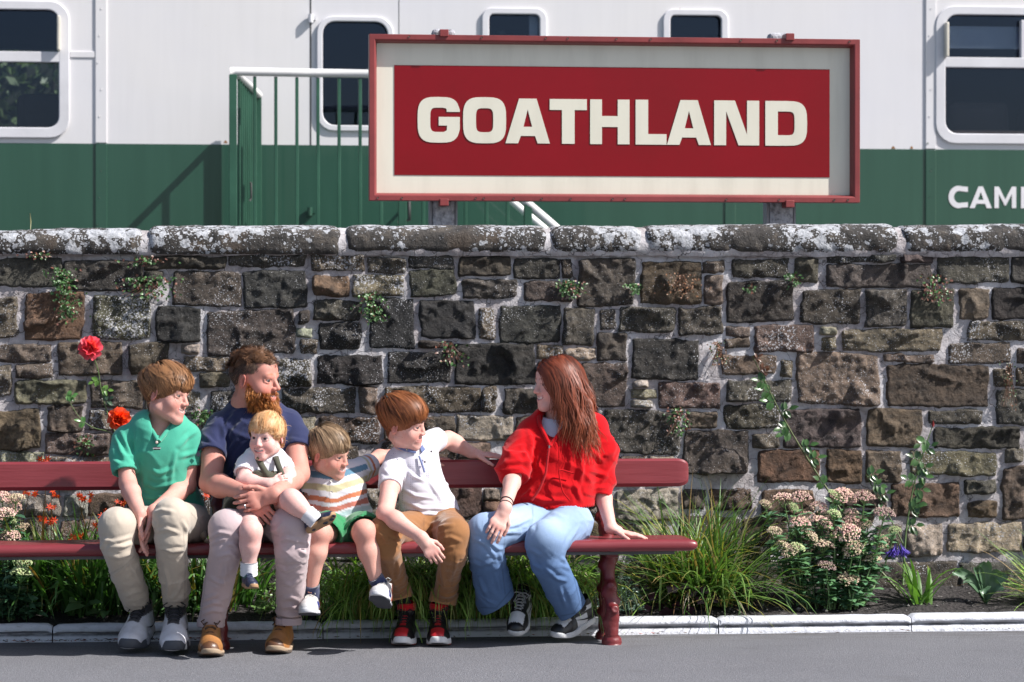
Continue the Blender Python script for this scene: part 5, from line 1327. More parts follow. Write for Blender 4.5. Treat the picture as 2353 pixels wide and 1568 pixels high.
def text_mesh(s, size, origin, xdir, zdir, col, parent, name="lettering", mat=None, ext=.0006):
    cu = bpy.data.curves.new(name, 'FONT'); cu.body = s; cu.size = size; cu.align_x = 'CENTER'; cu.align_y = 'CENTER'; cu.extrude = ext; cu.offset = size * .02
    o = bpy.data.objects.new(name, cu); COL.objects.link(o); dg = bpy.context.evaluated_depsgraph_get(); me = bpy.data.meshes.new_from_object(o.evaluated_get(dg)); bpy.data.objects.remove(o)
    xd = unit(xdir); zd = unit(np.asarray(zdir) - xd * np.dot(zdir, xd)); nd = np.cross(xd, zd); M = Matrix([[xd[0], zd[0], nd[0], origin[0]], [xd[1], zd[1], nd[1], origin[1]], [xd[2], zd[2], nd[2], origin[2]], [0, 0, 0, 1]])
    me.transform(M); me.materials.clear(); me.materials.append(mat or M_LETW); return put(name, me, parent)
text_mesh("SUPERDRY", .0075, px(360.7, 1030.8, -.1285), (1, 0, 0), (0, 0, 1), None, sh)
b = MB(); c = px(455.5, 1044, -.035); b.add([c + V3(0, 0, .013), c + V3(.011, .004, 0), c + V3(0, 0, -.013), c + V3(-.011, -.003, 0)], [[0, 3, 2, 1]], (.012, .014, .03)); b.obj("sleeve_badge", M_LACE, sh, cols=True)
KH = (.46, .395, .325)
def legs_tr(name, parent, pelvis, chains, col, cols=None, h=.0060, k=.02, seed=0, amp=.0045, strokes=(), inner=None, mat=None, extra=None, wrx=None, seams=None):
    allp = [p for ch in chains for p in pxs([c[:3] for c in ch])] + pxs([(l[0], l[2], l[3]) for l in pelvis] + [(l[1], l[2], l[4]) for l in pelvis])
    def bb(S):
        tor(S, pelvis, .04)
        for i, ch in enumerate(chains):
            pts = pxs([c[:3] for c in ch]); d = unit(pts[-1] - pts[-2]); cx = V3(*ch[-1][4]) if len(ch[-1]) > 4 else V3(0, 0, 0)
            S.sleeve(pts, [c[3] for c in ch], k, cx + (V3(0, -.85 * d[1], -.1) if len(ch) > 3 else 0))
        if extra: extra(S)
    def ww(v, n):
        out = np.zeros(len(v)); best = np.full(len(v), 9.0)
        for i, ch in enumerate(chains):
            pts = pxs([c[:3] for c in ch]); segs = [(pts[j], pts[j + 1]) for j in range(len(pts) - 1)]
            si, ti, dist = axial(v, segs); g = (si + ti) / len(segs); ax = unit(pts[-1] - pts[1]); m = dist < best; best = np.minimum(best, dist)
            wt = .30 + .35 * smooth01(g, .15, .3) + .75 * smooth01(g, .70, .98)
            f = folds(v, unit(ax + V3(.35, 0, 0)), 16, 4.5, amp, seed + 11 * i) + folds(v, unit(ax + V3(-.7, 0, .3)), 24, 6, amp * .7, seed + 31 + i)
            th = folds(v, unit(pts[1] - pts[0] + V3(.12, 0, 0)), 9, 16, amp, seed + 51 + i)
            out[m] = (f * wt * smooth01(g, .12, .26) + th * .5 * (1 - smooth01(g, .12, .26)))[m]
        if strokes: out = out + creases(v, n, strokes)
        if wrx is not None: out = out + wrx(v, n)
        return out
    return garment(name, parent, bb, bnd(allp, .13), h, mat or M_CLOTH, col, ww, parent=parent, cols=cols, seams=seams)
tr = legs_tr("trousers", p1, seams=([[(421, 1215), (426, 1290), (424, 1388)], [(372, 1264), (398, 1272), (426, 1270)], [(374, 1386), (432, 1384)], [(255, 1318), (285, 1302), (308, 1280)], [(290, 1396), (318, 1412), (340, 1388)], [(440, 1180), (462, 1206), (458, 1240)]], .72), pelvis=[(330, 472, 1178, .14, .14, .10), (318, 474, 1200, .12, .13, .105), (318, 470, 1222, .10, .12, .09)],
    chains=[[(352, 1208, .06, .090), (268, 1209, -.31, .071), (268, 1250, -.315, .069), (292, 1320, -.12, .066), (318, 1402, .09, .055, (-.30, 0, -.1))],
     [(438, 1205, .06, .092), (394, 1188, -.33, .073), (393, 1240, -.325, .069), (399, 1320, -.16, .062), (404, 1394, .02, .054)]], col=KH, seed=1, strokes=[([(232, 1240), (262, 1246), (304, 1234)],), ([(252, 1256), (285, 1256), (308, 1247)],), ([(229, 1262), (247, 1238)],), ([(240, 1275), (275, 1282), (312, 1268)],), ([(262, 1322), (306, 1284)],), ([(300, 1300), (322, 1340)],), ([(285, 1370), (330, 1352)],), ([(352, 1180), (372, 1172), (398, 1176)],), ([(360, 1222), (385, 1216), (412, 1226)],), ([(369, 1262), (395, 1268), (424, 1264)],), ([(420, 1200), (434, 1225), (436, 1250)],), ([(376, 1300), (388, 1340), (384, 1380)],), ([(418, 1330), (408, 1362), (392, 1378)],), ([(330, 1185), (350, 1200), (356, 1215)],), ([(440, 1185), (462, 1200)],), ([(300, 1160), (330, 1175)],)])
# cargo pocket
def pk(S):
    S.rc(px(434, 1196, -.07), px(462, 1222, -.03), .040, .040, .02, flat=(unit(V3(1, 0, .6)), .45))
garment("cargo_pocket", p1, pk, bnd(pxs([(420, 1170, -.1), (475, 1240, .02)]), .05), .006, M_CLOTH, (.47, .39, .30), lambda v, n: folds(v, V3(0, 0, 1), 40, 10, .005, 4), parent=tr)
def sock(P, W, top, r, col=(.008, .008, .010), low=(.055, 0, .085), cols=None):
    a = np.asarray(top, float); c_ = W(V3(*low)); b = MB(); n = 7; pts = [a + (c_ - a) * t for t in np.linspace(-.15, 1, n)]
    b.tube(pts, [r * (1 + .05 * (i % 2)) for i in range(n)], 18, col); return b.obj("sock", M_CLOTH, P, cols=True)
WSH = dict(color=sneaker_col((.60, .60, .65), None, [(lambda v: (v[:, 2] > .07) & (np.abs(v[:, 1]) < .021) & (v[:, 0] > .075) & (v[:, 0] < .180), (.06, .06, .07)), (lambda v: (v[:, 2] > .096) & (v[:, 0] > .05), (.05, .05, .06)), (lambda v: (v[:, 0] < .055) & (v[:, 2] > .045), (.05, .05, .06))]),
           solecolor=lambda v: np.where((v[:, 0:1] > .20) | (v[:, 2:3] < .012), (.06, .065, .08), np.where(v[:, 0:1] > .13, (.30, .31, .34), (.58, .58, .62))), sole=.036)
def dev(x, y, Y): return px(x, y, Y)
a, W = shoe(p1, pg(346, 1481) + V3(0, 0, .085), pg(289, 1504) + V3(0, 0, .003), (0.05, 0, 1), .335, WSH); sock(p1, W, px(319, 1396, .09), .035)
swoosh(W, .06, .155, .038, .034, 1, (.02, .02, .025), a, .047)
a, W = shoe(p1, pg(412, 1482) + V3(0, 0, .090), pg(394, 1509) + V3(0, 0, .003), (0, 0, 1), .335, WSH); sock(p1, W, px(404, 1388, .02), .035); swoosh(W, .07, .165, .038, .034, 1, (.02, .02, .025), a, .047)
def fringe_stop(zf, zs, zb, rag=.012):
    def f(p, root, l):
        lim = np.where(p[:, 0] > -.045, zs + (zf - zs) * smooth01(p[:, 0], .030, .068), zb + (zs - zb) * smooth01(p[:, 0], -.070, -.030))
        return p[:, 2] < lim + (l - .5) * rag * 2
    return f
rt = scalp_roots(6500, std_mask(.052, .004, -.080), 3)
hairdo(H1, rt, whorl_comb((-.080, .010, .105), .25, .30), lambda q, r: np.where(q[:, 2] > .03, .190, .10) * r.uniform(.85, 1.1, len(q)), 12, lambda q, t, l: (.004 + .030 * l) * (.15 + .85 * smooth01(q[:, 2], -.01, .10)), .0040, (.075, .030, .013), (.42, .205, .09), 5, parent=p1, grav=.45, clump=150, jit=.28, wave=.45, waveN=1.2, stop=fringe_stop(.022, -.022, -.105, .014), hug=-.10)

def flyaways(H, P, mask, comb, colA, colB, seed, n=170, L=.11, lift=.03):
    rt_ = scalp_roots(n, mask, seed + 500)
    hairdo(H, rt_, comb, lambda q, r: L * r.uniform(.5, 1.2, len(q)), 8, lambda q, t, l: (.012 + lift * l) * (.3 + .7 * t), .0013, colA, colB, seed, name="loose_hair", parent=P, jit=.55, wave=.5, waveN=1.4, grav=.2)
flyaways(H1, p1, std_mask(.06, .02, -.06), whorl_comb((-.080, .010, .105), .25, .30), (.16, .07, .03), (.45, .24, .11), 71)
# ---------------------------------------------------------------- father
SK2 = (.54, .255, .205)
p2 = person(600, 1250, .1, "bearded man in navy t-shirt and pale pink trousers holding a toddler on his lap")
B = Body()
def m2(x, y, z):
    top = std_mask(.066, .035, .02)(x, y, z); low = std_mask(.066, .004, -.075)(x, y, z); return np.maximum(top * .9, low * (.25 + .55 * smooth01(z, -.01, .07)))
H2 = Head(px(586, 872, .06), 1.06, 58, 2, 2, pxs([(566, 930, .10), (566, 985, .14)]), (.064, .080), SK2, child=0, smile=1.0, teeth=True, scalp=(.055, .032, .022), hairmask=m2, eyes_open=True, gaze=(1, -.2, 0), brow=(.33, .17, .09), nose=1.05, lip=(.50, .20, .18))
# beard tint
xl = H2.local(H2.V); bm = smooth01(-(xl[:, 2] + .050 - 1.0 * np.clip(.045 - xl[:, 0], 0, .04)), -.008, .010) * smooth01(xl[:, 0], -.004, .010) * (1 - np.exp(-((xl[:, 1] / .027) ** 4 + ((xl[:, 2] + .070) / .0135) ** 4)) * (xl[:, 0] > .07)) * (xl[:, 2] > -.135)
mu = (xl[:, 0] > .07) * np.exp(-((xl[:, 2] + .0555) / .006) ** 2) * (np.abs(xl[:, 1]) < .03)
bm = np.maximum(bm, mu * .9); H2.Cc = H2.Cc * (1 - bm[:, None]) + np.array((.30, .09, .025)) * bm[:, None]
B.head(H2)
arm(B, px(496, 990, .10), px(484, 1110, -.06), px(564, 1134, -.335), dict(Fd=V3(.62, -.10, -.72), Pn=V3(.15, 1, .15), T=V3(.7, -.1, .6), curl=(14, 22, 14), thumb=(.3, .1)), SK2, (.046, .052, .047, .050, .032), L=.195, seed=3)
hm = arm(B, px(674, 985, .12), px(686, 1088, -.04), px(632, 1136, -.365), dict(Fd=V3(-1, -.06, -.30), Pn=V3(-.1, 1, -.25), T=V3(-.25, 0, 1), curl=(14, 30, 18), thumb=(.35, -.15)), SK2, (.046, .052, .047, .050, .032), L=.195, seed=4)
B.obj(p2)
rk = hm['kn'][2]; band("wedding_ring", (rk + unit(V3(-1, -.1, -.35)) * .030 + V3(0, .004, 0), V3(-1, .15, -.38)), .0098, .006, M_METAL, (1, 1, 1), p2)
NAVY = (.018, .024, .075)
def b_(S):
    tor(S, [(520, 655, 962, .10, .12, .085), (508, 672, 1000, .09, .11, .125), (512, 668, 1060, .10, .12, .13), (512, 690, 1120, .12, .14, .13), (516, 700, 1165, .14, .15, .125)], .04)
    S.rc(px(512, 985, .10), px(660, 972, .12), .068, .065, .02); S.rc(px(540, 958, .12), px(622, 952, .13), .056, .054, .04)
    a = pxs([(505, 990, .09), (491, 1015, .06), (485, 1048, .0)]); S.sleeve(a, [.070, .069, .066])
    a = pxs([(662, 982, .11), (678, 1005, .085), (682, 1037, .03)]); S.sleeve(a, [.068, .066, .064])
    S.chain(pxs([(572, 905, .09), (568, 958, .125)]), [.068, .071], .01, '-')
ts = garment("t_shirt", p2, b_, bnd(pxs([(450, 930, -.08), (720, 1180, .30)]), .05), .0068, M_CLOTH, NAVY, lambda v, n: folds(v, V3(.5, 0, 1), 13, 4, .005, 21) + folds(v, V3(-.6, 0, 1), 18, 5, .0035, 25) + creases(v, n, [([(513, 1001), (525, 970), (540, 949)],), ([(510, 975), (517, 1028)],), ([(530, 1005), (545, 980), (560, 968)],), ([(524, 1040), (545, 1010)],), ([(520, 1075), (548, 1050)],), ([(660, 985), (645, 1000), (640, 1030)],), ([(656, 1010), (640, 1050)],), ([(470, 1000), (495, 1025)],), ([(465, 1020), (500, 1034)],), ([(668, 1010), (700, 1018)],), ([(518, 1100), (545, 1080)],), ([(690, 1100), (680, 1140)],)], 4.5, .008), parent=p2)
trim(ts, [(530, 925, .10), (545, 945, .05), (572, 962, .025), (605, 958, .03), (632, 938, .07), (640, 925, .12), (620, 912, .19), (580, 905, .21), (545, 910, .18), (530, 925, .10)], .009, (.016, .021, .066))
PINK = (.46, .36, .37)
legs_tr("trousers", p2, seams=([[(706, 1240), (704, 1330), (690, 1410)], [(478, 1270), (470, 1350), (460, 1425)], [(600, 1222), (640, 1232)]], .75), pelvis=[(510, 690, 1180, .16, .16, .11), (505, 700, 1210, .14, .14, .12), (510, 695, 1228, .10, .10, .10)],
    chains=[[(560, 1205, .05, .098), (523, 1214, -.33, .075), (520, 1262, -.33, .069), (502, 1345, -.20, .064), (486, 1428, -.10, .056), (484, 1438, -.10, .056)],
     [(646, 1205, .05, .098), (668, 1208, -.33, .079), (672, 1262, -.33, .073), (668, 1345, -.20, .064), (663, 1422, -.05, .052), (663, 1432, -.05, .052)]], col=PINK, seed=5, amp=.0045, strokes=[([(482, 1236), (504, 1224), (530, 1228)],), ([(480, 1252), (515, 1238)],), ([(552, 1266), (535, 1251), (520, 1250)],), ([(556, 1240), (540, 1228)],), ([(500, 1280), (530, 1272), (545, 1285)],), ([(478, 1325), (505, 1340), (530, 1335)],), ([(457, 1417), (485, 1402), (513, 1405)],), ([(462, 1398), (490, 1384), (508, 1388)],), ([(470, 1378), (498, 1366)],), ([(520, 1300), (512, 1345)],), ([(601, 1226), (635, 1219), (650, 1200)],), ([(640, 1245), (660, 1238), (690, 1246)],), ([(709, 1254), (689, 1240)],), ([(704, 1275), (684, 1262)],), ([(636, 1300), (656, 1312), (690, 1300)],), ([(690, 1330), (670, 1345), (648, 1340)],), ([(648, 1397), (668, 1392), (687, 1405)],), ([(646, 1378), (668, 1372), (684, 1380)],), ([(650, 1412), (684, 1416)],), ([(575, 1210), (610, 1216)],)])
for (x, y) in ((484.5, 1434), (663, 1430)):
    def cf(S, x=x, y=y):
        a, c_ = px(x + .3, y - 11, -.095), px(x, y + 6, -.095); S.rc(a, c_, .061 if x < 600 else .057, .061 if x < 600 else .057, .004); S.cutcap(c_, (0, 0, -1), .12); S.cutcap(a, (0, 0, 1), .12); S.rc(c_ - (0, 0, .1), c_ + (0, 0, .1), .050, .050, .002, '-')
    garment("turn_up", p2, cf, bnd([px(x, y, -.095)], .10), .005, M_CLOTH, (.44, .34, .35), lambda v, n: folds(v, V3(1, 0, 0), 12, 20, .003, 3), parent=p2)
TAN = dict(color=lambda v: np.where(((v[:, 0:1] > .248)), (.15, .065, .028), (.42, .185, .062)) * (1 - .25 * smooth01(v[:, 0:1], .17, .24)), solecolor=lambda v: np.where(v[:, 2:3] > .016, (.34, .25, .17), (.10, .075, .06)), sole=.022, mat=M_LEATH, high=.012, nlace=3)
shoe(p2, pg(490, 1486), pg(480, 1513), (0, 0, 1), .285, TAN, lacecol=(.09, .05, .03)); shoe(p2, pg(672, 1480), pg(627, 1506), (0, 0, 1), .285, TAN, lacecol=(.09, .05, .03))
# hair: short curls on top, faded sides, full beard
rt = scalp_roots(5200, std_mask(.068, .050, .045), 5)
hairdo(H2, rt, lambda p, r0, t: V3(.75, 0, .05) + unit_rows(r0 - V3(-.014, 0, .0)) * .45, lambda q, r: (.031 + .014 * (q[:, 2] > .09)) * r.uniform(.7, 1.25, len(q)), 6, lambda q, t, l: .003 + .024 * l * t, .0030, (.060, .028, .015), (.24, .118, .060), 8, parent=p2, wave=.5, waveN=1.2, jit=.45, clump=220)
rt = scalp_roots(3000, lambda x, y, z: std_mask(.070, .012, -.045)(x, y, z) * (z < .075), 6)
hairdo(H2, rt, lambda p, r0, t: V3(-.15, 0, -.6) + unit_rows(r0 - V3(-.014, 0, .034)) * .5, lambda q, r: np.interp(q[:, 2], [-.03, .07], [.003, .020]) * r.uniform(.7, 1.2, len(q)), 3, lambda q, t, l: .001 + .006 * l * t, .0028, (.045, .025, .017), (.10, .06, .04), 9, parent=p2, jit=.2)
def beard_roots(n, seed, fn):
    r = np.random.default_rng(seed); xl = H2.local(H2.V); w = fn(xl); idx = r.choice(len(xl), n, p=w / w.sum()); return xl[idx]
rt = beard_roots(6500, 3, lambda x: bm ** 2)
hairdo(H2, rt, lambda p, r0, t: np.stack([.25 + 1.2 * (r0[:, 0] - .03) * 6, r0[:, 1] * 7, np.full(len(r0), -.8)], 1), lambda q, r: np.where((q[:, 2] > -.063) & (q[:, 0] > .07), .006, np.interp(q[:, 2], [-.11, -.05], [.040, .018])) * r.uniform(.7, 1.2, len(q)), 5, 0.0, .0022, (.22, .060, .014), (.56, .245, .075), 12, name="beard", parent=p2, wave=.35, jit=.35, clump=300)
# ---------------------------------------------------------------- toddler on the father's lap
SK3 = (.72, .47, .43)
p3 = person(612, 1160, -.15, "red-haired toddler in white t-shirt and olive dungarees sitting on the man's lap")
B = Body()
m3 = std_mask(.048, .000, -.06)
H3 = Head(px(612, 1003, -.16), .84, -26, 4, -3, pxs([(607, 1046, -.13), (606, 1075, -.12)]), (.040, .052), SK3, child=1.0, smile=.9, teeth=True, scalp=(.50, .22, .085), hairmask=m3, brow=(.55, .33, .22), eyes_open=True, eye=(.05, .09, .12), nose=.65, gaze=(1, .25, 0), lip=(.55, .16, .16), h=.0024)
B.head(H3)
arm(B, px(568, 1060, -.14), px(560, 1107, -.22), px(618, 1113, -.285), dict(Fd=V3(1, -.15, .35), Pn=V3(.1, .8, -.5), T=V3(-.2, .3, 1), curl=(25, 40, 20)), SK3, (.032, .033, .032, .033, .022), L=.095, h=.003, seed=6)
arm(B, px(646, 1058, -.12), px(664, 1092, -.16), px(657, 1108, -.26), dict(Fd=V3(-.8, -.3, -.35), Pn=V3(0, 1, -.3), T=V3(-.3, -.2, 1), curl=(35, 55, 30)), SK3, (.032, .033, .031, .031, .022), L=.095, h=.003, seed=7)
leg(B, pxs([(566, 1160, -.17), (577, 1220, -.41), (574, 1252, -.41), (572, 1306, -.39)]), [.052, .041, .039, .028], SK3, .0045, 1, px(577, 1224, -.42))
leg(B, pxs([(640, 1165, -.17), (668, 1150, -.39), (684, 1163, -.41), (716, 1190, -.42)]), [.050, .040, .038, .028], SK3, .0045, 2, px(668, 1148, -.40))
B.obj(p3)
def b_(S):
    tor(S, [(574, 645, 1046, -.13, -.11, .05), (562, 656, 1062, -.13, -.11, .066), (556, 660, 1100, -.13, -.12, .075), (554, 664, 1150, -.13, -.12, .08)])
    S.sleeve(pxs([(578, 1054, -.13), (566, 1068, -.15), (561, 1089, -.19)]), [.042, .044, .046], .015); S.sleeve(pxs([(638, 1054, -.12), (650, 1066, -.13), (657, 1083, -.15)]), [.040, .041, .042], .015)
    S.chain(pxs([(609, 1020, -.14), (606, 1052, -.13)]), [.042, .046], .008, '-')
garment("t_shirt", p3, b_, bnd(pxs([(540, 1030, -.22), (675, 1150, -.04)]), .03), .005, M_CLOTH, (.72, .70, .74), lambda v, n: folds(v, V3(.5, 0, 1), 30, 8, .003, 61), parent=p3)
OLV = (.085, .085, .060)
def b_(S):
    tor(S, [(582, 658, 1082, -.145, -.135, .074), (562, 664, 1094, -.14, -.13, .082), (556, 668, 1112, -.13, -.12, .088), (550, 672, 1140, -.13, -.12, .092), (548, 672, 1165, -.13, -.12, .090)])
    S.plane(px(620, 1085, -.2), (.08, 0, 1)); S.sleeve(pxs([(575, 1158, -.16), (552, 1164, -.24), (545, 1172, -.28)]), [.066, .064, .060], .02); S.sleeve(pxs([(638, 1162, -.16), (652, 1160, -.24), (656, 1160, -.27)]), [.064, .060, .058], .02)
dg_ = garment("dungarees", p3, b_, bnd(pxs([(535, 1080, -.3), (680, 1190, -.02)]), .03), .0055, M_CLOTH, OLV, lambda v, n: folds(v, V3(.4, 0, 1), 24, 7, .006, 63), parent=p3)
def ribbon(P, pts, w, col, nm, mat=None, th=.002, side=None, ctr=None, tilt=.5):
    q = np.array(pxs(pts)); t = np.linspace(0, len(q) - 1, len(q) * 5); Q = np.stack([np.interp(t, np.arange(len(q)), q[:, i]) for i in range(3)], -1)
    for _ in range(3): Q[1:-1] = (Q[:-2] + 2 * Q[1:-1] + Q[2:]) / 4
    tn = np.gradient(Q, axis=0); tn /= np.linalg.norm(tn, axis=1)[:, None]; s_ = np.cross(tn, np.asarray(side) if side is not None else V3(0, -1, 0)); s_ /= np.linalg.norm(s_, axis=1)[:, None]; nn = np.cross(s_, tn)
    if ctr is not None:
        rd_ = Q - np.asarray(ctr); rd_[:, 2] = 0; rd_ /= np.linalg.norm(rd_, axis=1)[:, None]; s_ = rd_ * tilt + V3(0, 0, -1); s_ /= np.linalg.norm(s_, axis=1)[:, None]; nn = np.cross(s_, tn)
    rows = [Q + s_ * a * w / 2 + nn * c * th for a, c in ((-1, -1), (1, -1), (1, 1), (-1, 1))]
    b = MB(); b.grid(np.stack(rows, 1), col, wrap=True); return b.obj(nm, mat or M_CLOTH, P, cols=True)
ribbon(dg_, [(616, 1094, -.232), (604, 1076, -.224), (594, 1056, -.205), (588, 1041, -.155), (590, 1036, -.08)], .027, (.075, .075, .052), "strap")
ribbon(dg_, [(648, 1092, -.228), (640, 1072, -.218), (634, 1053, -.195), (632, 1040, -.14), (630, 1036, -.06)], .026, (.07, .07, .05), "strap")
ribbon(dg_, [(585, 1038, -.12), (568, 1040, -.13), (550, 1058, -.15), (541, 1080, -.16), (543, 1105, -.15), (552, 1125, -.14)], .022, (.07, .07, .05), "strap", side=(.6, -.8, 0))
for x, y in ((592, 1054), (627, 1085)):
    b = MB(); c = px(x, y, -.222); b.tube([c, c + V3(0, -.004, 0)], [.007, .006], 12, (.10, .075, .05)); b.obj("button", M_LACE, dg_, cols=True)
NVY = dict(color=sneaker_col((.018, .024, .055), None, [(lambda v: (v[:, 2] > .075) & (v[:, 2] < .105) & (v[:, 0] < .13) & (v[:, 0] > .05), (.02, .13, .11))]), solecolor=flatc((.36, .21, .11)), sole=.032, nlace=3, bow=False)
def tsock(pts, r, col=(.66, .65, .68)):
    b = MB(); q = np.array(pxs(pts)); t = np.linspace(0, 1, 9)[:, None]; Q = q[0] * (1 - t) + q[-1] * t; b.tube(Q, [r * (1.06 if i % 2 else 1.0) for i in range(9)], 18, col); return b.obj("sock", M_CLOTH, p3, cols=True)
tsock([(572, 1291, -.395), (572, 1322, -.385)], .036); tsock([(704, 1178, -.415), (727, 1199, -.425)], .036)
shoe(p3, px(566, 1347, -.37), px(583, 1356, -.50), (0, 0, 1), .145, NVY, lacecol=(.02, .03, .06))
so, W = shoe(p3, px(724, 1216, -.42), px(772, 1188, -.46), (-.45, .55, .55), .150, NVY, lacecol=None)
for x, y in ((.06, 0), (.175, .0), (.235, .0)):
    b = MB(); c = W(V3(x, y, -.001)); dn = unit(W(V3(x, y, -.01)) - c); b.tube([c, c + dn * .0015], [.012 if x > .1 else .008, .010 if x > .1 else .007], 14, (.03, .035, .06)); b.obj("sole_stud", M_SOLE, so, cols=True)
rt = scalp_roots(4200, m3, 11)
hairdo(H3, rt, whorl_comb((-.06, -.01, .11), .30, .25), lambda q, r: np.where(q[:, 2] > .03, .150, .075) * r.uniform(.8, 1.15, len(q)), 10, lambda q, t, l: .003 + .013 * l, .0034, (.50, .23, .085), (.88, .58, .32), 13, parent=p3, grav=.25, clump=140, jit=.20, wave=.32, stop=fringe_stop(.040, .002, -.060, .02), hug=-.02)
# curls at the nape
rt = scalp_roots(500, lambda x, y, z: (x < -.05) * (z < -.005) * (z > -.05), 12)
hairdo(H3, rt, lambda p, r0, t: np.stack([np.full(len(p), -.9), np.sign(r0[:, 1]) * .5, np.full(len(p), -.35)], 1), .05, 8, lambda q, t, l: .006 + .01 * l, .0030, (.55, .27, .10), (.90, .62, .36), 14, parent=p3, wave=.9, waveN=.8, clump=40, jit=.3)

flyaways(H3, p3, std_mask(.06, .02, -.05), whorl_comb((-.06, -.01, .11), .30, .25), (.55, .28, .12), (.9, .65, .4), 73, 160, .09, .025)
# ---------------------------------------------------------------- boy in the striped polo
SK4 = (.61, .345, .28)
p4 = person(785, 1240, .1, "small fair-haired boy in striped polo shirt and green shorts, arm along the backrest")
B = Body()
m4 = std_mask(.045, -.004, -.075)
H4 = Head(px(755, 1042, .05), .91, 54, 10, 8, pxs([(757, 1085, .09), (760, 1115, .12), (762, 1130, .11)]), (.043, .052, .06), SK4, child=.8, smile=1.3, teeth=True, scalp=(.16, .10, .055), hairmask=m4, brow=(.36, .22, .13), nose=.6, h=.0025, eyes_open=True, gaze=(1, -.2, 0))
B.head(H4)
arm(B, px(822, 1080, .16), px(872, 1050, .30), px(978, 1052, .335), dict(Fd=V3(1, -.05, -.05), Pn=V3(0, .2, -1), T=V3(0, -1, -.1), curl=(5, 12, 10)), SK4, (.032, .035, .031, .032, .022), L=.130, h=.0033, seed=8)
arm(B, px(722, 1090, .13), px(710, 1150, .15), px(716, 1208, .06), dict(Fd=V3(.1, -.3, -1), Pn=V3(0, .5, -1), T=V3(1, 0, 0)), SK4, (.032, .035, .031, .032, .022), L=.130, h=.004, seed=9)
leg(B, pxs([(768, 1222, .10), (733, 1226, -.19), (726, 1268, -.20), (715, 1352, -.17)]), [.062, .047, .044, .028], SK4, .005, 3, px(733, 1224, -.20))
leg(B, pxs([(826, 1222, .10), (837, 1224, -.19), (848, 1268, -.20), (865, 1336, -.22)]), [.062, .047, .044, .028], SK4, .005, 4, px(837, 1222, -.20))
B.obj(p4)
ST = [(1000, (.66, .64, .68)), (1082, (.10, .21, .30)), (1096, (.66, .64, .68)), (1109, (.50, .45, .28)), (1124, (.66, .64, .68)), (1138, (.52, .17, .085)), (1149, (.66, .64, .68)), (1158, (.48, .16, .12)), (1170, (.66, .64, .68)), (1175, (.42, .52, .55)), (1186, (.66, .64, .68)), (1193, (.12, .24, .34)), (1203, (.66, .64, .68)), (1208, (.48, .44, .28)), (1213, (.12, .24, .34))]
zst = np.array([px(770, y, .06)[2] for y, _ in ST]); cst = np.array([c for _, c in ST])
def stripes(v):
    cx = px(773, 1150, .1)[0]; z = v[:, 2] - .35 * np.maximum(0, v[:, 0] - cx) * .55 + .012 * np.exp(-((v[:, 0] - cx + .02) / .05) ** 2) + .004 * vnoise(v * 18, 3) + .02 * np.maximum(0, cx - .05 - v[:, 0])
    i = np.clip(np.searchsorted(-zst, -z) - 1, 0, len(cst) - 1); C = cst[i]
    # sleeve stripes run round the raised arm
    a = px(812, 1080, .16); d = unit(px(856, 1070, .24) - a); t = (v - a) @ d; m = (t > .028) & (v[:, 2] > px(0, 1112, .1)[2]) & (v[:, 0] > cx + .06)
    C[m] = np.where(((t[m] > .062) & (t[m] < .078))[:, None], (.56, .19, .09), np.where(((t[m] > .034) & (t[m] < .046))[:, None], (.50, .46, .30), (.66, .64, .68)))
    return C
def b_(S):
    tor(S, [(722, 818, 1090, .11, .14, .062), (711, 832, 1112, .10, .13, .085), (711, 840, 1145, .10, .12, .094), (716, 850, 1180, .10, .12, .098), (720, 860, 1212, .10, .12, .095)])
    S.rc(px(735, 1094, .12), px(808, 1086, .15), .050, .050, .02)
    S.sleeve(pxs([(808, 1086, .15), (832, 1078, .18), (852, 1069, .23)]), [.054, .054, .054], .02); S.sleeve(pxs([(726, 1096, .12), (714, 1112, .12), (711, 1132, .12)]), [.050, .050, .048], .02)
    S.chain(pxs([(757, 1065, .07), (758, 1096, .10)]), [.048, .052], .008, '-')
po = garment("polo_shirt", p4, b_, bnd(pxs([(695, 1070, -.02), (870, 1225, .26)]), .04), .0044, M_CLOTH, (1, 1, 1), lambda v, n: folds(v, V3(.4, 0, 1), 20, 5, .0045, 71), parent=p4, cols=stripes, seams=([[(757, 1112), (757, 1156)], [(751, 1156), (773, 1156)]], .7))
ribbon(po, [(759, 1108, .035), (744, 1100, .045), (733, 1090, .07), (732, 1082, .11), (746, 1076, .155), (768, 1074, .165), (784, 1080, .13), (783, 1092, .085), (774, 1102, .055), (763, 1108, .035)], .030, (.085, .18, .26), 'collar', ctr=px(758, 1090, .10), tilt=.9)
for y in (1105, 1131):
    b = MB(); c = px(761.5, y, .015 if y < 1110 else .0); b.tube([c, c + V3(0, -.004, 0)], [.006, .0055], 12, (.6, .58, .55)); b.obj("button", M_LACE, po, cols=True)
GRN = (.030, .22, .085)
legs_tr("shorts", p4, [(725, 862, 1206, .12, .12, .085), (724, 868, 1222, .10, .10, .085)], [[(768, 1222, .08, .084), (752, 1224, -.04, .086), (743, 1230, -.10, .088, (0, .3, -.4))], [(826, 1220, .08, .084), (832, 1220, -.03, .086), (837, 1225, -.09, .088, (0, .3, -.4))]], GRN, seed=9, amp=.006, h=.0055)
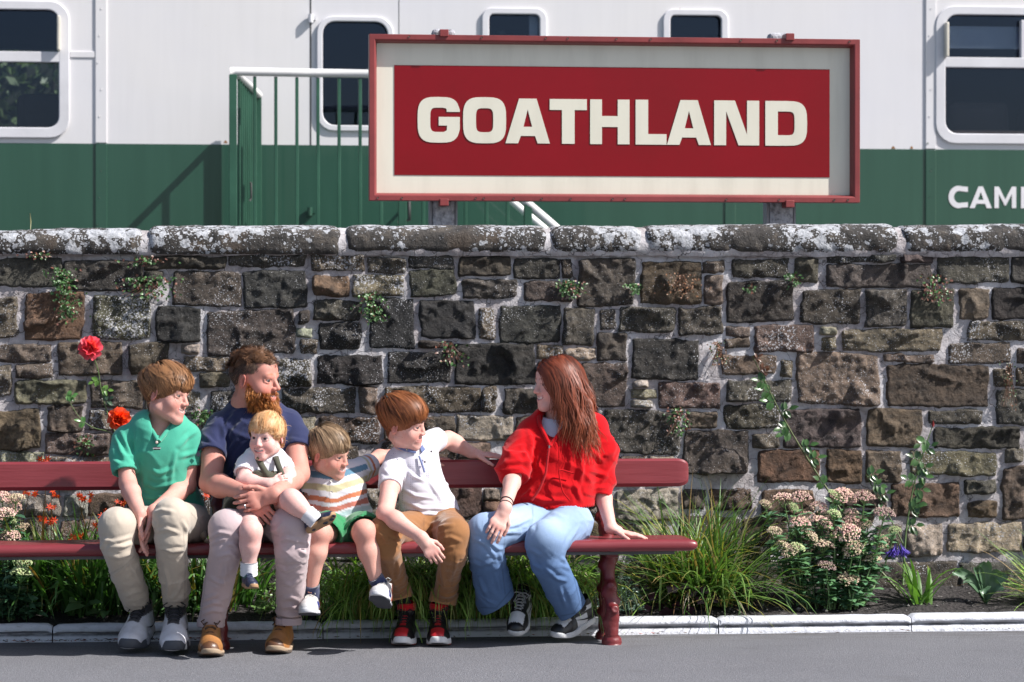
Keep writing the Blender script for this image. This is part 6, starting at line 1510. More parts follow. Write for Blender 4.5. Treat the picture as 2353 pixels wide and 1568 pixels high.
WS4 = dict(color=sneaker_col((.58, .57, .57), None, [(lambda v: (np.abs(v[:, 1]) > .028) & (v[:, 0] > .07) & (v[:, 0] < .15) & (v[:, 2] > .035) & (v[:, 2] < .075) & (np.abs(v[:, 0] - .11) + np.abs(v[:, 2] - .055) < .035), (.03, .04, .22)), (lambda v: (np.abs(v[:, 1]) > .030) & (v[:, 0] > .03) & (v[:, 0] < .06) & (v[:, 2] > .03), (.42, .09, .05))]), solecolor=lambda v: np.where(v[:, 2:3] < .010, (.05, .055, .07), (.56, .56, .58)), sole=.026, nlace=5, spring=.006)
so, W = shoe(p4, px(720, 1415, -.10), px(702, 1413, -.31), (0, .12, 1), .228, WS4, lacecol=(.50, .49, .46)); sock(p4, W, px(716, 1346, -.17), .0335, (.025, .035, .10))
so, W = shoe(p4, px(882, 1396, -.20), px(862, 1372, -.38), (.15, .45, .9), .228, WS4, lacecol=(.50, .49, .46)); sock(p4, W, px(864, 1330, -.22), .0335, (.025, .035, .10))
rt = scalp_roots(5200, std_mask(.050, .002, -.070), 21)
hairdo(H4, rt, whorl_comb((-.070, -.02, .105), .25, .30, -.2), lambda q, r: np.where(q[:, 2] > .03, .185, .09) * r.uniform(.85, 1.1, len(q)), 12, lambda q, t, l: (.003 + .024 * l) * (.15 + .85 * smooth01(q[:, 2], -.01, .10)), .0038, (.12, .070, .035), (.56, .39, .24), 23, parent=p4, grav=.40, clump=130, jit=.22, wave=.20, stop=fringe_stop(.026, -.022, -.095, .014), hug=-.10)

flyaways(H4, p4, std_mask(.06, .02, -.06), whorl_comb((-.070, -.02, .105), .25, .30), (.2, .12, .06), (.6, .45, .3), 74)
# ---------------------------------------------------------------- boy in the white polo
SK5 = (.69, .41, .35)
p5 = person(985, 1240, .1, "red-haired boy in white dotted polo shirt and rust brown trousers, twisting to the right")
B = Body()
m5 = std_mask(.045, -.006, -.080)
H5 = Head(px(927, 973, .06), .95, 64, 8, 12, pxs([(934, 1020, .10), (944, 1050, .13), (946, 1065, .12)]), (.046, .056, .065), SK5, child=.7, smile=.5, teeth=False, scalp=(.085, .028, .010), hairmask=m5, brow=(.40, .20, .12), nose=.68, lip=(.58, .24, .23), eyes_open=True, gaze=(1, -.2, 0))
B.head(H5)
arm(B, px(906, 1068, .11), px(885, 1180, -.19), px(968, 1236, -.315), dict(Fd=V3(.58, -.12, -.80), Pn=V3(.05, 1, -.1), T=V3(.75, 0, .6), curl=(22, 35, 20), thumb=(.2, .3)), SK5, (.038, .041, .036, .038, .025), L=.158, seed=11)
arm(B, px(985, 1022, .16), px(1030, 1010, .27), px(1086, 1042, .325), dict(Fd=V3(1, -.04, -.10), Pn=V3(0, .1, -1), T=V3(0, -1, -.25), curl=(2, 10, 8), thumb=(.55, .25)), SK5, (.038, .040, .036, .037, .025), L=.160, seed=12)
B.obj(p5)
def b_(S):
    tor(S, [(918, 990, 1030, .12, .15, .060), (905, 1004, 1050, .11, .15, .082), (908, 1010, 1085, .11, .14, .092), (917, 1024, 1125, .11, .14, .096), (926, 1042, 1165, .11, .14, .098), (930, 1058, 1194, .11, .14, .092)])
    S.rc(px(918, 1055, .11), px(985, 1020, .16), .050, .048, .02)
    S.sleeve(pxs([(912, 1062, .11), (899, 1090, .04), (896, 1121, -.035)]), [.055, .055, .053], .02); S.sleeve(pxs([(978, 1022, .155), (995, 1013, .185), (1008, 1008, .215)]), [.052, .053, .052], .02)
    S.chain(pxs([(934, 1005, .09), (942, 1040, .12)]), [.050, .054], .008, '-')
pl_ = garment("polo_shirt", p5, b_, bnd(pxs([(868, 1000, -.03), (1075, 1205, .27)]), .04), .0055, M_POLKA, (.68, .66, .72), lambda v, n: folds(v, V3(-.6, 0, .8), 17, 4, .0035, 81) + creases(v, n, [([(926, 1074), (950, 1095), (975, 1105)],), ([(922, 1060), (930, 1090), (926, 1115)],), ([(922, 1120), (955, 1140), (1000, 1145)],), ([(928, 1150), (970, 1170), (1030, 1168)],), ([(935, 1185), (985, 1180), (1040, 1188)],), ([(990, 1110), (1015, 1150)],), ([(1000, 1060), (985, 1090)],), ([(884, 1080), (905, 1100)],), ([(1000, 1015), (985, 1040)],)], 4, .006), parent=p5)
ribbon(pl_, [(955, 1036, .042), (942, 1034, .040), (922, 1028, .055), (907, 1018, .10), (914, 1008, .16), (944, 1002, .19), (968, 1006, .165), (977, 1016, .11), (974, 1028, .06), (967, 1035, .045)], .028, (.13, .17, .33), 'collar', ctr=px(943, 1025, .12), tilt=.7)
ribbon(pl_, [(963, 1048, .030), (969, 1064, .020), (976, 1086, .016)], .009, (.20, .24, .42), "placket")
for x, y in ((935, 1033), (976, 1062), (991, 1038)):
    b = MB(); c = px(x, y, .022); b.tube([c, c + V3(0, -.004, 0)], [.005, .0045], 12, (.12, .11, .11)); b.obj("button", M_LACE, pl_, cols=True)
RUSTC = (.275, .125, .048)
legs_tr("trousers", p5, [(926, 1056, 1190, .13, .13, .09), (920, 1064, 1210, .11, .11, .098), (922, 1062, 1228, .08, .08, .085)],
    [[(952, 1216, .06, .084), (884, 1222, -.17, .064), (888, 1262, -.17, .060), (906, 1318, .0, .051), (917, 1366, .17, .047)],
     [(1030, 1216, .06, .086), (1043, 1228, -.18, .066), (1042, 1268, -.18, .061), (1030, 1322, -.01, .051), (1020, 1376, .16, .049)]], RUSTC, seed=13, seams=([[(974, 1192), (974, 1228)], [(1048, 1250), (1038, 1350)]], .7), amp=.0042, strokes=[([(972, 1222), (990, 1206), (1013, 1196)],), ([(975, 1228), (1010, 1212), (1040, 1206)],), ([(965, 1215), (945, 1200), (930, 1196)],), ([(920, 1256), (899, 1244), (880, 1246)],), ([(922, 1240), (905, 1232)],), ([(889, 1300), (902, 1330), (916, 1358)],), ([(918, 1290), (912, 1330)],), ([(1015, 1240), (1035, 1235), (1058, 1244)],), ([(1010, 1262), (1040, 1256)],), ([(1050, 1290), (1035, 1330)],), ([(1014, 1300), (1022, 1350)],), ([(870, 1225), (885, 1235), (890, 1250)],), ([(1000, 1230), (1012, 1260)],)])
for (x, y, Y, r, a0) in ((916, 1360, .155, .060, (-.22, 0, 1)), (1020, 1371, .15, .061, (.2, 0, 1))):
    def cf(S, x=x, y=y, Y=Y, r=r, a0=a0):
        c_ = px(x, y, Y); a0 = unit(a0); S.rc(c_ - a0 * .1, c_ + a0 * .1, r, r, .003); S.plane(c_ + a0 * .028, a0); S.plane(c_ - a0 * .030, -a0); S.rc(c_ - a0 * .2, c_ + a0 * .2, r - .010, r - .010, .002, '-')
    garment("turn_up", p5, cf, bnd([px(x, y, Y)], .09), .0045, M_CLOTH, (.38, .19, .085), lambda v, n: folds(v, V3(1, 0, 0), 12, 20, .003, 3), parent=p5)
BR = dict(color=sneaker_col((.010, .010, .012), None, [(lambda v: (v[:, 0] > .205) & (v[:, 2] > .045) & (np.abs(v[:, 1]) < .030), (.50, .022, .03)), (lambda v: (v[:, 0] > .225) & (v[:, 2] <= .048), (.012, .012, .014)), (lambda v: (np.abs(v[:, 1]) < .013) & (v[:, 2] > .07) & (v[:, 0] > .10) & (v[:, 0] < .19), (.42, .02, .025)), (lambda v: (v[:, 2] > .138), (.52, .012, .02)), (lambda v: (v[:, 0] < .05) & (v[:, 2] < .09), (.42, .02, .03))]),
          solecolor=lambda v: np.where(v[:, 2:3] < .007, (.35, .04, .03), (.66, .66, .68)), sole=.030, high=.050, nlace=5)
for (tx, ty, hx, hy, sx_) in ((919, 1489, 952, 1462, 1), (1004, 1489, 1014, 1462, -1)):
    so, W = shoe(p5, pg(hx, hy) + V3(0, 0, .018), pg(tx, ty) + V3(0, 0, .002), (0, 0, 1), .275, BR, lacecol=(.012, .012, .014))
    c = W(V3(.056, 0, .155)); band("ankle_strap", (c, W(V3(.055, 0, .21)) - c), .0400, .028, M_CLOTH, (.50, .010, .018), so)
    swoosh(W, .05, .15, .045, .034, 1 if sx_ < 0 else -1, (.50, .02, .03), so, .046)
    sock(p5, W, px(917 if tx < 950 else 1020, 1362 if tx < 950 else 1372, .17), .031, low=(.056, 0, .14))
    if sx_ < 0:
        nk = W(V3(.057, .040, .150)); text_mesh("NIKE", .018, W(V3(.085, .036, .149)), W(V3(.06, .05, 0)) - W(V3(.10, .02, 0)), (0, 0, 1), None, so, mat=globals().get('M_SEAM'))
rt = scalp_roots(6000, std_mask(.050, .002, -.078), 31)
hairdo(H5, rt, whorl_comb((-.078, .02, .095), .25, .30), lambda q, r: np.where(q[:, 2] > .03, .200, .11) * r.uniform(.85, 1.1, len(q)), 12, lambda q, t, l: (.004 + .028 * l) * (.15 + .85 * smooth01(q[:, 2], -.01, .10)), .0040, (.095, .026, .009), (.40, .140, .048), 33, parent=p5, grav=.40, clump=130, jit=.20, wave=.16, stop=fringe_stop(.026, -.030, -.105, .014), hug=-.10)

flyaways(H5, p5, std_mask(.06, .02, -.06), whorl_comb((-.078, .02, .095), .25, .30), (.16, .05, .02), (.45, .18, .07), 75)
# ---------------------------------------------------------------- girl in the red hoodie
SK6 = (.68, .41, .355)
p6 = person(1270, 1240, .1, "girl with long auburn hair in red zip hoodie and light blue jeans")
B = Body()
H6 = Head(px(1279, 883, .09), .97, -70, 0, 0, pxs([(1283, 940, .12), (1281, 985, .14), (1276, 1005, .10)]), (.050, .062, .075), SK6, child=.35, smile=1.2, teeth=True, scalp=(.10, .022, .010), hairmask=std_mask(.058, .0, -.085), brow=(.30, .14, .09), nose=.9, lip=(.52, .19, .19), eyes_open=True)
B.head(H6)
arm(B, px(1215, 1000, .11), px(1182, 1088, -.01), px(1161, 1167, -.225), dict(Fd=V3(-.42, -.34, -.80), Pn=V3(-.05, .95, -.34), T=V3(.9, -.1, -.45), curl=(12, 24, 16), thumb=(.1, .3), spread=1.3), SK6, (.036, .038, .034, .036, .025), L=.172, seed=15)
arm(B, px(1376, 1000, .13), px(1380, 1118, .14), px(1404, 1214, .02), dict(Fd=V3(1, -.10, -.30), Pn=V3(.25, 0, -1), T=V3(-.1, -1, -.1), curl=(-8, 8, 8), thumb=(.5, .15), spread=1.3), SK6, (.036, .038, .034, .036, .025), L=.165, seed=16)
B.obj(p6)
for t in (.0, .028):
    a = px(1161, 1167, -.225) + unit(px(1182, 1088, -.01) - px(1161, 1167, -.225)) * (.014 + t); band("wrist_band", (a, px(1182, 1088, -.01) - px(1161, 1167, -.225) + V3(.03 * (t > 0), 0, 0)), .0275, .006, M_LACE, (.012, .012, .012), p6)
def b_(S):
    tor(S, [(1235, 1330, 985, .12, .14, .08), (1228, 1330, 1020, .11, .13, .10), (1224, 1330, 1060, .10, .13, .11), (1224, 1330, 1090, .10, .13, .11)]); S.chain(pxs([(1283, 930, .11), (1278, 968, .125)]), [.056, .060], .01, '-')
garment("white_top", p6, b_, bnd(pxs([(1220, 960, -.03), (1340, 1100, .26)]), .03), .006, M_CLOTH, (.68, .66, .76), parent=p6)
RED = (.50, .006, .010)
def b_(S):
    tor(S, [(1232, 1352, 968, .12, .15, .075), (1212, 1374, 995, .11, .14, .105), (1202, 1376, 1040, .10, .13, .128), (1194, 1372, 1090, .10, .13, .134), (1184, 1366, 1135, .10, .13, .136), (1184, 1358, 1162, .10, .13, .128)])
    S.rc(px(1226, 994, .11), px(1362, 982, .15), .066, .068, .02); S.rc(px(1262, 972, .14), px(1322, 966, .16), .058, .058, .05)
    S.rc(px(1255, 962, .21), px(1330, 958, .22), .045, .045, .04)
    S.sleeve(pxs([(1224, 998, .11), (1198, 1035, .07), (1180, 1078, .0), (1184, 1104, -.035)]), [.072, .074, .076, .060], .02)
    S.sleeve(pxs([(1358, 992, .14), (1376, 1040, .13), (1374, 1100, .13), (1370, 1140, .11)]), [.078, .080, .078, .066], .02)
    S.rc(px(1186, 1100, -.02), px(1170, 1090, .0), .030, .030, .02)
    S.chain(pxs([(1284, 925, .10), (1278, 970, .12)]), [.064, .068], .012, '-')
    S.chain(pxs([(1272, 958, .02), (1262.5, 1022, -.03)]), [.088, .016], .008, '-')
    S.plane(px(1270, 1172, 0), (.05, 0, -1))
def w_(v, n):
    return folds(v, V3(.45, 0, 1), 11, 3.5, .006, 91) + folds(v, V3(-.8, 0, .8), 12, 4, .004, 95) + creases(v, n, [([(1162, 1067), (1190, 1058), (1212, 1063)],), ([(1166, 1078), (1195, 1080), (1212, 1095)],), ([(1175, 1050), (1205, 1045)],), ([(1215, 992), (1220, 1020), (1218, 1045)],), ([(1337, 1015), (1335, 1065), (1333, 1120)],), ([(1200, 1030), (1215, 1070), (1222, 1090)],), ([(1225, 1110), (1215, 1135), (1196, 1150)],), ([(1345, 1118), (1368, 1124), (1395, 1120)],), ([(1340, 1130), (1372, 1138)],), ([(1300, 1010), (1312, 1050), (1308, 1085)],), ([(1360, 1040), (1385, 1060)],), ([(1352, 1080), (1390, 1092)],), ([(1240, 1040), (1232, 1075)],), ([(1210, 1140), (1250, 1150), (1300, 1150)],), ([(1320, 1110), (1335, 1150)],)], 5.0, .009) + .003 * np.sin(v[:, 0] * 500) * (v[:, 2] < px(0, 1168, .1)[2])
hd_ = garment("hoodie", p6, b_, bnd(pxs([(1145, 945, -.06), (1415, 1190, .30)]), .04), .0068, M_FLEECE, RED, w_, parent=p6)
ribbon(hd_, [(1263, 1018, -.028), (1259, 1050, -.040), (1254, 1090, -.048), (1240, 1125, -.050), (1222, 1150, -.046)], .010, (.34, .004, .008), "zip")
b = MB(); c = px(1262, 1024, -.045); b.box(c - V3(.003, .004, .012), c + V3(.003, 0, .0), (.42, .03, .03)); b.obj("zip_pull", M_METAL, hd_, cols=True, smooth=False)
trim(hd_, [(1263, 1024, -.026), (1252, 1000, -.004), (1240, 975, .035), (1236, 955, .09), (1262, 945, .18), (1300, 942, .20), (1318, 958, .12), (1302, 978, .03), (1282, 1000, -.004), (1264, 1024, -.024)], .009, (.42, .005, .009), "collar", M_FLEECE)
trim(hd_, [(1318, 1088, -.040), (1284, 1078, -.052), (1286, 1100, -.056), (1292, 1130, -.056), (1310, 1152, -.048)], .0035, (.40, .005, .008), "pocket_edge", M_FLEECE)
trim(hd_, [(1344, 1010, .03), (1362, 1006, .055), (1382, 1006, .07), (1397, 1010, .11)], .0045, (.46, .006, .010), "shoulder_seam", M_FLEECE)
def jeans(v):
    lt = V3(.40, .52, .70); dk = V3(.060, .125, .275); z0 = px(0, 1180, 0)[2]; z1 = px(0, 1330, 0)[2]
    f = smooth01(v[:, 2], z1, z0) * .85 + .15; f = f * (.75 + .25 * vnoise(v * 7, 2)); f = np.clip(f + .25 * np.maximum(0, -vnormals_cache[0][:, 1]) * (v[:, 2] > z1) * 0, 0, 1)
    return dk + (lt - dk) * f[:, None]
vnormals_cache = [np.zeros((1, 3))]
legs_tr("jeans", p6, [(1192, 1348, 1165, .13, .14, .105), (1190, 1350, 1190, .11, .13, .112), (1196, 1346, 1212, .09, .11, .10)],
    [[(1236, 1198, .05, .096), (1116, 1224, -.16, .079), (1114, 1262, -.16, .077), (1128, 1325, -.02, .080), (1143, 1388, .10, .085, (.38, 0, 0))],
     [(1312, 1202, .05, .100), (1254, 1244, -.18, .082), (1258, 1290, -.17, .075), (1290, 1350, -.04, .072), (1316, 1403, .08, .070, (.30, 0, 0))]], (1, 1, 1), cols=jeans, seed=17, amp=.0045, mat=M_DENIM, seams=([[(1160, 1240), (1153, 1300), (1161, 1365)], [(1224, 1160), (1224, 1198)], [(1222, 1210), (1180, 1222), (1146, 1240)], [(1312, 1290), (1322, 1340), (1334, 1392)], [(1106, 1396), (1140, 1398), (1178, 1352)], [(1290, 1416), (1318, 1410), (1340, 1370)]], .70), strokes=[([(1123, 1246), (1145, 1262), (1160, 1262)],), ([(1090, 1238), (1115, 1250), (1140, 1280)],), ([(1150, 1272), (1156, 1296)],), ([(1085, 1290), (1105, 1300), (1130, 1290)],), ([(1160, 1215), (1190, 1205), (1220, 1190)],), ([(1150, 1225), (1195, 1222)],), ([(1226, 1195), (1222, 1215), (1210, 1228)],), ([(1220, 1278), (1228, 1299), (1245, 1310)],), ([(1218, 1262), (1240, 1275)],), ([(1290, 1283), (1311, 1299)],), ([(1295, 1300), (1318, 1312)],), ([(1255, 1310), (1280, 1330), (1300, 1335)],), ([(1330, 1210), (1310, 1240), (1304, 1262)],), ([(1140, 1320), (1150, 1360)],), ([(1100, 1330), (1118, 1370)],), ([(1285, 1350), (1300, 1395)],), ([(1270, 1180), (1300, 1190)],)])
BW = dict(color=sneaker_col((.012, .012, .014), None, [(lambda v: (v[:, 0] > .175) & (v[:, 0] < .232) & (v[:, 2] > .050) & (np.abs(v[:, 1]) < .036), (.64, .64, .66)), (lambda v: (np.abs(v[:, 1]) > .028) & (v[:, 0] > .075) & (v[:, 0] < .150) & (v[:, 2] < .075), (.62, .62, .64)), (lambda v: (v[:, 0] < .085) & (v[:, 2] > .085) & (v[:, 2] < .105), (.62, .62, .64))]), solecolor=flatc((.60, .60, .61)), sole=.028, nlace=6, high=.01)
so, W = shoe(p6, px(1200, 1404, .22), px(1180, 1470, .06), (-.1, -.7, .75), .262, BW, lacecol=(.36, .36, .36)); swoosh(W, .03, .16, .035, .045, 1, (.015, .015, .017), so, .048); sock(p6, W, px(1168, 1372, .14), .033)
so, W = shoe(p6, px(1346, 1432, .20), px(1272, 1474, .07), (-.35, -.45, .85), .268, BW, lacecol=(.36, .36, .36)); swoosh(W, .03, .16, .035, .045, 1, (.015, .015, .017), so, .048); sock(p6, W, px(1322, 1395, .12), .033)
# long hair falling over both shoulders
rt = scalp_roots(7500, std_mask(.060, .006, -.080), 41)
PT = np.array([.02, -.006, .12])
def comb6(p, r0, t):
    far = r0[:, 1] < -.006
    ox = np.where(far, -1.1 * (1 - t) ** 1.2, np.where(r0[:, 0] > .03, -.30, np.where(r0[:, 0] < -.05, -.30, -.28)) * (1 - .6 * t)) + .06 * np.sin(90 * r0[:, 0])
    return np.stack([ox, np.where(far, -.35, .75) * (1 - t) ** 1.5, np.full(len(p), -.50 - 1.2 * t)], 1)
pushes = [(px(1290, 1060, .12), V3(.172, .155, .27)), (px(1360, 995, .14), V3(.085, .085, .085)), (px(1222, 1005, .11), V3(.080, .085, .085))]
hairdo(H6, rt, comb6, lambda q, r: np.where(q[:, 1] < -.006, .34, np.where(q[:, 0] < -.055, .26, .39)) * r.uniform(.50, 1.05, len(q)), 20, lambda q, t, l: .005 + .016 * l, .0032, (.050, .010, .005), (.26, .055, .023), 43, parent=p6, push=pushes, clump=150, jit=.12, wave=.30, waveN=2.0, grav=.5, ends=(.26, .075, .033))
# ================================================================== planting
RP = np.random.default_rng(77)
def soilz(Y): return .038 + .10 * float(smooth01(np.array(Y), YK, YW))
M_GRASS = m_leaf("grass_blade", (.85, .85, .85), (1.1, 1.1, 1.1), .42, .30)
M_FLESH = m_leaf("sedum_leaf", (.85, .85, .85), (1.1, 1.1, 1.1), .38, .12)
M_ROSEL = m_leaf("rose_leaf", (.85, .85, .85), (1.1, 1.1, 1.1), .28, .15)
M_PETAL = m_leaf("petal", (.9, .9, .9), (1.1, 1.1, 1.1), .5, .30)
M_STEM = m_leaf("stem", (.9, .9, .9), (1.1, 1.1, 1.1), .5, 0)
def blades(b, root, n, L, W, az, el, curl, cols, seed, spread=.04, nseg=7, fold=.25):
    """n curved blades; az,el (deg) ranges, curl = total downward bend (rad) range; cols list of (weight, rgb)"""
    r = np.random.default_rng(seed); root = np.asarray(root, float)
    wts = np.array([c[0] for c in cols], float); wts /= wts.sum(); cc = np.array([c[1] for c in cols])
    R = root + np.stack([r.normal(0, spread, n), r.normal(0, spread * .6, n), r.uniform(-.01, .01, n)], -1)
    a = np.radians(r.uniform(*az, n)); e = np.radians(np.clip(r.normal((el[0] + el[1]) / 2, (el[1] - el[0]) / 3.2, n), 5, 92)); cu = r.uniform(*curl, n); Ln = r.uniform(*L, n); Wd = r.uniform(*W, n)
    col = cc[r.choice(len(cc), n, p=wts)] * r.uniform(.7, 1.35, (n, 1)); h = np.stack([np.cos(a), np.sin(a), a * 0], -1); side = np.stack([-np.sin(a), np.cos(a), a * 0], -1)
    tw = r.normal(0, .25, n); pos = R.copy(); rows = []
    for j in range(nseg + 1):
        t = j / nseg; ee = e - cu * t ** 1.6; d = h * np.cos(ee)[:, None] + V3(0, 0, 1) * np.sin(ee)[:, None]; s2 = side * np.cos(tw * t)[:, None] + np.cross(d, side) * np.sin(tw * t)[:, None]; up_ = np.cross(side, d)
        pos[:, 2] = np.maximum(pos[:, 2], .006)
        w = Wd * (min(1, .55 + 1.5 * t) * (1 - t ** 2.2) + .03); rows.append(np.stack([pos - s2 * w[:, None] / 2 , pos - up_ * (w * fold)[:, None], pos + s2 * w[:, None] / 2], 1)); pos = pos + d * (Ln / nseg)[:, None]
    P = np.stack(rows, 1)                     # n, nseg+1, 3, 3
    idx = np.arange(n * (nseg + 1) * 3).reshape(n, nseg + 1, 3)
    F = np.stack([idx[:, :-1, :-1], idx[:, :-1, 1:], idx[:, 1:, 1:], idx[:, 1:, :-1]], -1).reshape(-1, 4)
    tipc = np.linspace(0, 1, nseg + 1)[None, :, None, None]; C = np.broadcast_to(col[:, None, None, :], P.shape).copy(); brn = (r.random(n) < .3)[:, None, None, None] * (tipc > .75); C = np.where(brn, C * .4 + V3(.22, .13, .05) * .6, C); b.add(P.reshape(-1, 3), F, C.reshape(-1, 3)); return b
def leaves(b, base, d, nrm, L, W, col, droop=.25, fold=.18):
    """pointed oval leaves, vectorised"""
    base = np.asarray(base, float); n = len(base); d = unit_rows(np.asarray(d, float)); nrm = np.asarray(nrm, float); s_ = np.cross(d, nrm); s_ = unit_rows(s_); nn = np.cross(s_, d)
    L = np.broadcast_to(L, (n,))[:, None]; W = np.broadcast_to(W, (n,))[:, None]
    def pt(t, w, hh): return base + d * L * t + s_ * W * w - nn * L * droop * t * t + nn * W * hh
    Vv = np.stack([pt(0, 0, 0), pt(.34, -.44, fold), pt(.34, 0, 0), pt(.34, .44, fold), pt(.70, -.36, fold), pt(.70, 0, 0), pt(.70, .36, fold), pt(1, 0, 0)], 1)
    o = (np.arange(n) * 8)[:, None]; q = np.array([[1, 4, 5, 2], [2, 5, 6, 3]]); t3 = np.array([[0, 1, 2], [0, 2, 3], [4, 7, 5], [5, 7, 6]])
    col = np.broadcast_to(np.asarray(col, float), (n, 3)); C = np.repeat(col, 8, 0); n0 = b.n
    b.add(Vv.reshape(-1, 3), (o[:, None] + q[None]).reshape(-1, 4), C); b.f3.append((o[:, None] + t3[None]).reshape(-1, 3) + n0); return b
GREENS = [(5, (.095, .19, .045)), (4, (.16, .26, .065)), (3, (.06, .12, .032)), (1.6, (.34, .33, .07)), (.8, (.30, .20, .09)), (.5, (.38, .33, .24))]
# ---- tall ornamental grass right of the bench
t = empty("ornamental_grass", px(1620, 1385, .78), label="large spiky clump of green and straw-coloured grass just right of the bench", category="grass clump")
b = MB(); base = px(1612, 1372, .78); base[2] = soilz(.78)
blades(b, base, 430, (.34, .70), (.008, .015), (0, 360), (36, 80), (.2, 1.5), GREENS, 1, .095)
blades(b, base, 230, (.34, .66), (.008, .014), (172, 368), (18, 56), (.5, 2.0), GREENS, 2, .11)
blades(b, base, 70, (.3, .55), (.004, .007), (0, 360), (20, 70), (1.0, 2.8), [(2, (.35, .26, .14)), (1, (.45, .40, .33)), (1, (.25, .13, .06)), (1, (.40, .34, .06))], 3, .08)
b.obj("foliage", M_GRASS, t, cols=True, kind="stuff")
# ---- arching grass below the seat, spilling over the kerb
LIME = [(5, (.25, .42, .085)), (4, (.34, .52, .14)), (2, (.14, .28, .06)), (.8, (.36, .32, .08)), (.5, (.36, .25, .12))]
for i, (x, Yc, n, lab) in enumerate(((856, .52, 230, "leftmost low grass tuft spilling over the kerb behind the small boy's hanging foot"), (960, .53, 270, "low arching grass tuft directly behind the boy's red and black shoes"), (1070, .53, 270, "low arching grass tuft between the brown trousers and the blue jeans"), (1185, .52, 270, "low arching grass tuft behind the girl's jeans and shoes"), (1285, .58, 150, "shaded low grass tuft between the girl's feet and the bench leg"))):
    t = empty("low_grass", px(x, 1385, Yc), label=lab, category="grass clump", group="grass tufts under the bench")
    b = MB(); base = px(x, 1370, Yc); base[2] = soilz(Yc) + .01
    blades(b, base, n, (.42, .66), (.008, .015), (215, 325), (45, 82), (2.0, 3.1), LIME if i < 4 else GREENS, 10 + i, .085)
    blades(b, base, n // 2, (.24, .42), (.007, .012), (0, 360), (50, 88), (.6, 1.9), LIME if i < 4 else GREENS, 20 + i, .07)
    b.obj("foliage", M_GRASS, t, cols=True, kind="stuff")
# ---- montbretia clumps on the left
SW = [(5, (.07, .17, .040)), (4, (.11, .24, .06)), (2, (.04, .09, .022)), (.7, (.25, .20, .05)), (.4, (.22, .12, .05))]
kf = None
def floret_mesh():
    b = MB(); n = 6; a = np.linspace(0, 2 * np.pi, n, endpoint=False); d = np.stack([np.cos(a), np.full(n, -.35), np.sin(a)], -1)
    leaves(b, np.zeros((n, 3)), d, np.tile((0, -1.0, 0), (n, 1)), .021, .0085, (.62, .050, .008), .35, .2)
    b.tube([(0, .018, 0), (0, .006, 0), (0, 0, 0)], [.0015, .003, .0042], 6, (.50, .07, .01)); b.tube([(0, 0, 0), (0, -.010, .001)], [.0015, .0008], 5, (.6, .3, .02)); return b.mesh("montbretia_flower", M_PETAL, cols=True)
FLO = floret_mesh()
def flower_copies(mesh, parent, x, y, Y, n, spread, seed, nm="flower", s=1.0):
    r = np.random.default_rng(seed)
    for i in range(n):
        o = put(nm, mesh, parent); c = px(x + r.normal(0, spread), y + r.normal(0, spread * .55), Y + r.normal(0, .01)); Rm = Matrix.Rotation(r.normal(0, .6), 4, 'Z') @ Matrix.Rotation(r.normal(0, .5), 4, 'X') @ Matrix.Rotation(r.uniform(0, 6.28), 4, 'Y'); k_ = s * r.uniform(.75, 1.15)
        o.matrix_parent_inverse = Matrix.Translation(-parent.location) @ Matrix.Translation(c.tolist()) @ Rm @ Matrix.Scale(k_, 4)
clumps = [(35, .85, 60, [(66, 1134)], "montbretia clump at the far left edge behind the bench"),
          (110, .80, 80, [(105, 1060), (118, 1137), (118, 1165), (92, 1193), (115, 1200)], "montbretia clump with the orange sprays left of the green shirt"),
          (205, .72, 80, [(178, 1137), (197, 1143), (164, 1245), (181, 1237), (223, 1204)], "montbretia clump beside the teenager's left-hand knee"),
          (300, .75, 90, [(278, 1155), (252, 1174), (245, 1188), (235, 1405)], "montbretia clump behind the teenager's beige trousers"),
          (468, .78, 80, [(478, 1140), (503, 1144)], "montbretia clump between the teenager and the man"),
          (545, .85, 50, [(520, 1385)], "montbretia leaves in shadow behind the man's left-hand leg")]
for i, (x, Yc, n, fl, lab) in enumerate(clumps):
    t = empty("montbretia", px(x, 1395, Yc), label=lab, category="flower plant", group="montbretia plants in the bed")
    b = MB(); base = px(x, 1380, Yc); base[2] = soilz(Yc)
    blades(b, base, n, (.25, .55), (.012, .026), (0, 360), (58, 86), (.05, .9), SW, 40 + i, .085, fold=.12)
    blades(b, base, n // 2, (.30, .58), (.012, .024), (190, 350), (40, 78), (.8, 2.4), SW, 50 + i, .085, fold=.12)
    b.obj("foliage", M_GRASS, t, cols=True, kind="stuff")
    b = MB()
    for j, (fx, fy) in enumerate(fl):
        top = px(fx, fy, Yc - .04); r0 = base + V3(RP.normal(0, .03), 0, 0); b.tube([r0, r0 * .5 + top * .5 + V3(RP.normal(0, .03), 0, .05), top], [.0028, .0022, .0015], 5, (.16, .10, .035)); flower_copies(FLO, t, fx, fy, Yc - .05, 4, 8, 60 + i * 7 + j, s=.85)
    b.obj("flower_stem", M_STEM, t, cols=True, kind="stuff")
# broad pale leaves low on the left
t = empty("broad_leaf_plant", px(240, 1385, .66), label="broad pale green leaves low in the bed behind the teenager's shin", category="plant")
for i in range(16):
    b = MB(); c = px(RP.uniform(170, 330), RP.uniform(1335, 1410), .62 + RP.uniform(-.05, .12)); leaves(b, [c], [(RP.normal(0, 1), -.7, RP.uniform(-.1, .9))], [(0, -.5, 1)], RP.uniform(.08, .13), RP.uniform(.05, .08), np.array((.12, .22, .09)) * RP.uniform(.7, 1.2)); b.obj("leaf", M_FLESH, t, cols=True)
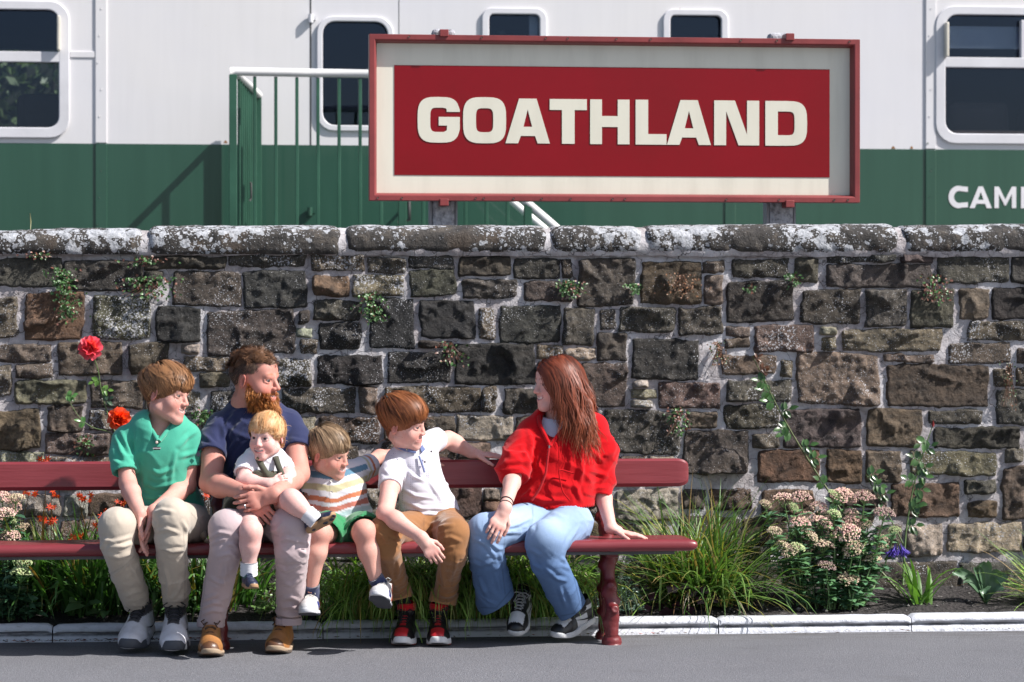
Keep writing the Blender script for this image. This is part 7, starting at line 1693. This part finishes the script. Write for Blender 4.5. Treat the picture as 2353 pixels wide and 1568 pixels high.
# ---- stonecrops
def head_mesh(seed):
    r = np.random.default_rng(seed); b = MB(); n = 190; oc = np.array([[1, 0, 0], [-1, 0, 0], [0, 1, 0], [0, -1, 0], [0, 0, 1], [0, 0, -1]]) * .0042; f = np.array([[0, 2, 4], [2, 1, 4], [1, 3, 4], [3, 0, 4], [2, 0, 5], [1, 2, 5], [3, 1, 5], [0, 3, 5]])
    for i in range(n):
        a = r.uniform(0, 6.28); q = math.sqrt(r.uniform(0, 1)); p = V3(math.cos(a) * q * .048, math.sin(a) * q * .044, .030 * math.sqrt(max(0, 1 - q * q * .98)) - .006 + r.normal(0, .0025))
        b.add(oc * r.uniform(.7, 1.25) + p, f, np.array((1, 1, 1)) * r.uniform(.55, 1.35) * (1, r.uniform(.8, 1.15), 1))
    for i in range(12):
        a = i * .52; b.tube([(0, 0, -.030), (math.cos(a) * .028, math.sin(a) * .026, .002)], .0010, 4, (.25, .5, .25))
    return b
k = N("stonecrop_flower"); k.out(k.mix(1.0, k.attr(), k.objcol(), 'MULTIPLY'), .7); M_SEDH = k.m
HM = [head_mesh(s_).mesh("stonecrop_head", M_SEDH, smooth=False, cols=True) for s_ in (1, 2, 3)]
def stonecrop(base_px, Yc, heads, lab, seed, nleaf=11, grp="stonecrop plants", leafcol=(.12, .25, .12)):
    r = np.random.default_rng(seed); t = empty("stonecrop", px(base_px[0], base_px[1], Yc), label=lab, category="flower plant", group=grp)
    bl = MB(); bs = MB(); base = px(base_px[0], base_px[1], Yc); base[2] = soilz(Yc)
    for i, (x, y, s, kind) in enumerate(heads):
        Yh = Yc + r.uniform(-.10, .12) - (y - 1200) * .0009; top = px(x, y, Yh); root = V3(base[0] + (top[0] - base[0]) * .55 + r.normal(0, .02), Yc + r.normal(0, .04), soilz(Yc))
        mid = root * .45 + top * .55 + V3((top[0] - root[0]) * .12, -.01, 0); bs.tube([root, mid, top - V3(0, 0, .02)], [.0042, .0038, .003], 6, (.16, .26, .10))
        o = put("flower_head", HM[i % 3], t); o.matrix_parent_inverse = Matrix.Translation(-t.location) @ Matrix.Translation((top - V3(0, 0, .006)).tolist()) @ Matrix.Rotation(r.normal(.30, .20), 4, 'X') @ Matrix.Rotation(r.normal(0, .25), 4, 'Y') @ Matrix.Rotation(r.uniform(0, 6), 4, 'Z') @ Matrix.Scale(s * 1.0, 4)
        c = {'p': (.60, .41, .33), 'g': (.42, .50, .24), 'b': (.34, .24, .20), 'm': (.54, .44, .30)}[kind]; o.color = (*(np.array(c) * r.uniform(.85, 1.15)), 1)
        for j in range(nleaf):
            tt = r.uniform(.08, .93); p = root * (1 - tt) ** 2 + mid * 2 * tt * (1 - tt) + top * tt * tt; a = r.uniform(0, 6.28); d = V3(math.cos(a), math.sin(a) - .25, r.uniform(-.1, .55))
            leaves(bl, [p], [d], [(0, -.2, 1)], r.uniform(.048, .075), r.uniform(.028, .042), np.array(leafcol) * r.uniform(.65, 1.35) * (1, 1, r.uniform(.8, 1.25)), .15, .10)
    bl.obj("foliage", M_FLESH, t, cols=True, kind="stuff"); bs.obj("stem", M_STEM, t, cols=True, kind="stuff"); return t
zh = [(110, 290, .7, 'm'), (245, 262, 1.25, 'p'), (365, 245, 1.1, 'p'), (490, 315, 1.0, 'p'), (410, 385, .9, 'p'), (355, 425, 1.15, 'p'), (515, 430, 1.15, 'p'), (430, 515, .95, 'm'), (605, 525, .7, 'g'), (665, 240, 1.4, 'p'), (600, 222, .7, 'g'), (815, 245, 1.15, 'p'), (725, 355, .85, 'p'), (630, 392, 1.0, 'p'), (720, 428, 1.1, 'p'), (810, 440, .9, 'm'), (690, 500, 1.35, 'p'), (955, 360, 1.2, 'b'), (920, 555, 1.0, 'm'), (810, 565, .75, 'g'), (840, 428, .5, 'g'), (735, 608, 1.15, 'm'), (635, 602, 1.0, 'b'), (520, 590, 1.2, 'm'), (400, 602, 1.05, 'p'), (290, 628, 1.0, 'm'), (340, 600, .8, 'g'), (230, 590, .9, 'm'), (545, 735, .95, 'b'), (700, 825, 1.2, 'm'), (870, 685, 1.05, 'm'), (175, 485, .8, 'm'), (1030, 480, .7, 'g'), (600, 362, .8, 'g'), (790, 640, .7, 'g'), (310, 312, .6, 'g')]
stonecrop((1905, 1392), .68, [(1723.3 + x / 3.102, 1062.7 + y / 3.102, s, kd) for x, y, s, kd in zh], "large stonecrop with many pink flower heads right of the bench", 5, 40)
stonecrop((10, 1400), .66, [(6, 1140, 1.0, 'p'), (36, 1144, .9, 'm'), (30, 1157, 1.0, 'p'), (14, 1180, 1.1, 'p'), (10, 1202, 1.0, 'b'), (50, 1214, .9, 'm'), (8, 1222, 1.0, 'm'), (26, 1232, 1.1, 'p'), (-15, 1195, 1.1, 'p'), (50, 1318, 1.2, 'g'), (28, 1192, .7, 'g'), (3, 1375, .8, 'g'), (52, 1291, .9, 'g')], "stonecrop with pale pink heads at the left edge behind the bench", 6, 22, leafcol=(.05, .13, .065))
# ---- roses
def rose_stem(b, pts, r0, r1, col):
    q = np.array(pts); t_ = np.linspace(0, len(q) - 1, len(q) * 5); Q = np.stack([np.interp(t_, np.arange(len(q)), q[:, i]) for i in range(3)], -1)
    for _ in range(4): Q[1:-1] = (Q[:-2] + 2 * Q[1:-1] + Q[2:]) / 4
    b.tube(Q, np.linspace(r0, r1, len(Q)), 7, col); return Q
LEAFM = {}
def leaf_obj(parent, p, d, n, L, W, col, seed):
    b = MB(); leaves(b, [p], [d], [n], L, W, col, .2, .12); b.obj("leaf", M_ROSEL, parent, cols=True)
def spray(parent, Q, ts, L, col, seed, lean=(0, -.4, 0)):
    r = np.random.default_rng(seed)
    for t_ in ts:
        i = int(t_ * (len(Q) - 1)); p = Q[i]; sd = r.choice([-1, 1]); d = unit(V3(sd * r.uniform(.5, 1), -.25, r.uniform(-.2, .6))); ax = p + d * L * .9
        b = MB(); b.tube([p, ax], .0012, 4, np.array(col) * .9); b.obj("leaf_stalk", M_STEM, parent, cols=True)
        for k_, (f_, sg) in enumerate(((1.0, 0), (.62, 1), (.62, -1), (.28, 1), (.28, -1))):
            q = p + (ax - p) * f_; s_ = unit(np.cross(d, V3(0, -1, .3))); dd = unit(d * (1 if sg == 0 else .35) + s_ * sg * .9 + V3(0, -.1, -.1)); c = np.array(col) * r.uniform(.65, 1.3)
            leaf_obj(parent, q, dd, unit(V3(r.normal(0, .25), -1, .55)), L * r.uniform(.75, 1.05), L * r.uniform(.48, .62), c, 0)
ROSEG = (.050, .110, .030)
t = empty("rose_bush", px(2000, 1350, .92), label="tall thorny rose shoot leaning left across the wall above the stonecrop", category="rose")
b = MB(); Q = rose_stem(b, [px(2070, 1365, .86), px(1990, 1275, .92), px(1925, 1160, .98), px(1868, 1075, 1.0), px(1822, 1000, 1.0), px(1788, 940, 1.0), px(1757, 875, 1.0), px(1729, 818, 1.0)], .0065, .0025, (.10, .12, .045)); so = b.obj("stem", M_STEM, t, cols=True)
spray(t, Q, (.22, .30, .38, .47, .53, .59, .64, .70, .75, .80, .85), .050, ROSEG, 3)
spray(t, Q, (.90, .94, .98), .028, (.12, .05, .025), 4)
t = empty("rose_bush", px(2075, 1350, .92), label="leafy upright rose behind the purple flower, right of the stonecrop", category="rose")
b = MB(); Q = rose_stem(b, [px(2075, 1345, .90), px(2080, 1230, .95), px(2098, 1120, .99), px(2118, 1050, 1.0), px(2143, 978, 1.0)], .006, .002, (.08, .13, .04)); Q2 = rose_stem(b, [px(2080, 1260, .94), px(2040, 1180, .98), px(2010, 1130, 1.0), px(1990, 1090, 1.0)], .004, .002, (.08, .13, .04)); b.obj("stem", M_STEM, t, cols=True)
spray(t, Q, (.30, .38, .44, .50, .55, .60, .66, .72, .80, .88), .050, ROSEG, 5); spray(t, Q2, (.4, .6, .8, .98), .048, ROSEG, 6)
b = MB(); c = px(2144, 976, 1.0); b.tube([c - V3(0, 0, .012), c, c + V3(0, 0, .02)], [.003, .008, .002], 8, (.25, .03, .03)); b.obj("bud", M_PETAL, t, cols=True)
def rose_flower(parent, x, y, Y, R_, col, seed):
    r = np.random.default_rng(seed); c = px(x, y, Y)
    for ring, (n, L, open_) in enumerate(((6, 1.0, .35), (6, .85, .7), (5, .65, 1.0), (4, .45, 1.5))):
        for i in range(n):
            a = i * 2 * np.pi / n + ring * .5 + r.normal(0, .12); rad = V3(math.cos(a), 0, math.sin(a)); d = unit(rad + V3(0, -open_, .12)); u_ = np.linspace(0, 1, 5); w_ = np.linspace(-1, 1, 5); sd = unit(np.cross(d, V3(0, -1, 0.01))); b = MB(); P = np.zeros((5, 5, 3)); cl = np.array(col) * r.uniform(.85, 1.2)
            for p_, u in enumerate(u_):
                for q_, w in enumerate(w_):
                    P[p_, q_] = c + d * R_ * L * u + sd * w * R_ * L * .55 * (.35 + .65 * math.sin(min(1, u * 1.15) * 2.0)) + unit(np.cross(sd, d)) * R_ * (.22 * (w * w) + .18 * math.sin(w * 4 + seed + i) * u - .30 * u * u) * (-1 if ring else 1)
            b.grid(P, cl); b.obj("petal", M_PETAL, parent, cols=True)
    b = MB(); b.tube([c + V3(0, -.01, 0), c + V3(0, -.022, 0)], [.006, .003], 8, (.55, .30, .03)); b.obj("flower_centre", M_PETAL, parent, cols=True)
t = empty("rose_bush", px(260, 1100, .92), label="rose with a bright pink bloom and an orange bloom left of the teenager", category="rose")
b = MB(); Q = rose_stem(b, [px(300, 1180, .90), px(272, 1010, .95), px(246, 950, .97), px(231, 892, .97), px(226, 850, .96), px(212, 812, .95)], .004, .0022, (.09, .14, .045)); Q2 = rose_stem(b, [px(285, 1040, .94), px(255, 992, .97), px(215, 985, .98), px(185, 965, .98), px(160, 925, .98), px(148, 905, .98)], .003, .0016, (.10, .15, .05)); b.obj("stem", M_STEM, t, cols=True)
rose_flower(t, 208, 800, .93, .054, (.82, .085, .13), 3); rose_flower(t, 274, 963, .90, .052, (.82, .085, .025), 5)
spray(t, Q, (.62, .70), .034, (.11, .22, .04), 8); spray(t, Q2, (.55, .93, .99), .032, (.08, .19, .05), 9); spray(t, Q, (.5,), .034, (.05, .09, .05), 10)
# ---- agapanthus, broad leaves, edge grass
t = empty("agapanthus", px(2112, 1372, .72), label="purple agapanthus flower with strappy leaves right of the stonecrop", category="flower plant")
base = px(2112, 1372, .72); base[2] = soilz(.72); b = MB(); blades(b, base, 22, (.18, .32), (.016, .024), (0, 360), (48, 80), (.5, 1.9), [(3, (.10, .22, .04)), (2, (.14, .28, .06))], 31, .03, fold=.1); b.obj("foliage", M_GRASS, t, cols=True, kind="stuff")
b = MB(); b.tube([base, px(2085, 1310, .70), px(2062, 1243, .68)], [.005, .004, .003], 6, (.10, .17, .05)); b.obj("flower_stem", M_STEM, t, cols=True)
b = MB(); n = 7; a = np.linspace(0, 6.28, n); leaves(b, np.zeros((6, 3)), np.stack([np.cos(a[:6]) * .5, np.sin(a[:6]) * .5, -np.ones(6)], -1), np.tile((0, 0, 1.0), (6, 1)), .034, .010, (.10, .06, .42), -.2, .1); b.tube([(0, 0, .02), (0, 0, 0), (0, 0, -.012)], [.001, .003, .006], 6, (.13, .09, .45)); AG = b.mesh("agapanthus_flower", M_PETAL, cols=True)
for i in range(20):
    a = RP.uniform(0, 6.28); q = RP.uniform(.2, 1); c = px(2062, 1252, .68) + V3(math.cos(a) * q * .05, math.sin(a) * q * .03, -.006 - .022 * q + RP.normal(0, .008)); o = put("flower", AG, t); o.matrix_parent_inverse = Matrix.Translation(-t.location) @ Matrix.Translation(c.tolist()) @ Matrix.Rotation(math.cos(a) * -.7 * q, 4, 'Y') @ Matrix.Rotation(math.sin(a) * .7 * q, 4, 'X')
t = empty("foxglove_rosette", px(2262, 1345, .74), label="low rosette of broad grey-green leaves at the right edge of the bed", category="plant")
base = px(2263, 1345, .74); base[2] = soilz(.74)
for (x, y, w) in ((2190, 1315, .05), (2262, 1292, .055), (2310, 1320, .06), (2305, 1350, .06), (2262, 1366, .055), (2215, 1335, .045), (2240, 1305, .04)):
    tip = px(x, y, .70); d = tip - base; b = MB(); P = np.zeros((7, 5, 3)); sd = unit(np.cross(d, V3(0, -1, .4)))
    for i, u in enumerate(np.linspace(0, 1, 7)):
        for j, v in enumerate(np.linspace(-1, 1, 5)): P[i, j] = base + d * u + V3(0, 0, .05 * math.sin(u * 3.1)) + sd * v * w * (.12 + .88 * math.sin(min(1, u ** 1.3) * 2.75)) * .62 + V3(0, -.012 * v * v, .006 * math.sin(9 * u + 5 * v))
    b.grid(P, (.085, .155, .085)); b.obj("leaf", M_FLESH, t, cols=True)
t = empty("ornamental_grass", px(2420, 1370, .74), label="grass blades leaning in at the far right edge of the bed", category="grass clump")
base = px(2420, 1365, .74); base[2] = soilz(.74); b = MB(); blades(b, base, 60, (.25, .5), (.006, .012), (120, 240), (15, 70), (.2, 1.2), LIME, 33, .05); b.obj("foliage", M_GRASS, t, cols=True, kind="stuff")
# ---- small-leaved ground plants
def mound(x0, x1, y0, y1, Y0, Y1, n, L, W, col, lab, nm, cat, seed, up=.4, group=None):
    r = np.random.default_rng(seed); b = MB(); x = r.uniform(x0, x1, n); y = y1 - (y1 - y0) * r.uniform(0, 1, n) * np.sqrt(np.clip(1 - ((x - (x0 + x1) / 2) / ((x1 - x0) / 2 + 1)) ** 2, 0, 1)); Y = r.uniform(Y0, Y1, n)
    base = np.array([px(a, c, d) for a, c, d in zip(x, y, Y)]); base[:, 2] = np.maximum(base[:, 2], .10); a = r.uniform(0, 6.28, n); d = np.stack([np.cos(a), np.sin(a) - .4, r.uniform(-.3, .7, n)], -1)
    leaves(b, base, d, np.tile((0, -.4, 1.0), (n, 1)) + r.normal(0, .3, (n, 3)), r.uniform(*L, n), r.uniform(*W, n), np.array(col) * r.uniform(.55, 1.45, (n, 1)))
    t = empty(nm, px((x0 + x1) / 2, y1, Y0), label=lab, category=cat); b.obj("foliage", M_FLESH, t, cols=True, kind="stuff"); bs = MB()
    for i in range(0, n, 6): bs.tube([(base[i, 0] * .8 + .2 * px((x0 + x1) / 2, y1, Y[i])[0], base[i, 1] + .03, .09), base[i]], [.002, .0012], 4, np.array(col) * .8)
    bs.obj("stem", M_STEM, t, cols=True, kind="stuff"); return t
mound(1235, 1345, 1330, 1425, .56, .72, 420, (.010, .020), (.008, .014), (.12, .19, .15), "silvery small-leaved mound left of the bench's iron leg", "cranesbill", "plant", 1)
mound(1372, 1478, 1318, 1428, .50, .66, 520, (.010, .021), (.008, .014), (.115, .185, .145), "silvery small-leaved mound behind and right of the bench's iron leg", "cranesbill", "plant", 2)
mound(590, 690, 1335, 1425, .60, .85, 260, (.022, .045), (.012, .022), (.12, .22, .06), "light green leafy plant in the bed between the man's legs", "leafy_plant", "plant", 3)
mound(700, 815, 1310, 1425, .58, .80, 330, (.028, .055), (.013, .024), (.10, .20, .055), "light green leafy plant behind the small boy's legs", "leafy_plant", "plant", 4)
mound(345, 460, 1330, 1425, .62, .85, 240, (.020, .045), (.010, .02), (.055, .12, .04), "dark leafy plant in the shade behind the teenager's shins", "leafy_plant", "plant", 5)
mound(-60, 90, 1335, 1425, .50, .75, 320, (.030, .06), (.02, .034), (.05, .12, .06), "dark green fleshy leaves at the left end of the kerb", "leafy_plant", "plant", 6)
t = empty("coral_bells", px(1565, 1400, .56), label="dark purple-leaved plant at the foot of the ornamental grass", category="plant")
for (x, y) in ((1500, 1372), (1516, 1392), (1545, 1352), (1556, 1392), (1575, 1345), (1590, 1362), (1620, 1355), (1612, 1378), (1640, 1375), (1530, 1408), (1580, 1402), (1486, 1398)):
    c = px(x, y, .55 + RP.uniform(-.03, .06)); b = MB(); n = 15; a = np.linspace(0, 2 * np.pi, n, endpoint=False); R_ = .024 * (1 + .22 * np.sin(a * 5)) * RP.uniform(.8, 1.25); tl = RP.normal(0, .4); P = np.stack([np.cos(a) * R_, np.sin(a) * R_ * -.35 - .004, np.sin(a) * R_ * .85 + .25 * R_ * np.cos(a) * tl], -1); b.add(np.vstack([P, [[0, .004, 0]]]) + c, [[i, (i + 1) % n, n] for i in range(n)], np.array((.035, .012, .022)) * RP.uniform(.6, 1.6)); b.obj("leaf", M_ROSEL, t, cols=True)
# ---- creepers rooted in the wall joints
def creeper(x, y, w, h, n, lab, seed, col=(.055, .12, .035), col2=(.16, .07, .05), dry=.12, L=(.010, .020)):
    r = np.random.default_rng(seed); t = empty("wall_creeper", px(x, y - h / 2, YW), label=lab, category="creeper", group="creepers on the wall"); b = MB()
    dx = r.normal(0, w / 2.6, n); dy = (r.beta(1.3, 1.6, n) - .45) * h; Y = YW - .025 - np.abs(r.normal(0, .022, n)) * np.exp(-(dx / w) ** 2); base = np.array([px(x + a + .15 * c, y + c, d) for a, c, d in zip(dx, dy, Y)])
    a = r.uniform(0, 6.28, n); d = np.stack([np.cos(a), -.4 - r.random(n) * .4, np.sin(a) - .35], -1); cc = np.where((r.random(n) < dry)[:, None], np.array(col2), np.array(col)) * r.uniform(.55, 1.6, (n, 1))
    leaves(b, base, d, np.tile((0, -1.0, .4), (n, 1)) + r.normal(0, .25, (n, 3)), r.uniform(*L, n), r.uniform(L[0] * .8, L[1] * .85, n), cc); b.obj("foliage", M_FLESH, t, cols=True, kind="stuff")
    bs = MB()
    for i in range(14):
        e = px(x + r.normal(0, w * .42), y + r.uniform(-.1, .60) * h, YW - .03); bs.tube([px(x + r.normal(0, 3), y - h * .4, YW - .012), (np.array(e) + px(x, y - h * .1, YW - .06)) / 2, e], [.0015, .0013, .0008], 4, (.12, .06, .035))
    bs.obj("stem", M_STEM, t, cols=True, kind="stuff")
creeper(151, 672, 42, 130, 300, "long green creeper hanging down the wall at the upper left", 1)
creeper(345, 658, 80, 55, 200, "wide green and reddish creeper on the wall above the teenager", 2, dry=.3)
creeper(333, 600, 60, 22, 60, "thin creeper along the joint under the coping, upper left", 3, dry=.4); creeper(88, 586, 40, 14, 40, "little creeper tuft under the coping near the left edge", 13, dry=.4)
creeper(853, 702, 40, 70, 190, "bushy green creeper in the middle of the wall left of centre", 4)
creeper(1312, 662, 44, 40, 130, "green creeper on the wall above the girl's head", 5); creeper(1455, 662, 24, 26, 60, "small green creeper on the wall right of the girl's head", 6)
creeper(1822, 643, 24, 34, 60, "small green creeper on the upper wall right of the sign posts", 7, dry=.05); creeper(2148, 662, 40, 70, 120, "half-dry creeper on the upper right of the wall", 8, dry=.5)
creeper(1036, 812, 40, 60, 70, "sparse creeper on the wall above the red-haired boy", 9, dry=.45); creeper(1562, 965, 40, 70, 110, "thin creeper on the wall right of the girl's shoulder", 10, dry=.3)
creeper(468, 958, 34, 36, 110, "creeper tuft on the wall between the teenager and the man", 11); creeper(200, 1025, 34, 56, 90, "sparse creeper on the wall beside the orange rose", 12, dry=.3)
creeper(1570, 655, 60, 60, 130, "dry brown creeper on the upper wall right of centre", 14, (.16, .075, .04), (.20, .10, .05), .5, (.006, .014)); creeper(1650, 812, 26, 60, 90, "dry brown creeper on the wall left of the rose shoot", 15, (.17, .08, .04), (.07, .11, .04), .3, (.006, .014)); creeper(2320, 880, 22, 110, 70, "dry creeper near the right edge of the wall", 16, (.14, .07, .04), (.06, .1, .04), .4, (.006, .014))
creeper(1725, 655 + 8, 18, 16, 24, "tiny creeper tuft on the wall near the right sign post", 17)
# grass spike on the coping
t = empty("grass_spike", px(69, 527, YW), label="single dry grass spike growing on top of the wall at the left", category="grass")
b = MB(); b.tube([px(70, 528, YW + .05), px(70.5, 510, YW + .05), px(69, 490, YW + .05)], [.002, .004, .002], 6, (.22, .22, .11)); b.obj("stem", M_STEM, t, cols=True)
